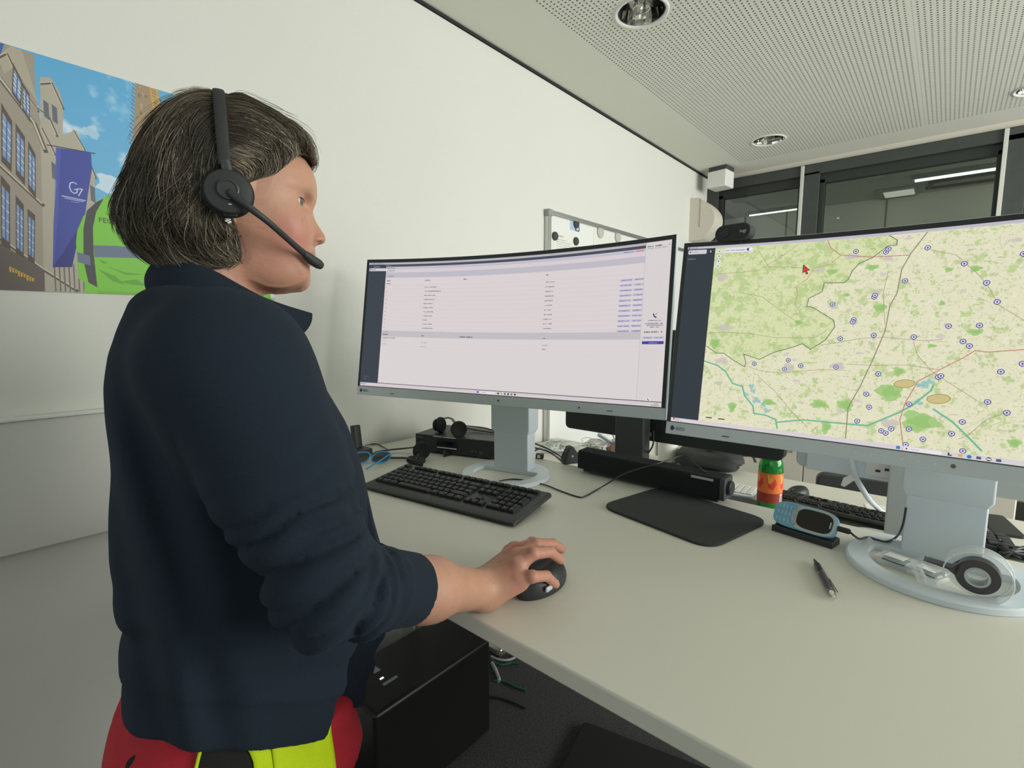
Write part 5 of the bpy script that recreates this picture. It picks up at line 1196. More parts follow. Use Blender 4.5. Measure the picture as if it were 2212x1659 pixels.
for j in range(nv):
    for i in range(nu): F.append((j*nu+i, j*nu+(i+1) % nu, (j+1)*nu+(i+1) % nu, (j+1)*nu+i))
G().add(V, F).obj('pouch_body', M_blackmatte, t, smooth=True, angle=60)
G().tube([(0.12, -0.05, 0.03), (0.13, 0.0, 0.032), (0.12, 0.05, 0.03)], 0.003, 8).obj('zip', M_steel, t, smooth=True)
G().tube(smooth_path([(0.10, 0.05, 0.045), (0.15, 0.055, 0.05), (0.165, 0.03, 0.035)], 5), 0.006, 6, flat=(.3, 1)).obj('strap', M_black, t)

M_film = mat('clear_film', (0.8, 0.86, 0.84), 0.12, trans=0.85, ior=1.15); M_mask = mat('mask_fabric', (0.62, 0.64, 0.60), 0.8); M_bl = mat('pale_blue_pack', (0.45, 0.56, 0.68), 0.5); M_br = mat('brown_pack', (0.26, 0.15, 0.11), 0.6)
def crumple(name, label, cat, c, r, m, seed, amp=.28, flat_=True):
    rg = np.random.default_rng(seed); nu, nv = 30, 16; V = []; F = []; ph = rg.uniform(0, 6, 12)
    for j in range(nv+1):
        th = -math.pi/2+math.pi*j/nv
        for i in range(nu):
            a = 2*math.pi*i/nu; k = 1+amp*(math.sin(3*a+ph[0]+2*th)*.5+math.sin(7*a+ph[1]-3*th)*.3+math.sin(11*a+ph[2]+5*th)*.25)
            z = r[2]*(1+math.sin(th)*k*.9); V.append((r[0]*math.cos(a)*math.cos(th)*k, r[1]*math.sin(a)*math.cos(th)*k, max(0.0005, z)))
    for j in range(nv):
        for i in range(nu): F.append((j*nu+i, j*nu+(i+1) % nu, (j+1)*nu+(i+1) % nu, (j+1)*nu+i))
    return tag(G().add(V, F).obj(name, m, smooth=True, angle=30, loc=c), label, cat)
def spot(px, py): v = at(px, py, D2Z); return (v.x, v.y, D2Z)
def sp(px, py, dx=0, dy=0): v = spot(px, py); return (v[0]+dx, v[1]+dy, v[2])
crumple('plastic_bag', 'crumpled clear plastic bag on the back desk beside the whiteboard frame', 'bag', (1.80, 1.30, D2Z), (0.075, 0.055, 0.022), M_film, 3)
crumple('plastic_bag', 'crumpled clear plastic bag lying under the pale face masks', 'bag', (1.86, 1.17, D2Z), (0.08, 0.05, 0.018), M_film, 9)
def face_mask(label, c, rz, tilt):
    t = thing('face_mask', label, 'face mask', c, rz, 'face masks on the back desk')
    nu, nv = 14, 8; V = []; F = []
    for i in range(nu+1):
        for j in range(nv+1):
            u = (i/nu-.5); v = (j/nv-.5); V.append((0.085*2*u*.55, 0.05*2*v*.8, 0.006+0.02*(1-(2*u)**2)*(1-(2*v)**2)+0.0015*math.sin(v*34)))
    for i in range(nu):
        for j in range(nv): a = i*(nv+1)+j; F.append((a, a+nv+1, a+nv+2, a+1))
    o = G().add(V, F, T=Matrix.Rotation(tilt, 4, 'Y')).obj('mask_panel', M_mask, t, smooth=True); s = o.modifiers.new('thick', 'SOLIDIFY'); s.thickness = 0.0012
    for s_ in (-1, 1):
        G().tube(smooth_path([(s_*0.045, 0.03, 0.008), (s_*0.08, 0.022, 0.012), (s_*0.085, -0.01, 0.006), (s_*0.045, -0.03, 0.006)], 6), 0.0014, 6).obj('ear_loop', M_mask, t, smooth=True)
    return t
face_mask('pale folded face mask nearest the whiteboard post', (1.83, 1.235, D2Z+0.022), R_(-70), .25)
face_mask('pale face mask lying on top of the other masks', (1.90, 1.16, D2Z+0.036), R_(-110), -.2)
face_mask('pale face mask behind the power adapter with one ear loop up', (1.80, 1.165, D2Z+0.016), R_(-85), .12)
crumple('snack_bag', 'brownish snack bag beside the neck of the black monitor', 'bag', (1.93, 1.06, D2Z), (0.05, 0.055, 0.026), M_br, 21, .15)
for (x, y, z, rz, rx, lab, m) in ((1.93, 1.125, D2Z+0.062, -60, 30, 'pale blue wrapped package on the left of the packages', M_bl), (1.94, 1.055, D2Z+0.056, -95, -12, 'flat pale blue wrapped package on the brown snack bag', M_bl), (1.90, 1.045, D2Z+0.088, -120, 38, 'small grey clip-like package leaning against the monitor neck', M_silver)):
    t = thing('wrapped_package', lab, 'package', (x, y, z), R_(rz))
    G().box((0, 0, 0), (0.075, 0.045, 0.012), T=TR(ry=R_(rx))).obj('package_wrap', m, t, bevel=0.004)
    G().box((0, 0, 0.0066), (0.045, 0.046, 0.0015), T=TR(ry=R_(rx))).obj('package_print', M_white, t)

# right of the map screen's neck, on the back desk
pts = [at(2121, 1131, D2Z+0.006), at(2128, 1112, D2Z+0.006), at(2166, 1119, D2Z+0.006), at(2225, 1163, D2Z+0.006), at(2147, 1156, D2Z+0.006)]
a = at(2147, 1156, D2Z); b2 = at(2217, 1166, D2Z); c = at(2166, 1119, D2Z)
ux = (b2-a); ux.z = 0
P4 = [(a.x, a.y), (b2.x, b2.y), (c.x, c.y), (at(2108, 1110, D2Z).x-0.01, at(2108, 1110, D2Z).y)]
tag(G().prism(roundpoly(P4, 0.01, 4), D2Z, D2Z+0.008).obj('tablet', mat('tablet_dark', (0.03, 0.034, 0.033), 0.3), bevel=0.001), 'flat black tablet lying on the back desk right of the map screen neck', 'tablet')
q = at(2132, 1186, D2Z)
t = thing('small_keyboard', 'black gadget with keys on the back desk just right of the screen neck', 'keyboard', (q.x+0.02, q.y+0.03, D2Z), R_(96))
G().box((0, 0, 0.011), (0.16, 0.11, 0.02)).obj('gadget_body', M_black, t, bevel=0.004)
g = G()
for r in range(4):
    for c_ in range(6): g.box((-0.06+c_*0.024, -0.036+r*0.024, 0.0235), (0.019, 0.019, 0.006))
g.obj('keys', M_dark, t, bevel=0.001)
q = at(2200, 1206, D2Z)
t = thing('cable_bundle', 'tangled bundle of black cables and connectors at the right edge of the photo', 'cables', (q.x, q.y, D2Z))
for k in range(7):
    pts = [(0.03*math.cos(k*2.1+j*.9)*(1+.4*math.sin(k+j)), 0.035*math.sin(k*1.3+j*.8), 0.007+0.006*((j+k) % 4)) for j in range(9)]
    G().tube(smooth_path(pts, 4), 0.0038, 8).obj('cord', M_black, t, smooth=True)
G().box((0.01, 0.03, 0.018), (0.03, 0.022, 0.014)).obj('connector', M_dark, t, bevel=0.002)
q = at(1912, 1100, D2Z)
tag(G().prism([(-0.03, -0.05), (0.03, -0.05), (0.03, 0.05), (-0.03, 0.05)], 0, 0.0012, T=TR((q.x, q.y, D2Z), rz=R_(12))).obj('paper_note', M_paper), 'small white paper slip lying beside the white cable', 'paper')

# chair behind the back desk
cx = atx(1868, 1040, 2.38)
t = thing('office_chair', 'dark office chair behind the back desk, only its backrest showing', 'chair', (2.44, cx.y, 0), R_(14))
zc = atx(1860, 1026, 2.40).z
G().prism(rrect(0.36, 0.42, 0.03), -0.02, 0.02, T=Matrix.Translation((-0.06, 0, zc-0.21)) @ Matrix.Rotation(R_(90), 4, 'Z') @ Matrix.Rotation(R_(90), 4, 'X')).obj('backrest', M_dark, t, bevel=0.008)
G().prism(rrect(0.46, 0.46, 0.08), 0.36, 0.41, T=Matrix.Translation((0.2, 0, 0))).obj('seat', M_dark, t, bevel=0.015)
G().tube([(0.2, 0, 0.36), (0.2, 0, 0.08)], 0.025, 14).obj('gas_post', M_alu, t, smooth=True)
for k in range(5):
    a = 2*math.pi*k/5+.3; lg = G().tube([(0.2, 0, 0.09), (0.2+0.26*math.cos(a), 0.26*math.sin(a), 0.06)], [0.02, 0.014], 10).obj('leg', M_black, t, smooth=True)
    G().lathe([(0.022, -0.01), (0.025, 0), (0.022, 0.01)], 14, T=TR((0.2+0.26*math.cos(a), 0.26*math.sin(a), 0.0255), rx=R_(90))).obj('castor', M_black, lg, smooth=True)
G().box((-0.02, 0, (zc+0.0)/2-0.05+0.18), (0.03, 0.05, 0.30)).obj('back_bracket', M_black, t, bevel=0.003)

# ================================================================== under the front desk
t = thing('computer_tower', 'black computer tower standing on the carpet under the front desk', 'computer', (0.93, 1.225, 0))
tw = G().box((0, 0.0, 0.178), (0.46, 0.24, 0.344)).obj('tower_case', mat('tower_black', (0.012, 0.012, 0.012), 0.38), t, bevel=0.012, bseg=3)
for x in (-0.17, 0.17):
    for y in (-0.08, 0.08): G().box((x, y, 0.004), (0.03, 0.03, 0.008)).obj('foot', M_black, t)
def lab_at(px, py, sx, sy, rz, m, nm, z=0.3504):
    v = at(px, py, z); return G().box((v.x-0.93, v.y-1.225, z+0.0004), (sx, sy, 0.0008), T=None).obj(nm, m, t)
M_lab = mat('grey_label', (0.30, 0.32, 0.31), 0.5)
v = at(800, 1440, 0.3505); G().box((0, 0, 0), (0.022, 0.075, 0.0008), T=TR((v.x-0.93, v.y-1.225, 0.3508), rz=R_(3))).obj('sticker', M_lab, t)
v = at(843, 1470, 0.3505); G().box((0, 0, 0), (0.050, 0.011, 0.0008), T=TR((v.x-0.93, v.y-1.225, 0.3508))).obj('sticker', M_lab, t)
v = at(828, 1468, 0.3505); G().box((0, 0, 0), (0.012, 0.006, 0.001), T=TR((v.x-0.93+0.0, v.y-1.225+0.008, 0.3510))).obj('power_light', mat('white_led', (1, 1, 1), .3, emit=(1, 1, 1), estr=1.5), t)
t = thing('cable_tray', 'white metal cable tray hanging under the front desk behind the forearm', 'cable tray', (0, 0, 0))
v = aty(955, 1362, 1.40)
G().box((v.x-0.07, 1.42, v.z), (0.26, 0.05, 0.04)).obj('tray_profile', M_shell, t, bevel=0.008)
G().box((v.x-0.07, 1.44, (v.z+0.975)/2), (0.04, 0.02, 0.975-v.z)).obj('bracket', M_alu, t)
a, b2, c = at(1261, 1556, 0.02), at(1468, 1653, 0.02), at(1223, 1633, 0.02)
e1 = (c-a).normalized(); e2 = Vector((-e1.y, e1.x, 0)); e2 = e2 if e2.y < 0 else -e2
Pm = [a, a+e2*0.62, a+e2*0.62+e1*0.42, a+e1*0.42]
t = thing('footrest', 'flat black footrest pad lying on the carpet under the front desk', 'footrest', (a.x, a.y, 0))
G().prism(roundpoly([(p_.x-a.x, p_.y-a.y) for p_ in Pm], 0.02, 4), 0, 0.02).obj('pad', mat('pad_black', (.012, .014, .014), .8), t, bevel=0.004)
def fl(px, py, h=0.006): return at(px, py, h)
M_teal = mat('teal_cable', (0.02, 0.13, 0.09), 0.5); M_wc = mat('white_cord', (0.45, 0.50, 0.48), 0.5)
for pts, r, m, lab in (([fl(1061, 1418), fl(1075, 1424), fl(1095, 1426), fl(1112, 1420), fl(1130, 1405)], 0.005, M_wc, 'white cable lying in a curve on the carpet beside the computer tower'),
                       ([fl(1063, 1432), fl(1070, 1445, .012), fl(1074, 1455), fl(1078, 1467), fl(1077, 1472)], 0.007, M_wc, 'short white cable with thick plug beside the computer tower'),
                       ([fl(1066, 1470), fl(1088, 1472), fl(1110, 1482), fl(1136, 1492)], 0.004, M_teal, 'teal green network cable on the dark carpet, the lower one'),
                       ([fl(1062, 1425), fl(1080, 1436), fl(1105, 1432), fl(1120, 1434)], 0.004, M_teal, 'teal green network cable on the dark carpet under the desk edge'),
                       ([fl(1050, 1505), fl(1080, 1508), fl(1110, 1518), fl(1135, 1530)], 0.004, M_black, 'black cable lying on the carpet in front of the teal cable')):
    tag(G().tube(smooth_path(pts, 6), r, 8).obj('floor_cable', m, smooth=True), lab, 'cable')
# ================================================================== the person
PO = np.array([0.258, 0.720]); PA = R_(-19.7)
PU = np.array([math.cos(PA), math.sin(PA)]); PL = np.array([-math.sin(PA), math.cos(PA)])
def L3(px, py, y=0.0):
    """(x, z) in the person's frame (x forward, y to her left, z up) of a photo pixel on the plane y = const"""
    v = RC @ (np.array([px-CX, -(py-CY), -F_PX])/F_PX)
    t = (y+PO @ PL)/(v[:2] @ PL); q = v*t
    return float((q[:2]-PO) @ PU), float(q[2]+EYE)
def LP(px, py, y): x, z = L3(px, py, y); return np.array([x, y, z])
def W2L(p): d = np.array([p[0], p[1]])-PO; return np.array([d @ PU, d @ PL, p[2]])

# ---- implicit surfaces in numpy, polygonised with surface nets
def grid(lo, hi, h):
    ax = [np.arange(lo[i], hi[i]+h, h, dtype=np.float32) for i in range(3)]
    return ax, np.meshgrid(*ax, indexing='ij', sparse=True)
def nets(F, lo, h):
    S = F < 0; nx, ny, nz = F.shape
    c = np.zeros((nx-1, ny-1, nz-1), np.uint8)
    for i in (0, 1):
        for j in (0, 1):
            for k in (0, 1): c += S[i:nx-1+i, j:ny-1+j, k:nz-1+k]
    act = (c > 0) & (c < 8); I = np.argwhere(act); idx = -np.ones(act.shape, np.int64); idx[act] = np.arange(len(I))
    acc = np.zeros((len(I), 3)); cnt = np.zeros(len(I)); off = [(i, j, k) for i in (0, 1) for j in (0, 1) for k in (0, 1)]
    for a in off:
        for ax in range(3):
            if a[ax]: continue
            b = list(a); b[ax] = 1
            fa = F[I[:, 0]+a[0], I[:, 1]+a[1], I[:, 2]+a[2]]; fb = F[I[:, 0]+b[0], I[:, 1]+b[1], I[:, 2]+b[2]]
            m = (fa < 0) != (fb < 0); t = np.where(m, fa/np.where(fa-fb == 0, 1, fa-fb), 0)
            p = np.array(a, float)+np.zeros((len(I), 3)); p[:, ax] += t
            acc[m] += p[m]; cnt[m] += 1
    V = (I+acc/cnt[:, None])*h+np.array(lo)
    Fs = []
    def quads(m, a, b, c_, d, flip):
        q = np.stack([a[m], b[m], c_[m], d[m]], 1); ok = (q >= 0).all(1); q = q[ok]; fl = flip[m][ok]
        q[fl] = q[fl][:, ::-1]; Fs.append(q)
    s = S[:-1, 1:-1, 1:-1]; e = S[1:, 1:-1, 1:-1]; quads(s != e, idx[:, :-1, :-1], idx[:, 1:, :-1], idx[:, 1:, 1:], idx[:, :-1, 1:], e)
    s = S[1:-1, :-1, 1:-1]; e = S[1:-1, 1:, 1:-1]; quads(s != e, idx[:-1, :, :-1], idx[:-1, :, 1:], idx[1:, :, 1:], idx[1:, :, :-1], e)
    s = S[1:-1, 1:-1, :-1]; e = S[1:-1, 1:-1, 1:]; quads(s != e, idx[:-1, :-1, :], idx[1:, :-1, :], idx[1:, 1:, :], idx[:-1, 1:, :], e)
    return V, np.concatenate(Fs)
def smin(a, b, k): h = np.clip(0.5+0.5*(b-a)/k, 0, 1); return b*(1-h)+a*h-k*h*(1-h)
def smax(a, b, k): return -smin(-a, -b, k)
def cap(X, Y, Z, a, b, ra, rb, fl=None):
    a = np.array(a, float); b = np.array(b, float); d = b-a; L = float(d @ d)
    px, py, pz = X-a[0], Y-a[1], Z-a[2]; t = np.clip((px*d[0]+py*d[1]+pz*d[2])/L, 0, 1)
    qx, qy, qz = px-t*d[0], py-t*d[1], pz-t*d[2]
    if fl is not None:      # flatten across a direction
        n = np.array(fl[0], float); n /= np.linalg.norm(n); s = qx*n[0]+qy*n[1]+qz*n[2]; k = fl[1]-1
        qx, qy, qz = qx+n[0]*s*k, qy+n[1]*s*k, qz+n[2]*s*k
    return np.sqrt(qx*qx+qy*qy+qz*qz)-(ra+(rb-ra)*t)
def ell(X, Y, Z, c, r):
    k = np.sqrt(((X-c[0])/r[0])**2+((Y-c[1])/r[1])**2+((Z-c[2])/r[2])**2); return (k-1)*min(r)
def poly_sdf(P, X, Z):
    """signed distance to a closed 2-D outline, negative inside"""
    d = np.full(X.shape, 1e9); s = np.zeros(X.shape, bool); n = len(P)
    for i in range(n):
        a = P[i]; b = P[i-1]; e = b-a; wx = X-a[0]; wz = Z-a[1]
        t = np.clip((wx*e[0]+wz*e[1])/max(e @ e, 1e-12), 0, 1); d = np.minimum(d, (wx-e[0]*t)**2+(wz-e[1]*t)**2)
        c = (a[1] > Z) != (b[1] > Z)
        if a[1] != b[1]: s ^= c & (X < (b[0]-a[0])*(Z-a[1])/(b[1]-a[1])+a[0])
    return np.where(s, -1, 1)*np.sqrt(d)
_lat = np.random.default_rng(11).random((32, 32, 32)).astype(np.float32)
def noise3(x, y, z):
    xi, yi, zi = np.floor(x).astype(int), np.floor(y).astype(int), np.floor(z).astype(int); fx, fy, fz = x-xi, y-yi, z-zi
    fx, fy, fz = (f*f*(3-2*f) for f in (fx, fy, fz)); r = 0
    for i in (0, 1):
        for j in (0, 1):
            for k in (0, 1):
                r = r+_lat[(xi+i) % 32, (yi+j) % 32, (zi+k) % 32]*(fx if i else 1-fx)*(fy if j else 1-fy)*(fz if k else 1-fz)
    return r-0.5
def to_obj(name, parts, mats, parent=None, colour=None, loc=None, rotz=None):
    Vs, Fs, n = [], [], 0
    for V, F in parts: Vs.append(V); Fs.append(F+n); n += len(V)
    V = np.concatenate(Vs); F = np.concatenate(Fs)
    me = bpy.data.meshes.new(name); me.vertices.add(len(V)); me.vertices.foreach_set('co', V.astype(np.float32).ravel())
    me.loops.add(F.size); me.loops.foreach_set('vertex_index', F.astype(np.int32).ravel())
    me.polygons.add(len(F)); me.polygons.foreach_set('loop_start', np.arange(0, F.size, 4, dtype=np.int32))
    try: me.polygons.foreach_set('loop_total', np.full(len(F), 4, np.int32))
    except Exception: pass
    me.update(calc_edges=True); me.validate()
    me.polygons.foreach_set('use_smooth', [True]*len(me.polygons))
    for m in mats: me.materials.append(m)
    if colour is not None:
        at_ = me.color_attributes.new('tone', 'FLOAT_COLOR', 'POINT'); c = np.ones((len(me.vertices), 4), np.float32); c[:, :3] = colour(V)[:len(me.vertices)]
        at_.data.foreach_set('color', c.ravel())
    o = bpy.data.objects.new(name, me); COL.objects.link(o)
    if parent: o.parent = parent
    if loc is not None: o.location = loc
    if rotz is not None: o.rotation_euler = (0, 0, rotz)
    return o

# ---------------------------------------------------------------- head
prof_px = [(642.6, 340), (658, 347.7), (665.8, 359), (673.5, 376.7), (678.9, 394), (680.8, 409.5), (680.8, 423), (678.9, 436.5), (674.4, 447), (672.3, 453.8), (673.5, 461.6), (679.3, 473), (687, 486.6), (694.7, 498), (701.0, 508.8), (703.4, 515.6), (702.4, 522.3), (697.6, 526.8), (689.9, 529), (682.2, 530.6), (677.7, 532.5), (676.0, 539), (676.8, 545), (677.4, 550), (674.5, 555), (671.0, 558.5), (672.2, 563), (670.8, 568.5), (666.7, 574.4), (662.4, 581), (662.4, 587), (665.8, 594.7), (667.3, 604.3), (665.4, 614), (660, 621.7), (650.3, 627), (636.8, 628), (627.2, 629), (615.6, 631), (596.3, 632), (578, 630)]
back_px = [(540, 620), (480, 585), (420, 555), (370, 520), (335, 480), (313, 430), (306, 375), (314, 325), (336, 282), (372, 250), (420, 231), (480, 224), (535, 234), (585, 262), (620, 300)]
def outline(px, y=0.0): return np.array([L3(a, b, y) for a, b in px])
full = outline(prof_px+back_px)
base_px = prof_px[:9]+[(671.5, 455), (669.5, 470), (668.5, 490), (669, 510), (672, 526)]+prof_px[21:]+back_px
basep = outline(base_px)
zz = lambda py, px=600: L3(px, py)[1]
zk = np.array([zz(640), zz(610), zz(570), zz(530), zz(490), zz(440), zz(380), zz(300), zz(220)])
bk = np.array([.046, .0505, .0585, .0645, .0690, .0715, .0735, .0765, .0740])
def bz(Z): return np.interp(Z, zk, bk)
eyeP = LP(650.5, 437.5, -0.033)      # visible front of the eye
EC = np.array([eyeP[0]-0.0098, -0.0315, eyeP[2]-0.0003])
def head_field(X, Y, Z, X2, Z2):
    d_b = -poly_sdf(basep, X2, Z2); d_f = -poly_sdf(full, X2, Z2)
    def blur(a, s_):
        n_ = int(3*s_/hh_); k_ = np.exp(-0.5*(np.arange(-n_, n_+1)*hh_/s_)**2); k_ /= k_.sum()
        for ax_ in (0, 1):
            p_ = np.pad(a, [(n_, n_) if q_ == ax_ else (0, 0) for q_ in (0, 1)], mode='edge')
            a = sum(w_*np.take(p_, range(i_, i_+a.shape[ax_]), axis=ax_) for i_, w_ in enumerate(k_))
        return a
    b1, b2_ = blur(d_b, 0.005), blur(d_b, 0.011)
    w1 = np.clip((d_b-0.004)/0.008, 0, 1); w2 = np.clip((d_b-0.014)/0.016, 0, 1)
    d_b = (d_b*(1-w1)+b1*w1)*(1-w2)+b2_*w2
    d_b = d_b[:, None, :]; d_f = d_f[:, None, :]
    b = bz(Z2)[:, None, :]; y = np.abs(Y); q = np.clip(y/b, 0, 1)
    phi = 0.070*(1-np.sqrt(np.clip(1-q*q, 0, 1)))+np.clip(y-b, 0, None)*2.0
    F = (phi-d_b)*0.75
    F = F/np.sqrt(1+np.clip(0.8*q*q/np.maximum(1-q*q, .05), 0, 9))
    # nose
    Fn = 1.35*(np.sqrt(Y*Y+0.0052**2)-0.0052)-d_f
    F = smin(F, Fn*0.6, 0.007)
    for s in (-1, 1):
        al = LP(688.0, 522.5, 0); F = smin(F, ell(X, Y, Z, (al[0]-0.004, s*0.0115, al[2]+0.001), (0.0095, 0.0062, 0.0068)), 0.006)
        no = LP(690, 526.2, 0); F = smax(F, -ell(X, Y, Z, (no[0]-0.001, s*0.0118, no[2]-0.0006), (0.0058, 0.0048, 0.0026)), 0.003)
        # cheeks, brow, socket, lids
        ck = LP(622, 505, 0); F = smin(F, ell(X, Y, Z, (ck[0]-0.004, s*0.044, ck[2]), (0.022, 0.016, 0.024)), 0.02)
        jw = LP(590, 590, 0); F = smin(F, ell(X, Y, Z, (jw[0], s*0.038, jw[2]), (0.036, 0.018, 0.022)), 0.024)
        e = EC*np.array([1, -s, 1]); e = np.array([EC[0], s*0.0315, EC[2]])
        F = smax(F, -ell(X, Y, Z, (e[0]+0.0180, s*0.037, e[2]+0.0005), (0.0105, 0.020, 0.0100)), 0.010)
        F = smin(F, ell(X, Y, Z, (e[0]-0.008, s*0.034, e[2]+0.0185), (0.014, 0.016, 0.0055)), 0.010)
        F = smin(F, ell(X, Y, Z, (e[0], e[1], e[2]), (0.0138, 0.0142, 0.0136)), 0.004)
        F = smax(F, -ell(X, Y, Z, (e[0]+0.0120, s*0.0375, e[2]-0.0004), (0.0150, 0.0150, 0.0052)), 0.0012)
        # lips
        cr = LP(649, 552.5, 0); c1 = LP(671, 550.5, 0); c2 = LP(666.5, 564.5, 0)
        m1 = np.array([c1[0]-0.0045, s*0.013, c1[2]-0.0002]); F = smin(F, cap(X, Y, Z, (c1[0]-0.0015, 0, c1[2]), m1, 0.0040, 0.0036), 0.004)
        F = smin(F, cap(X, Y, Z, m1, (cr[0]+0.001, s*0.0235, cr[2]), 0.0036, 0.0018), 0.004)
        m2 = np.array([c2[0]-0.004, s*0.011, c2[2]+0.0006]); F = smin(F, cap(X, Y, Z, (c2[0]-0.0005, 0, c2[2]), m2, 0.0046, 0.0042), 0.004)
        F = smin(F, cap(X, Y, Z, m2, (cr[0]+0.001, s*0.022, cr[2]-0.001), 0.0042, 0.002), 0.004)
        ml = LP(672, 557.3, 0); F = smax(F, -cap(X, Y, Z, (ml[0]+0.003, 0, ml[2]), (cr[0]+0.0035, s*0.024, cr[2]), 0.0011, 0.0010), 0.0016)
        # ears
        ea = LP(488, 430, s*0.078) if s < 0 else LP(488, 430, -0.078)*np.array([1, -1, 1])
        F = smin(F, cap(X, Y, Z, (ea[0]-0.004, s*0.074, ea[2]+0.016), (ea[0]+0.001, s*0.0735, ea[2]-0.024), 0.014, 0.0085, ((0, 1, 0), 2.4)), 0.006)
        F = smax(F, -ell(X, Y, Z, (ea[0]+0.001, s*0.083, ea[2]+0.006), (0.007, 0.0045, 0.013)), 0.003)
    return F
nk0 = LP(455, 560, 0); nk1 = LP(440, 700, 0)
def neck_field(X, Y, Z):
    F = cap(X, Y, Z, (nk0[0]-0.004, 0, nk0[2]+0.03), (nk1[0]+0.008, 0, nk1[2]), 0.0530, 0.060)
    for s in (-1, 1): F = smin(F, cap(X, Y, Z, (nk0[0]-0.016, s*0.045, nk0[2]+0.045), (nk1[0]+0.036, s*0.018, nk1[2]-0.02), 0.012, 0.011), 0.015)
    return F
hh_ = 0.0016
lo = np.array([full[:, 0].min()-0.012, -0.104, zz(640)-0.075]); hi = np.array([full[:, 0].max()+0.012, 0.104, zz(205)+0.02])
ax, (X, Y, Z) = grid(lo, hi, hh_)
X2, Z2 = np.meshgrid(ax[0], ax[2], indexing='ij')
FH = head_field(X, Y, Z, X2.astype(float), Z2.astype(float))
FH = smin(FH, neck_field(X, Y, Z), 0.016).astype(np.float32)
head_grid = (FH, lo, hh_, ax)
vh = nets(FH, lo, hh_)
def sample(gr, P):
    F_, lo_, h_, _ = gr; q = (P-lo_)/h_; q = np.clip(q, 0, np.array(F_.shape)-1.001); i = q.astype(int); f = q-i; r = 0
    for a in (0, 1):
        for b in (0, 1):
            for c in (0, 1): r = r+F_[i[:, 0]+a, i[:, 1]+b, i[:, 2]+c]*(f[:, 0] if a else 1-f[:, 0])*(f[:, 1] if b else 1-f[:, 1])*(f[:, 2] if c else 1-f[:, 2])
    return r
def grad(gr, P, e=0.003):
    g = np.stack([sample(gr, P+np.eye(3)[k]*e)-sample(gr, P-np.eye(3)[k]*e) for k in range(3)], 1)/(2*e); return g

# ---------------------------------------------------------------- torso and arms
bp_ = [(600, 345), (622, 300), (650, 280), (710, 255), (760, 240), (830, 230), (900, 228), (1000, 230), (1100, 232), (1180, 235), (1260, 245), (1345, 262), (1430, 250), (1515, 250), (1590, 236)]
fp_ = [(650, 500), (668, 580), (700, 620), (724, 640), (760, 664), (800, 690), (850, 720), (900, 750), (950, 770), (1000, 785), (1050, 795), (1100, 804), (1150, 816), (1205, 832), (1280, 828), (1350, 806), (1400, 792), (1450, 786), (1500, 780)]
B_ = np.array(sorted([L3(x, y)[::-1] for y, x in bp_])); Fr_ = np.array(sorted([L3(x, y)[::-1] for y, x in fp_]))
zs_ = np.linspace(0.80, 1.50, 80)
xb_ = np.interp(zs_, B_[:, 0], B_[:, 1]); xf_ = np.interp(zs_, Fr_[:, 0], Fr_[:, 1])
ctr = (xb_+xf_)/2; hd = np.maximum((xf_-xb_)/2/1.035, 0.02)
wz_ = np.interp(zs_, [.80, .93, 1.05, 1.20, 1.31, 1.38, 1.43, 1.47, 1.50], [.200, .198, .182, .172, .176, .168, .125, .085, .06])
S_R = LP(505, 790, -0.155); E_R = LP(712, 1272, -0.255)
WR = W2L(at(1046, 1273, 1.026)); 
S_L = np.array([-0.018, 0.172, 1.372]); E_L = np.array([-0.045, 0.225, 1.10]); W_L = np.array([0.005, 0.235, 0.885])
CT = E_R+(WR-E_R)*0.44           # where the rolled cuff ends
def torso_field(X, Y, Z):
    c = np.interp(Z, zs_, ctr); a = np.interp(Z, zs_, hd); w = np.interp(Z, zs_, wz_)
    p = 2.25; q = (np.abs((X-c)/a)**p+np.abs(Y/w)**p)**(1/p)
    F = (q-1)*np.minimum(a, w)*0.9
    F = smax(F, Z-1.462, 0.03)
    F = smin(F, cap(X, Y, Z, (nk1[0]-0.006, 0, 1.405), S_R+np.array([-0.01, 0.02, 0.0]), 0.050, 0.060), 0.03)
    F = smin(F, cap(X, Y, Z, (nk1[0]-0.006, 0, 1.405), S_L-np.array([0.01, 0.02, 0.0]), 0.050, 0.060), 0.03)
    return F
def arm_field(X, Y, Z, S, E, C, r=(.078, .070, .055, .052, .041)):
    M_ = S*.5+E*.5
    F = cap(X, Y, Z, S, M_, r[0], r[1]); F = smin(F, cap(X, Y, Z, M_, E, r[1], r[2]), 0.01)
    F = smin(F, cap(X, Y, Z, E, C, r[2], r[4]), 0.022)
    return F
def arc_coord(X, Y, Z, S, E, C):
    """distance along the sleeve and angle round it"""
    d1 = E-S; L1 = np.linalg.norm(d1); d1 = d1/L1; d2 = C-E; L2 = np.linalg.norm(d2); d2 = d2/L2
    P = np.stack([X-S[0], Y-S[1], Z-S[2]], -1); t1 = np.clip(P @ d1, -.1, L1); r1 = np.linalg.norm(P-t1[..., None]*d1, axis=-1)
    Q = np.stack([X-E[0], Y-E[1], Z-E[2]], -1); t2 = np.clip(Q @ d2, 0, L2+.02); r2 = np.linalg.norm(Q-t2[..., None]*d2, axis=-1)
    s = np.where(r1 < r2, t1, L1+t2)
    w = np.clip((r1-r2)/0.09+.5, 0, 1); s = (t1)*(1-w)+(L1+t2)*w
    return s, L1, L2
z_hem_f = L3(775, 1497)[1]; z_hem_n = L3(460, 1595, -0.19)[1]
z_hem_b = L3(258, 1515)[1]
Z_HEM = min(z_hem_f, z_hem_n, z_hem_b)
def hemz(X, Y): return 0.878-0.33*X+0.36*np.abs(Y)
h = 0.0042
lo = np.array([-0.215, -0.375, Z_HEM-0.03]); hi = np.array([0.34, 0.33, 1.50])
ax, (X, Y, Z) = grid(lo, hi, h)
FT = torso_field(X, Y, Z)
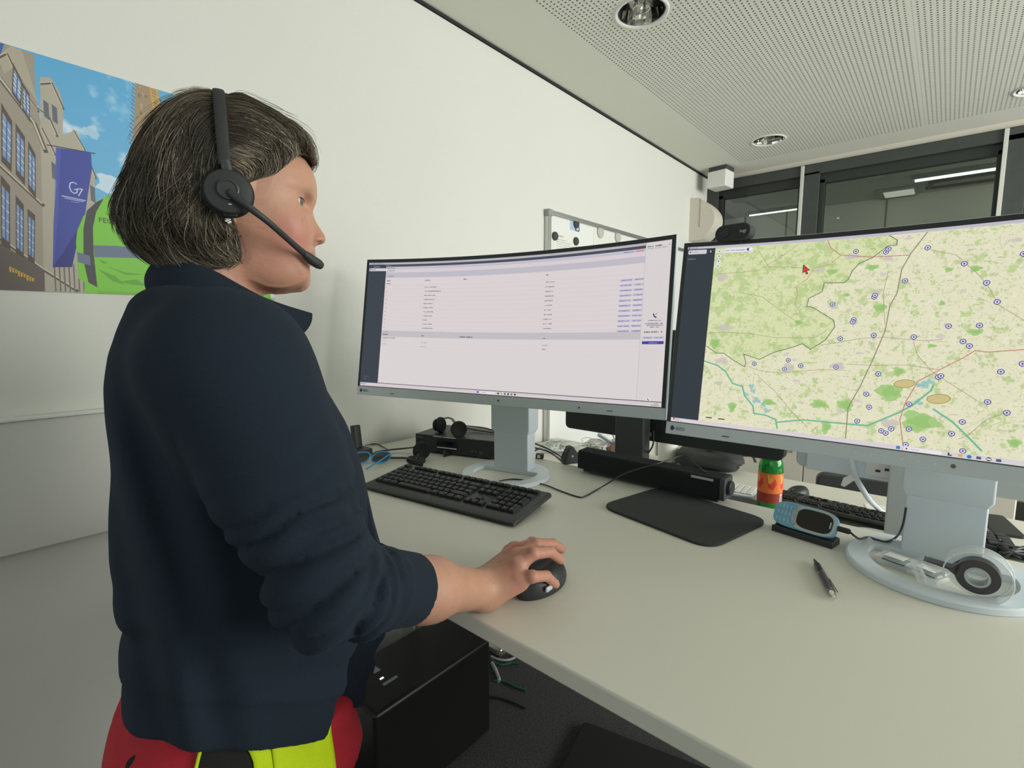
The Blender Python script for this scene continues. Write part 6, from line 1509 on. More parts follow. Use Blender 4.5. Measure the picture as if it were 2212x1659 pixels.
FAR = arm_field(X, Y, Z, S_R, E_R, CT, (.075, .070, .050, .050, .0445))
FAL = arm_field(X, Y, Z, S_L, E_L, W_L, (.079, .072, .058, .048, .042))
core = np.minimum(FT+0.016, np.minimum(FAR+0.02, FAL+0.016))
kk = 0.012+0.040*np.clip((Z-1.22)/0.12, 0, 1)
FS = smin(smin(FT, FAR, kk), FAL, 0.02)
# cloth folds
m = np.abs(FS) < 0.02; idx_ = np.argwhere(m); xs, ys, zs3 = ax[0][idx_[:, 0]], ax[1][idx_[:, 1]], ax[2][idx_[:, 2]]
disp = np.zeros(len(idx_))
far_, ft_, fal_ = FAR[m], np.broadcast_to(FT, FS.shape)[m], FAL[m]
ra = np.clip((ft_-far_)/0.03+.35, 0, 1)
s_, L1, L2 = arc_coord(xs, ys, zs3, S_R, E_R, CT)
nz_ = noise3(xs*9+3, ys*9+7, zs3*9+1)+.5*noise3(xs*21, ys*21+5, zs3*21)
# direction across the sleeve: the folds climb from the elbow point to the crook of the arm
d1 = (E_R-S_R)/np.linalg.norm(E_R-S_R); d2 = (CT-E_R)/np.linalg.norm(CT-E_R); inner = (d2-d1); inner = inner/np.linalg.norm(inner)
rel = (xs-E_R[0])*inner[0]+(ys-E_R[1])*inner[1]+(zs3-E_R[2])*inner[2]
q = s_+0.030*nz_+0.10*rel
env = np.clip((s_-0.09)/0.09, 0, 1)*np.clip((L1+L2-0.055-s_)/0.03, 0, 1)
amp = 0.0035+0.0085*np.clip((s_-0.15)/0.06, 0, 1)
Kc = E_R+inner*0.050; ax_a = -inner; ax_b = d1-inner*float(d1 @ inner); ax_b = ax_b/np.linalg.norm(ax_b)
pa_ = (xs-Kc[0])*ax_a[0]+(ys-Kc[1])*ax_a[1]+(zs3-Kc[2])*ax_a[2]; pb2 = (xs-Kc[0])*ax_b[0]+(ys-Kc[1])*ax_b[1]+(zs3-Kc[2])*ax_b[2]
th_ = np.arctan2(pb2, pa_+0.015); rr_K = np.sqrt(pa_**2+pb2**2)
fan = np.abs(np.sin(th_*5.5+2.4*nz_+10*rr_K))**.6
fan2 = np.abs(np.sin(th_*11.0-1.9*nz_))**.9
fw = np.exp(-((s_-L1-0.005)/0.075)**2)
rid = np.abs(np.sin(math.pi*q/0.030+1.8*nz_))**.75
fade_ = np.clip((rr_K-0.014)/0.030, 0, 1)
rid = rid*(1-fw)+(0.65*fan+0.35*fan2)*fw; rid = rid*fade_+0.74*(1-fade_)
rid2 = np.sin(2*math.pi*(s_+0.05*nz_-0.2*rel)/0.047)
disp += ra*env*(amp*1.7*(rid-.74)+0.0012*rid2*np.clip((s_-.12)/.08, 0, 1)*(.5+.5*np.sin(40*rel+5*nz_))*(1-fw))
cuffm = np.clip((s_-(L1+L2-0.050))/0.004, 0, 1)*ra; disp += -0.0025*cuffm
disp += ra*(1-env)*0.0015*noise3(xs*14, ys*14, zs3*14)*2
# torso: soft drapes falling from the shoulder blade and gathers above the hem
rt = 1-ra
wv = noise3(xs*5+1, ys*5+2, zs3*1.7+3)*2
vert = np.sin(2*math.pi*(xs*1.0+0.18*(zs3-1.2)+0.03*wv)/0.062)
disp += rt*0.0055*vert*np.exp(-((xs+0.075)/0.06)**2)*np.clip((1.40-zs3)/.1, 0, 1)*(ys < 0)
disp += rt*0.010*noise3(xs*7+.3*np.sin(zs3*9), ys*7, zs3*5)
hz = np.sin(2*math.pi*(zs3+0.25*xs*np.sign(xs)+0.03*nz_)/0.055)
HZ = hemz(xs, ys); disp += rt*0.0036*hz*np.exp(-((zs3-(HZ+0.10))/0.05)**2)
disp += rt*(-0.0030)*np.clip((HZ+0.055-zs3)/0.004, 0, 1)
disp += rt*0.004*np.exp(-((zs3-1.30-0.5*(xs-0.02))/0.012)**2)*np.clip((xs-0.03)/.03, 0, 1)*np.clip((.13-xs)/.03, 0, 1)
disp = np.where((ra > .05) & (ra < .999), np.maximum(disp, -0.0045), np.maximum(disp, -0.010))
FS[m] -= disp.astype(np.float32)
# open ends: hem, cuffs
FS = smax(FS, (hemz(X, Y)-Z)*0.85, 0.004)
cd = (CT-E_R)/np.linalg.norm(CT-E_R)
cut = (X-CT[0])*cd[0]+(Y-CT[1])*cd[1]+(Z-CT[2])*cd[2]
nearR = (Y < -0.08) & (X > 0.05)
FS = np.where(nearR, smax(FS, cut, 0.004), FS)
wl = (W_L-E_L)/np.linalg.norm(W_L-E_L); cutL = (X-W_L[0])*wl[0]+(Y-W_L[1])*wl[1]+(Z-W_L[2]-0.02)*wl[2]
FS = np.where((Y > 0.16) & (Z < 1.0), smax(FS, cutL+0.0*X, 0.004), FS)
vs = nets(FS.astype(np.float32), lo, h)
sw_grid = (FS.astype(np.float32), lo, h, ax)
core = np.maximum(core, hemz(X, Y)+0.02-Z); core = np.maximum(core, np.where(nearR, cut+0.03, -1)); core = np.maximum(core, np.where((Y > 0.16) & (Z < 1.0), cutL+0.02, -1))
sub = core[::2, ::2, ::2].astype(np.float32); vc = nets(sub, lo, h*2)
zmax_ = 1.44
# ---------------------------------------------------------------- legs
HIPC = float(np.interp(0.86, zs_, ctr))
def leg_field(X, Y, Z, g=0.0):
    F = ell(X, Y, Z, (-0.012, 0, 0.86), (0.155+g, 0.195+g, 0.17+g))
    F = smax(F, (Z-(hemz(X, Y)+0.03))*.85, 0.01)
    for s in (-1, 1):
        a = (-0.01, s*0.098, 0.84); k = (0.015, s*0.100, 0.49); n_ = (-0.005, s*0.105, 0.10)
        F = smin(F, cap(X, Y, Z, a, k, 0.118+g, 0.078+g), 0.03); F = smin(F, cap(X, Y, Z, k, n_, 0.078+g, 0.062+g), 0.02)
    return F
tb_ = np.array(sorted([L3(px, py)[::-1] for px, py in ((258, 1515), (240, 1560), (226, 1610), (221, 1659))])); tf_ = np.array(sorted([L3(px, py)[::-1] for px, py in ((777, 1500), (779, 1560), (778, 1659))]))
h2 = 0.0045; lo2 = np.array([-0.215, -0.245, 0.06]); hi2 = np.array([0.20, 0.245, 1.045])
ax2, (X, Y, Z) = grid(lo2, hi2, h2)
xb2 = np.interp(Z, tb_[:, 0], tb_[:, 1]); xf2 = np.interp(Z, tf_[:, 0], tf_[:, 1])
zlow = tb_[0, 0]
a_ = (xf2-xb2)/2/1.03; c_ = (xf2+xb2)/2
Fh = ((np.abs((X-c_)/a_)**2.3+np.abs(Y/0.198)**2.3)**(1/2.3)-1)*0.14
Fh = smax(Fh, (Z-(hemz(X, Y)+0.03))*.85, 0.01); Fh = smax(Fh, 0.79-Z, 0.06)
FL = smin(leg_field(X, Y, Z, -0.012), Fh, 0.03)
FL = FL-0.003*np.sin(2*math.pi*(Z+0.5*X)/0.11)*np.exp(-((X-0.06)/0.08)**2)+0.012*np.clip((Z-hemz(X, Y)+0.035)/0.03, 0, 1)
FL = FL+0.0*Y
FL = smax(FL, 0.075-Z, 0.006).astype(np.float32)
vt = nets(FL, lo2, h2); tr_grid = (FL, lo2, h2, ax2)
subl = (FL[::2, ::2, ::2]+0.016).astype(np.float32); vl = nets(subl, lo2, h2*2)

# ---------------------------------------------------------------- forearm and hand on the mouse
def HP(px, py, z): return W2L(at(px, py, z))
MZ = 1.0
kn = {'i': HP(1112, 1187, 1.060), 'm': HP(1118, 1201, 1.066), 'r': HP(1118, 1221, 1.062), 'p': HP(1120, 1251, 1.046)}
fing = {
 'i': [kn['i'], HP(1150, 1173, 1.060), HP(1180, 1174, 1.048), HP(1196, 1181, 1.035)],
 'm': [kn['m'], HP(1158, 1177, 1.074), HP(1194, 1175, 1.064), HP(1213, 1186, 1.046)],
 'r': [kn['r'], HP(1152, 1196, 1.075), HP(1188, 1192, 1.068), HP(1210, 1209, 1.046)],
 'p': [kn['p'], HP(1150, 1246, 1.052), HP(1180, 1244, 1.040), HP(1200, 1262, 1.014)],
}
frad = {'i': (.0098, .0088, .0080, .0070), 'm': (.0105, .0095, .0085, .0074), 'r': (.0102, .0092, .0084, .0072), 'p': (.0100, .0086, .0078, .0066)}
WRb = WR.copy(); 
h3 = 0.0015
allp = np.array([p for f in fing.values() for p in f]+[WR, E_R+(WR-E_R)*.35])
lo3 = allp.min(0)-0.05; hi3 = allp.max(0)+0.05; lo3[2] = 0.992
ax3, (X, Y, Z) = grid(lo3, hi3, h3)
fd = (WR-E_R)/np.linalg.norm(WR-E_R)
pal = (kn['m']+kn['r'])/2; hd_ = pal-WR; hd_ /= np.linalg.norm(hd_)
side = kn['p']-kn['i']; side /= np.linalg.norm(side); upn_ = np.cross(side, hd_); upn_ /= np.linalg.norm(upn_)
if upn_[2] < 0: upn_ = -upn_
FA = cap(X, Y, Z, E_R+fd*0.03, E_R+(WR-E_R)*0.55, 0.040, 0.0375)
FA = smin(FA, cap(X, Y, Z, E_R+(WR-E_R)*0.55, WR, 0.0375, 0.0262, (upn_, 1.12)), 0.02)
wI = WR+side*-0.012+hd_*0.004; wP = WR+side*0.012+hd_*0.004
FP = cap(X, Y, Z, wI, kn['i']-upn_*0.002, 0.0215, 0.0125)
FP = smin(FP, cap(X, Y, Z, WR, kn['m']-upn_*0.003, 0.0225, 0.0130), 0.010)
FP = smin(FP, cap(X, Y, Z, WR, kn['r']-upn_*0.003, 0.0225, 0.0128), 0.010)
FP = smin(FP, cap(X, Y, Z, wP, kn['p']-upn_*0.004, 0.0215, 0.0135), 0.010)
hyp = (WR+kn['p'])/2-upn_*0.012+side*0.004
FP = smin(FP, cap(X, Y, Z, WR+hd_*0.012-upn_*0.006+side*0.008, hyp+hd_*0.02, 0.017, 0.0125), 0.012)      # heel of the hand resting on the desk
FP = smin(FP, cap(X, Y, Z, WR+hd_*0.03+side*0.012-upn_*0.006, HP(1126, 1266, 1.020), 0.0145, 0.0085), 0.010)
FA = smin(FA, FP, 0.018)
for f, P in fing.items():
    r = frad[f]; Ff = cap(X, Y, Z, P[0]-upn_*0.002, P[1], r[0], r[1])
    Ff = smin(Ff, cap(X, Y, Z, P[1], P[2], r[1], r[2]), 0.002); Ff = smin(Ff, cap(X, Y, Z, P[2], P[3], r[2], r[3]), 0.002)
    Ff = smin(Ff, ell(X, Y, Z, P[1]+upn_*0.001, (r[1]*1.05,)*3), 0.003)
    FA = smin(FA, Ff, 0.0055)
    FA = smin(FA, ell(X, Y, Z, P[0]+upn_*0.0015, (0.0105, 0.0105, 0.0105)), 0.006)      # knuckle
# extensor tendons and webs
for f in 'imrp': FA = smin(FA, cap(X, Y, Z, WR+upn_*0.020+hd_*0.01, kn[f]+upn_*0.0085, 0.002, 0.0030), 0.007)
# thumb on the far side of the mouse
T0 = WR+hd_*0.018-side*0.018-upn_*0.006; T1 = HP(1118, 1206, 1.032)+np.array([0.0, 0.026, 0]); T2 = W2L(Vector((0.600, 0.4985, 1.020))); T3 = W2L(Vector((0.624, 0.4965, 1.014)))
Ft = cap(X, Y, Z, T0, T1, 0.0165, 0.0125); Ft = smin(Ft, cap(X, Y, Z, T1, T2, 0.0120, 0.0100), 0.004); Ft = smin(Ft, cap(X, Y, Z, T2, T3, 0.0100, 0.0082), 0.003)
FA = smin(FA, Ft, 0.010)
FA = smax(FA, 1.0012-Z, 0.002)
FA = np.maximum(FA, -((X-(E_R+fd*0.05)[0])*fd[0]+(Y-(E_R+fd*0.05)[1])*fd[1]+(Z-(E_R+fd*0.05)[2])*fd[2]))
FA = FA.astype(np.float32)
va = nets(FA, lo3, h3); hand_grid = (FA, lo3, h3, ax3)
# relaxed left hand hanging at the far side
hl = 0.0025; c0 = W_L; dn = np.array([0.06, 0.0, -0.998])
fingL = [[c0+dn*0.08+np.array([x, 0.004, 0]), c0+dn*0.115+np.array([x*1.1, -0.002, 0]), c0+dn*0.14+np.array([x*1.15, -0.014, 0]), c0+dn*(0.155-abs(x-0.005)*.3)+np.array([x*1.15, -0.026, 0.004])] for x in (0.032, 0.011, -0.009, -0.028)]
lo4 = W_L+np.array([-0.07, -0.07, -0.20]); hi4 = W_L+np.array([0.08, 0.06, 0.08]); ax4, (X, Y, Z) = grid(lo4, hi4, hl)
Fq = cap(X, Y, Z, W_L+np.array([0, 0, 0.06]), W_L+dn*0.01, 0.031, 0.024)
for P in fingL:
    Fq = smin(Fq, cap(X, Y, Z, W_L, P[0], 0.019, 0.0125), 0.008)
    for k in range(3): Fq = smin(Fq, cap(X, Y, Z, P[k], P[k+1], 0.0095-k*.0008, 0.0088-k*.0008), 0.002)
tl = [W_L+dn*0.02+np.array([0.018, -0.008, 0]), W_L+dn*0.06+np.array([0.040, -0.022, 0]), W_L+dn*0.085+np.array([0.046, -0.028, 0]), W_L+dn*0.108+np.array([0.046, -0.032, 0])]
for k in range(3): Fq = smin(Fq, cap(X, Y, Z, tl[k], tl[k+1], 0.013-k*.0018, 0.0115-k*.0018), 0.006)
vq = nets(Fq.astype(np.float32), lo4, hl)

# ---------------------------------------------------------------- skin colours and the body mesh
eyeZ = EC[2]
c_ck = LP(625, 510, -0.05); c_no = LP(698, 517, 0); c_li1 = LP(660, 551.5, 0); c_chn = LP(655, 610, 0); c_jaw = LP(575, 570, -0.05); ccr = LP(648, 552.5, 0); cl0 = LP(674, 558, 0)
def blob(V, c, r): return np.exp(-(((V-c)/np.array(r))**2).sum(1))
def skin_col(V):
    base = np.array([0.52, 0.285, 0.19]); c = np.tile(base, (len(V), 1)); A = V.copy(); A[:, 1] = -np.abs(A[:, 1])
    n_ = noise3(V[:, 0]*60, V[:, 1]*60, V[:, 2]*60)*.5+noise3(V[:, 0]*150, V[:, 1]*150, V[:, 2]*150)*.35
    red = 1.15*blob(A, c_ck, (.026, .03, .026))+1.1*blob(A, c_no, (.014, .016, .012))+.35*blob(A, c_chn, (.02, .03, .014))+.35*blob(A, c_jaw, (.05, .03, .03))
    hand = ((V[:, 0] > WR[0]+.02) & (V[:, 2] < 1.12) & (V[:, 1] < 0)).astype(float)
    red += hand*0.45
    red = np.clip(red*(1+n_*.5), 0, 1)[:, None]
    c = c*(1-red)+np.array([0.54, 0.225, 0.17])*red
    hz_ = (V[:, 2] > 1.3)
    # lips
    lx = np.clip((V[:, 0]-ccr[0])/(cl0[0]-ccr[0]), 0, 1); half = 0.0068*np.sqrt(lx)+0.0006; dz = np.abs(V[:, 2]-(ccr[2]-0.0022*lx-0.0003))
    lip = np.clip((half-dz)/0.0012, 0, 1)*(np.abs(V[:, 1]) < 0.0245)*(V[:, 0] > ccr[0]-0.001)*hz_*((V[:, 0] > 0.06))
    c = c*(1-.75*lip[:, None])+np.array([0.46, 0.19, 0.155])*.75*lip[:, None]
    # brows: fair, thin
    br = np.clip((0.0030-np.abs(V[:, 2]-(EC[2]+0.0185-0.35*np.clip(np.abs(V[:, 1])-0.036, 0, 1))))/0.0015, 0, 1)*(np.abs(V[:, 1]) > 0.012)*(np.abs(V[:, 1]) < 0.052)*(V[:, 0] > 0.055)
    c = c*(1-.38*br[:, None])+np.array([0.36, 0.25, 0.16])*.38*br[:, None]
    # lashes: dark rim along the upper lid
    ld = np.linalg.norm((A-(EC+np.array([0, 0, 0])))/np.array([1, 1, 1]), axis=1)
    la = np.clip(1-np.abs(A[:, 2]-(EC[2]+0.0040))/0.0016, 0, 1)*(ld < 0.0165)*(A[:, 0] > EC[0]+0.004)
    c = c*(1-.6*la[:, None])+np.array([0.09, 0.055, 0.04])*.6*la[:, None]
    la = np.clip(1-np.abs(A[:, 2]-(EC[2]-0.0042))/0.0012, 0, 1)*(ld < 0.016)*(A[:, 0] > EC[0]+0.004)
    c = c*(1-.3*la[:, None])+np.array([0.2, 0.1, 0.07])*.3*la[:, None]
    # scalp under the hair
    c = c*(1+n_[:, None]*0.10)
    # freckles and moles of the forearm
    f2 = noise3(V[:, 0]*260+9, V[:, 1]*260, V[:, 2]*260); c = c*(1-.16*np.clip((f2-.30)*6, 0, 1)[:, None])
    return np.clip(c, 0.01, 1)
ms = bpy.data.materials.new('skin'); ms.use_nodes = True; nt = ms.node_tree; b = nt.nodes['Principled BSDF']
an = nt.nodes.new('ShaderNodeAttribute'); an.attribute_name = 'tone'; nt.links.new(an.outputs['Color'], b.inputs['Base Color'])
b.inputs['Roughness'].default_value = 0.48; b.inputs['Specular IOR Level'].default_value = 0.4
b.inputs['Subsurface Weight'].default_value = 0.12; b.inputs['Subsurface Radius'].default_value = (0.010, 0.004, 0.002); b.inputs['Subsurface Scale'].default_value = 0.5
tc = nt.nodes.new('ShaderNodeTexCoord'); nn_ = nt.nodes.new('ShaderNodeTexNoise'); nn_.inputs['Scale'].default_value = 600; nn_.inputs['Detail'].default_value = 4
nt.links.new(tc.outputs['Object'], nn_.inputs['Vector']); bb_ = nt.nodes.new('ShaderNodeBump'); bb_.inputs['Strength'].default_value = 0.22; bb_.inputs['Distance'].default_value = 0.0012
nt.links.new(nn_.outputs['Fac'], bb_.inputs['Height']); nt.links.new(bb_.outputs['Normal'], b.inputs['Normal'])
person = to_obj('person', [vh, vc, vl, va, vq], [ms], colour=skin_col, loc=(PO[0], PO[1], 0), rotz=PA)
tag(person, 'standing person in navy sweater and red trousers with a headset, right hand on the mouse', 'person')

# eyes
M_sclera = bpy.data.materials.new('eye'); M_sclera.use_nodes = True; nt = M_sclera.node_tree; b = nt.nodes['Principled BSDF']; b.inputs['Roughness'].default_value = 0.12
tc = nt.nodes.new('ShaderNodeTexCoord'); sp_ = nt.nodes.new('ShaderNodeSeparateXYZ'); nt.links.new(tc.outputs['Object'], sp_.inputs[0])
cr_ = nt.nodes.new('ShaderNodeValToRGB'); cr_.color_ramp.interpolation = 'LINEAR'; e = cr_.color_ramp.elements
e[0].position = 0.0; e[0].color = (0.62, 0.58, 0.54, 1); e[1].position = 0.862; e[1].color = (0.62, 0.58, 0.54, 1)
for ps, cl_ in ((0.868, (0.06, 0.08, 0.07, 1)), (0.885, (0.13, 0.17, 0.16, 1)), (0.975, (0.10, 0.13, 0.12, 1)), (0.98, (0.01, 0.01, 0.01, 1))): q_ = e.new(ps); q_.color = cl_
dv_ = nt.nodes.new('ShaderNodeMath'); dv_.operation = 'DIVIDE'; dv_.inputs[1].default_value = 0.0124; nt.links.new(sp_.outputs[0], dv_.inputs[0]); nt.links.new(dv_.outputs[0], cr_.inputs[0]); nt.links.new(cr_.outputs[0], b.inputs['Base Color'])
for s in (-1, 1):
    o = G().ellip((0, 0, 0), (0.0124, 0.0124, 0.0124), 32, 24).obj('eye', M_sclera, person, smooth=True, loc=(EC[0], s*0.0315, EC[2])); o.rotation_euler = (0, R_(3), R_(-24))
for s in (-1, 1):
    pts = []
    for k in range(12):
        az = R_(8-98*k/11); el = R_(21*math.sin(math.pi*(0.22+0.78*(1-k/11)*0.9)))
        pts.append((EC[0]+0.0138*math.cos(az)*math.cos(el), s*(0.0315-0.0142*math.sin(az)*math.cos(el)), EC[2]+0.0138*math.sin(el)))
    G().tube(pts, [0.0002]+[0.0006]*10+[0.0002], 6).obj('eyelashes', mat('eyelash', (.05, .035, .025), .6), person, smooth=True)
# earring stud
er = LP(493, 477, -0.083)
g = G()
for k in range(7):
    a = k*2.4; g.ellip((er[0]+0.0022*math.cos(a)*(k > 0), -0.0835, er[2]+0.0022*math.sin(a)*(k > 0)), (0.0016, 0.0014, 0.0016), 8, 6)
g.obj('earring', mat('earring_silver', (.85, .85, .8), 0.2, metal=.8), person, smooth=True)
# fingernails
M_nail = mat('fingernail', (0.62, 0.40, 0.33), 0.28)
for f in 'imrp':
    P = fing[f]; d = (P[3]-P[2]); d = d/np.linalg.norm(d); u = upn_-d*(upn_ @ d); u = u/np.linalg.norm(u); c = P[3]+u*(frad[f][3]-0.0008)+d*0.0005; w = np.cross(d, u)
    T = Matrix(((d[0], w[0], u[0], c[0]), (d[1], w[1], u[1], c[1]), (d[2], w[2], u[2], c[2]), (0, 0, 0, 1)))
    G().ellip((0, 0, 0), (0.0062, 0.0046, 0.0015), 16, 8, T=T).obj('fingernail', M_nail, person, smooth=True)

# ---------------------------------------------------------------- clothes
M_navy = bpy.data.materials.new('navy_sweatshirt'); M_navy.use_nodes = True; nt = M_navy.node_tree; b = nt.nodes['Principled BSDF']
b.inputs['Base Color'].default_value = (0.0160, 0.0240, 0.0360, 1); b.inputs['Roughness'].default_value = 0.95; b.inputs['Specular IOR Level'].default_value = 0.15
b.inputs['Sheen Weight'].default_value = 0.05; b.inputs['Sheen Roughness'].default_value = 0.6; b.inputs['Sheen Tint'].default_value = (0.35, 0.45, 0.6, 1)
tc = nt.nodes.new('ShaderNodeTexCoord'); nn_ = nt.nodes.new('ShaderNodeTexNoise'); nn_.inputs['Scale'].default_value = 900; nt.links.new(tc.outputs['Object'], nn_.inputs['Vector'])
bb_ = nt.nodes.new('ShaderNodeBump'); bb_.inputs['Strength'].default_value = 0.5; bb_.inputs['Distance'].default_value = 0.001; nt.links.new(nn_.outputs['Fac'], bb_.inputs['Height']); nt.links.new(bb_.outputs['Normal'], b.inputs['Normal'])
sweater = to_obj('sweatshirt', [vs], [M_navy], person); sweater['label'] = 'navy blue sweatshirt with rolled sleeves and stand-up collar'
# stand-up collar, open at the throat
ct = [(343, 563, 0.0), (358, 560, -.030), (400, 566, -.055), (455, 582, -.068), (520, 618, -.067), (566, 642, -.060), (612, 659, -.048), (650, 670, -.036), (673, 676, -.028)]
cb = [(322, 628, 0.0), (340, 634, -.040), (392, 645, -.075), (460, 665, -.090), (530, 690, -.086), (580, 706, -.072), (612, 718, -.058), (632, 726, -.042), (640, 729, -.030)]
def curve_pts(c): return [LP(*q) for q in c]
T_, Bm = curve_pts(ct), curve_pts(cb)
T_ = [p*np.array([1, -1, 1]) for p in T_[:0:-1]]+T_; Bm = [p*np.array([1, -1, 1]) for p in Bm[:0:-1]]+Bm
T_ = smooth_path([Vector(p) for p in T_], 6); Bm = smooth_path([Vector(p) for p in Bm], 6)
V = []; F = []; nr = 8
for i, (a, b2) in enumerate(zip(T_, Bm)):
    for j in range(nr+1):
        t = j/nr; p = a*(1-t)+b2*t; out_ = Vector((0, p.y, 0)); bul = 0.006*math.sin(math.pi*t); dirv = Vector((p.x-nk0[0], p.y, 0)); dirv.normalize(); V.append(p+dirv*bul)
n = len(T_)
for i in range(n-1):
    for j in range(nr): F.append((i*(nr+1)+j, (i+1)*(nr+1)+j, (i+1)*(nr+1)+j+1, i*(nr+1)+j+1))
col = G().add(V, F).obj('collar', M_navy, person, smooth=True, angle=80); m_ = col.modifiers.new('thick', 'SOLIDIFY'); m_.thickness = 0.006; m_.offset = 0
m_ = col.modifiers.new('sub', 'SUBSURF'); m_.levels = 1; m_.render_levels = 1
# cuff rim
M_red = mat('red_work_trousers', (0.44, 0.013, 0.028), 0.8, noise=0.06, nscale=300, bump=0.35, bscale=900)
M_yel = mat('fluorescent_yellow', (0.62, 0.82, 0.0), 0.7, noise=0.04, nscale=300, bump=0.3, bscale=900)
M_blk = mat('black_trouser_panel', (0.012, 0.012, 0.011), 0.9, bump=0.3, bscale=900)
trousers = to_obj('trousers', [vt], [M_red], person); trousers['label'] = 'red work trousers with yellow and black panels'
def patch(name, px, m, off, y0=-0.2):
    P = [Vector((*L3(a, b2, y0), 0)) for a, b2 in px]
    bm = bmesh.new(); vs_ = [bm.verts.new((p.x, p.y, 0)) for p in P]; bm.faces.new(vs_)
    bmesh.ops.triangulate(bm, faces=bm.faces)
    for _ in range(6):
        lg = [e for e in bm.edges if e.calc_length() > 0.008]
        if not lg: break
        bmesh.ops.subdivide_edges(bm, edges=lg, cuts=1); bmesh.ops.triangulate(bm, faces=bm.faces)
    bm.verts.ensure_lookup_table()
    XZ = np.array([(v.co.x, v.co.y) for v in bm.verts]); ys = np.full(len(XZ), -0.24)
    for it in range(60):
        Pq = np.stack([XZ[:, 0], ys, XZ[:, 1]], 1); f = sample(tr_grid, Pq); ys = ys+np.clip(f-off, 0, 0.01)*0.8
        if it > 45: ys = ys+np.clip(f-off, -0.003, 0.003)*.3
    for v, y in zip(bm.verts, ys): v.co = (v.co.x, y, v.co.y)
    me = bpy.data.meshes.new(name); bm.to_mesh(me); bm.free(); me.materials.append(m); me.polygons.foreach_set('use_smooth', [True]*len(me.polygons))
    o = bpy.data.objects.new(name, me); COL.objects.link(o); o.parent = trousers
    s = o.modifiers.new('thick', 'SOLIDIFY'); s.thickness = 0.0016; s.offset = 0
    return o
patch('black_panel', [(452, 1585), (500, 1585), (525, 1625), (560, 1690), (575, 1760), (400, 1760), (428, 1659)], M_blk, 0.0020)
patch('yellow_piping', [(449, 1585), (455, 1585), (434, 1659), (408, 1740), (402, 1740), (427, 1659)], M_yel, 0.0030)
patch('yellow_stripe', [(498, 1585), (562, 1585), (583, 1619), (590, 1659), (600, 1760), (560, 1760), (548, 1659), (522, 1622)], M_yel, 0.0032)
patch('yellow_pocket', [(586, 1620), (724, 1561), (728, 1600), (731, 1659), (732, 1760), (604, 1760), (592, 1659)], M_yel, 0.0034)
patch('pocket_seam', [(585, 1637), (727, 1583), (727, 1585), (586, 1639)], mat('seam_dark', (.18, .24, .02), .8), 0.0052)
bt_ = LP(300, 1645, -0.17)
by_ = next((y for y in np.arange(-0.24, 0, 0.001) if sample(tr_grid, np.array([[bt_[0], y, bt_[2]]]))[0] < 0), -0.17)
bt_ = LP(300, 1645, by_); f_ = G().ellip((bt_[0], by_-0.001, bt_[2]), (0.012, 0.005, 0.010), 16, 10); f_.obj('button', M_blk, trousers, smooth=True)
patch('pocket_zip', [(744, 1512), (750, 1516), (732, 1550), (725, 1547)], M_blk, 0.0030)
for s in (-1, 1):
    g = G(); rings = []
    for x, w, z1, z0_ in ((-0.085, .030, .085, 0.002), (-0.06, .040, .115, 0), (-0.02, .043, .12, 0), (0.03, .045, .095, 0), (0.09, .050, .065, 0), (0.14, .045, .055, 0), (0.165, .025, .035, 0.006)):
        rings.append([(x, s*0.105+w*math.cos(a)*(1 if math.sin(a) > 0 else 1.0), z0_+(z1-z0_)*(0.5+0.5*math.copysign(abs(math.sin(a))**.6, math.sin(a)))) for a in [2*math.pi*k/20 for k in range(20)]])
    g.loft(rings); g.obj('shoe', M_blackmatte, person, smooth=True, angle=70)
# ---------------------------------------------------------------- hair: a shell with many strands on it
hair_px = [(672, 352), (675, 336), (673, 318), (664, 300), (650, 286), (628, 271), (598, 257), (566, 240), (540, 226), (516, 214), (497, 216), (486, 219), (474, 214), (460, 206), (430, 203), (395, 214), (363, 236), (336, 264), (313, 292), (293, 324), (280, 352), (268, 384), (256, 412), (247, 440), (246, 462), (257, 492), (274, 520), (300, 545), (332, 562), (368, 580), (395, 586), (430, 585), (462, 583), (493, 578), (511, 564), (514, 548), (510, 522), (500, 495), (494, 470), (500, 440), (520, 418), (543, 409), (568, 401), (591, 388), (610, 372), (630, 353), (645, 341), (658, 346)]
hairp = outline(hair_px, -0.02)
h5 = 0.0024
lo5 = np.array([hairp[:, 0].min()-0.02, -0.125, hairp[:, 1].min()-0.02]); hi5 = np.array([hairp[:, 0].max()+0.02, 0.125, hairp[:, 1].max()+0.02])
ax5, (X, Y, Z) = grid(lo5, hi5, h5)
X2, Z2 = np.meshgrid(ax5[0], ax5[2], indexing='ij')
dh = -poly_sdf(hairp, X2.astype(float), Z2.astype(float))
def blur2(a, s_, h_):
    n_ = int(3*s_/h_); k_ = np.exp(-0.5*(np.arange(-n_, n_+1)*h_/s_)**2); k_ /= k_.sum()
    for ax_ in (0, 1):
        p_ = np.pad(a, [(n_, n_) if q_ == ax_ else (0, 0) for q_ in (0, 1)], mode='edge')
        a = sum(w_*np.take(p_, range(i_, i_+a.shape[ax_]), axis=ax_) for i_, w_ in enumerate(k_))
    return a
db = blur2(dh, 0.010, h5); w = np.clip((dh-0.010)/0.02, 0, 1); dsm = dh*(1-w)+db*w
fullg = [a for a in ax5]
P = np.stack(np.meshgrid(*ax5, indexing='ij'), -1).reshape(-1, 3)
FHs = sample(head_grid, P).reshape(len(ax5[0]), len(ax5[1]), len(ax5[2]))
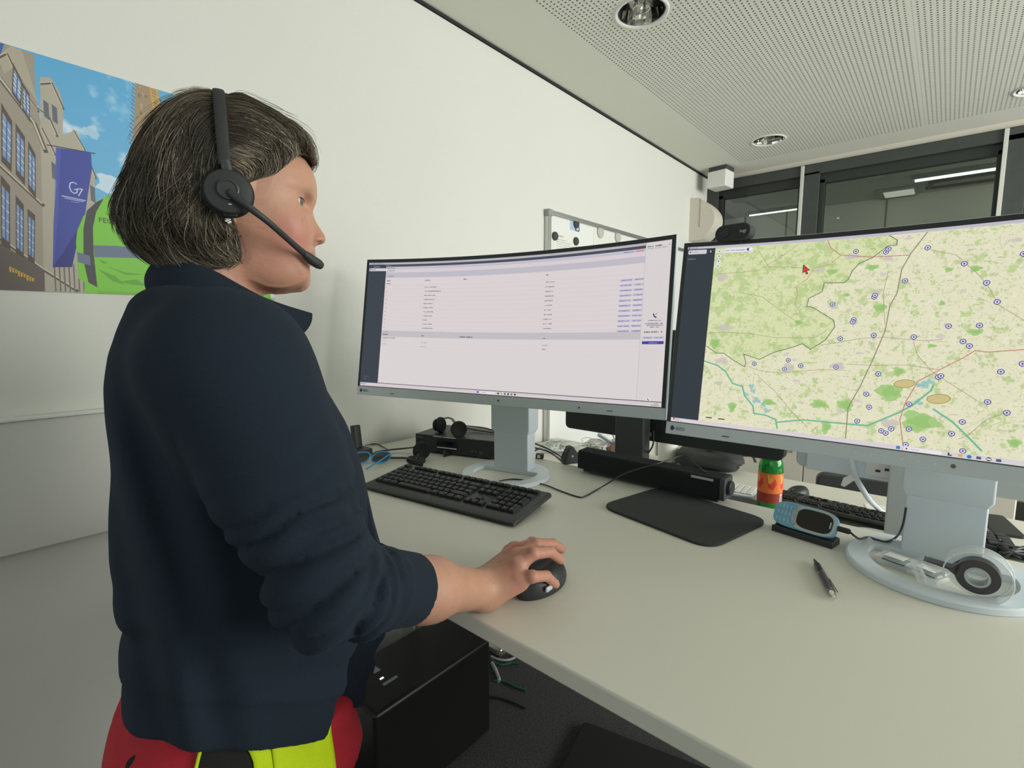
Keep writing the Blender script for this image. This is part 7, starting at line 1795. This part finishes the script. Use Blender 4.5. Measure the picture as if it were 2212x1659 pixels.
# distance beyond the head's own grid grows outwards
inb = [np.clip(ax5[i], head_grid[1][i], head_grid[3][i][-1]) for i in range(3)]
ex = np.sqrt(((ax5[0]-inb[0])**2)[:, None, None]+((ax5[1]-inb[1])**2)[None, :, None]+((ax5[2]-inb[2])**2)[None, None, :]); FHs = FHs+ex
dd = dsm[:, None, :]; bb_h = np.interp(Z, [zz(585), zz(540), zz(450), zz(380), zz(300), zz(205)], [.072, .086, .094, .092, .087, .080])
q = np.clip(np.abs(Y)/bb_h, 0, 1); FI = 0.070*(1-np.sqrt(np.clip(1-q**2.4, 0, 1)))+np.clip(np.abs(Y)-bb_h, 0, None)*1.6-dd
FI = FI*0.75/np.sqrt(1+np.clip(0.8*q*q/np.maximum(1-q*q, .05), 0, 9))
off = 0.0035+0.30*np.clip(dd, 0, 0.03)
FHair = smin(FHs-off, FI, 0.012)
frontm = np.clip((X-0.045)/0.03, 0, 1)      # towards the forehead the hair lies close to the skull
FHair = smax(FHair, -dh[:, None, :]+0*Y, 0.004)
# face opening: the hairline in front of the ears and across the forehead
fo = LP(560, 470, 0)
hair_grid = (FHair.astype(np.float32), lo5, h5, ax5)
vhair = nets(hair_grid[0], lo5, h5)

M_h = []
for i, c in enumerate(((0.040, 0.033, 0.023), (0.075, 0.061, 0.042), (0.115, 0.094, 0.066), (0.18, 0.150, 0.106), (0.33, 0.28, 0.20))):
    m = mat('hair_tone', c, 0.42, spec=0.45); M_h.append(m)
hair = to_obj('hair', [vhair], [M_h[0]], person); hair['label'] = 'ear-length brown hair with lighter streaks, swept back'
# guide lines of the flow, in photo pixels on the near side
guides = [[(478, 214), (450, 208), (415, 212), (375, 236), (335, 280), (305, 330), (280, 390), (258, 440)], [(476, 222), (430, 225), (385, 260), (345, 320), (315, 390), (285, 450), (255, 470)],
 [(474, 240), (430, 265), (390, 320), (360, 390), (330, 450), (300, 500), (290, 530)], [(470, 270), (438, 310), (412, 370), (390, 440), (365, 500), (345, 550)], [(466, 310), (446, 350), (428, 410), (410, 470), (400, 520), (415, 560), (440, 575)],
 [(458, 350), (445, 400), (436, 450), (440, 500), (462, 540), (500, 560)], [(430, 480), (425, 520), (450, 550), (490, 570)], [(480, 480), (488, 520), (500, 550), (510, 562)], [(350, 470), (345, 510), (370, 550), (420, 575)], [(290, 470), (290, 510), (320, 550), (370, 575)],
 [(492, 222), (530, 224), (570, 244), (610, 268), (645, 292), (668, 325)], [(492, 240), (530, 244), (575, 262), (615, 286), (650, 315), (664, 340)], [(494, 265), (530, 268), (575, 284), (615, 306), (645, 335)], [(496, 295), (530, 300), (570, 312), (605, 328), (622, 350)],
 [(500, 330), (530, 338), (565, 348), (595, 360), (605, 372)], [(505, 365), (530, 374), (560, 382), (585, 388)], [(610, 350), (585, 372), (560, 388), (535, 400)], [(640, 335), (610, 362), (575, 388), (545, 402)]]
GP, GD = [], []
for g_ in guides:
    a = outline(g_, -0.07); a = np.array(smooth_path([Vector((p[0], p[1], 0)) for p in a], 5))[:, :2]
    t = np.gradient(a, axis=0); t /= np.linalg.norm(t, axis=1)[:, None]; GP.append(a); GD.append(t)
GP = np.concatenate(GP); GD = np.concatenate(GD)
band_x = lambda z: np.interp(z, [L3(491, 380, -.095)[1], L3(478, 228, 0)[1]], [L3(491, 380, -.095)[0], L3(478, 228, 0)[0]])
def flow(xz, back):
    d = ((xz[:, None, :]-GP[None])**2).sum(2); same = (GP[None, :, 0] < band_x(GP[None, :, 1])) == back[:, None]
    w = np.where(same, 1, 0.0001)*np.exp(-d/(2*0.010**2))+1e-9/(d+1e-5)*same
    v = (w[..., None]*GD[None]).sum(1); return v/np.maximum(np.linalg.norm(v, axis=1), 1e-9)[:, None]
HV = vhair[0]
def grow(n, steps, step, seed, lift0, lift1, jitter, sel=None, thick=0.00042):
    rg = np.random.default_rng(seed); Vp = HV if sel is None else HV[sel]
    P = Vp[rg.integers(0, len(Vp), n)]+rg.normal(0, 0.0008, (n, 3)); back = P[:, 0] < band_x(P[:, 2])
    clump = noise3(P[:, 0]*90, P[:, 1]*90, P[:, 2]*90)
    ang = clump*1.0+rg.normal(0, jitter, n); curl = rg.normal(0, 0.05, n); out = [P.copy()]
    lift = rg.uniform(lift0, lift1, n); nst = rg.integers(max(3, steps//2), steps+1, n)
    for k in range(steps):
        f = flow(P[:, [0, 2]], back); a = ang*.45+curl*k*.5; c, s = np.cos(a), np.sin(a)
        v = np.stack([f[:, 0]*c-f[:, 1]*s, np.zeros(n), f[:, 0]*s+f[:, 1]*c], 1)
        g_ = grad(hair_grid, P); gn = np.linalg.norm(g_, axis=1)[:, None]; nrm = g_/np.maximum(gn, 1e-6)
        vt_ = v-nrm*(v*nrm).sum(1)[:, None]; L_ = np.linalg.norm(vt_, axis=1)[:, None]; vt_ = vt_/np.maximum(L_, .35)
        fh = sample(hair_grid, P)[:, None]
        tgt = lift[:, None]*(0.3+0.7*(k/steps))
        P = P+vt_*step-nrm*np.clip((fh/np.maximum(gn, .5)-tgt), -0.0025, 0.0025)*0.7
        # do not cross the band of the headset
        bx = band_x(P[:, 2]); lim = np.where(back, np.minimum(P[:, 0], bx-0.004), np.maximum(P[:, 0], bx+0.004)); hi_ = P[:, 2] > L3(491, 395, -.09)[1]
        P[:, 0] = np.where(hi_, lim, P[:, 0])
        out.append(P.copy())
    return np.stack(out, 1), nst, rg
def strands(name, n, steps, step, seed, lift0, lift1, jitter, parent, r0=0.00045, sel=None, tones=(.20, .24, .25, .20, .11)):
    S, nst, rg = grow(n, steps, step, seed, lift0, lift1, jitter, sel)
    V = []; F = []; MI = []; 
    # tones come in streaks
    st = noise3(S[:, 0, 0]*55+4, S[:, 0, 1]*30, S[:, 0, 2]*22)+rg.normal(0, .17, n); rk = np.argsort(np.argsort(st))/n
    tone = np.searchsorted(np.cumsum(tones), rk).clip(0, 4)
    VV, FF, MM, c = [], [], [], 0
    ang3 = np.array([0, 2*math.pi/3, 4*math.pi/3])
    T = np.gradient(S, axis=1); T /= np.maximum(np.linalg.norm(T, axis=2), 1e-9)[..., None]
    up = np.zeros_like(T); up[..., 1] = 1; A = up-T*(up*T).sum(2)[..., None]; A /= np.maximum(np.linalg.norm(A, axis=2), 1e-6)[..., None]; Bv = np.cross(T, A)
    for i in range(n):
        m_ = nst[i]+1; t = np.linspace(0, 1, m_); r = r0*(0.55+0.45*np.sin(np.pi*np.clip(t*.9+.12, 0, 1)))*rg.uniform(.7, 1.3); r[-1] = r0*.15
        ring = S[i, :m_, None, :]+r[:, None, None]*(A[i, :m_, None, :]*np.cos(ang3)[None, :, None]+Bv[i, :m_, None, :]*np.sin(ang3)[None, :, None])
        VV.append(ring.reshape(-1, 3)); b0 = c+np.arange(m_-1)[:, None]*3+np.arange(3)[None]; b1 = c+np.arange(m_-1)[:, None]*3+((np.arange(3)+1) % 3)[None]
        FF.append(np.stack([b0, b1, b1+3, b0+3], -1).reshape(-1, 4)); MM.append(np.full((m_-1)*3, tone[i])); c += m_*3
    Vv = np.concatenate(VV); Fv = np.concatenate(FF); Mv = np.concatenate(MM)
    me = bpy.data.meshes.new(name); me.vertices.add(len(Vv)); me.vertices.foreach_set('co', Vv.astype(np.float32).ravel())
    me.loops.add(Fv.size); me.loops.foreach_set('vertex_index', Fv.astype(np.int32).ravel()); me.polygons.add(len(Fv)); me.polygons.foreach_set('loop_start', np.arange(0, Fv.size, 4, dtype=np.int32))
    for m in M_h: me.materials.append(m)
    me.polygons.foreach_set('material_index', Mv.astype(np.int32)); me.polygons.foreach_set('use_smooth', [True]*len(Fv)); me.update(calc_edges=True)
    o = bpy.data.objects.new(name, me); COL.objects.link(o); o.parent = parent; return o
strands('hair_strands', 15000, 16, 0.0042, 1, 0.0002, 0.0022, 0.10, hair)
strands('hair_strands', 5000, 20, 0.0045, 2, 0.0012, 0.0050, 0.22, hair, 0.00040)
# flyaway hairs along the top and the curled ends at the nape
fl1 = (HV[:, 2] > zz(300)) & (np.abs(HV[:, 1]) < 0.05)
strands('flyaway_hair', 260, 18, 0.0045, 3, 0.003, 0.015, 0.45, hair, 0.00022, sel=fl1)
fl3 = (HV[:, 0] > 0.055) & (HV[:, 2] < zz(300)) & (HV[:, 1] < 0.02)
strands('flyaway_hair', 500, 12, 0.0040, 6, 0.0, 0.003, 0.6, hair, 0.00030, sel=fl3)
fl2 = (HV[:, 2] < zz(500)) | (HV[:, 0] < hairp[:, 0].min()+0.03)
strands('flyaway_hair', 900, 14, 0.0040, 4, 0.002, 0.012, 0.5, hair, 0.00032, sel=fl2)

# ---------------------------------------------------------------- headset worn by the person
hs = thing('headset', 'black headset with a long microphone boom worn by the person', 'headset', (PO[0], PO[1], 0), PA)
M_hs = mat('headset_plastic', (0.030, 0.034, 0.034), 0.5, bump=0.1, bscale=1200); M_hs2 = mat('headset_plate', (0.045, 0.05, 0.05), 0.38)
YC = -0.101
ec = LP(493, 416, YC)
top = LP(476, 219, 0.0)
band = []; rad = []
for k in range(33):
    a = math.pi*k/32; zt_b = top[2]; zb_b = LP(491, 360, -0.098)[2]
    y = -0.1045*math.copysign(abs(math.cos(a))**.72, math.cos(a)); f = math.sin(a)**.85
    band.append((ec[0]-0.002+(top[0]-ec[0])*f, y, zb_b+(zt_b-zb_b)*f))
G().tube(band, 0.0062, 12, flat=(1.0, 0.26), upv=(1, 0, 0.02)).obj('headband', M_blackmatte, hs, smooth=True)
for s, sy in ((-1, 1), (1, -1)):
    yy_ = s*abs(YC)
    # slider between band and cup
    G().tube([(ec[0]-0.0015, s*0.1045, LP(491, 350, -.098)[2]), (ec[0]+0.001, s*0.105, ec[2]+0.020)], 0.0050, 10, flat=(1, .35), upv=(1, 0, 0)).obj('slider', M_hs2, hs, smooth=True)
    Tc = Matrix.Translation((ec[0], yy_, ec[2])) @ Matrix.Rotation(R_(90)*(1 if s < 0 else -1), 4, 'X')
    G().lathe([(0.016, -0.016), (0.024, -0.014), (0.0265, -0.008), (0.0265, -0.002), (0.0245, 0.0)], 44, T=Tc).obj('ear_cushion', M_foam, hs, smooth=True)
    G().lathe([(0.0240, 0.0), (0.0245, 0.004), (0.0228, 0.0075), (0.0130, 0.0095), (0.0, 0.0095)], 44, T=Tc).obj('ear_cup', M_hs, hs, smooth=True, angle=25)
    G().lathe([(0.0112, 0.009), (0.0108, 0.0125), (0.0092, 0.0130), (0.0088, 0.0118), (0.0, 0.0120)], 36, T=Tc @ Matrix.Translation((0.0, 0.001, 0))).obj('hub_disc', M_hs2, hs, smooth=True, angle=25)
    G().box((0.001, -0.0235, -0.002), (0.014, 0.004, 0.006), T=Tc).obj('volume_rocker', M_hs2, hs, bevel=0.001)
Y1 = YC-0.0125
bpts = [LP(497, 413, Y1), LP(515, 430, Y1-0.002), LP(545, 453, Y1-0.002), LP(580, 480, Y1+0.004), LP(612, 508, -0.094), LP(640, 533, -0.078), LP(658, 548, -0.066)]
G().tube([Vector(p) for p in smooth_path(bpts, 5)], [0.0050-0.0014*min(1, k/14)+0.0006*max(0, (k-22)/8) for k in range(31)], 12, flat=(1, .7)).obj('microphone_boom', M_hs, hs, smooth=True)
tp = [LP(655, 545.5, -0.068), LP(662, 552, -0.063), LP(672, 560.5, -0.058), LP(687, 570, -0.052), LP(694, 574.5, -0.049)]
G().tube([Vector(p) for p in tp], [0.0036, 0.0056, 0.0066, 0.0066, 0.0050], 16).obj('microphone_tip', M_hs, hs, smooth=True, angle=60)
G().box((ec[0]+0.001, YC-0.0094, ec[2]-0.0145), (0.0035, 0.0012, 0.0010)).obj('led_mark', M_silver, hs)
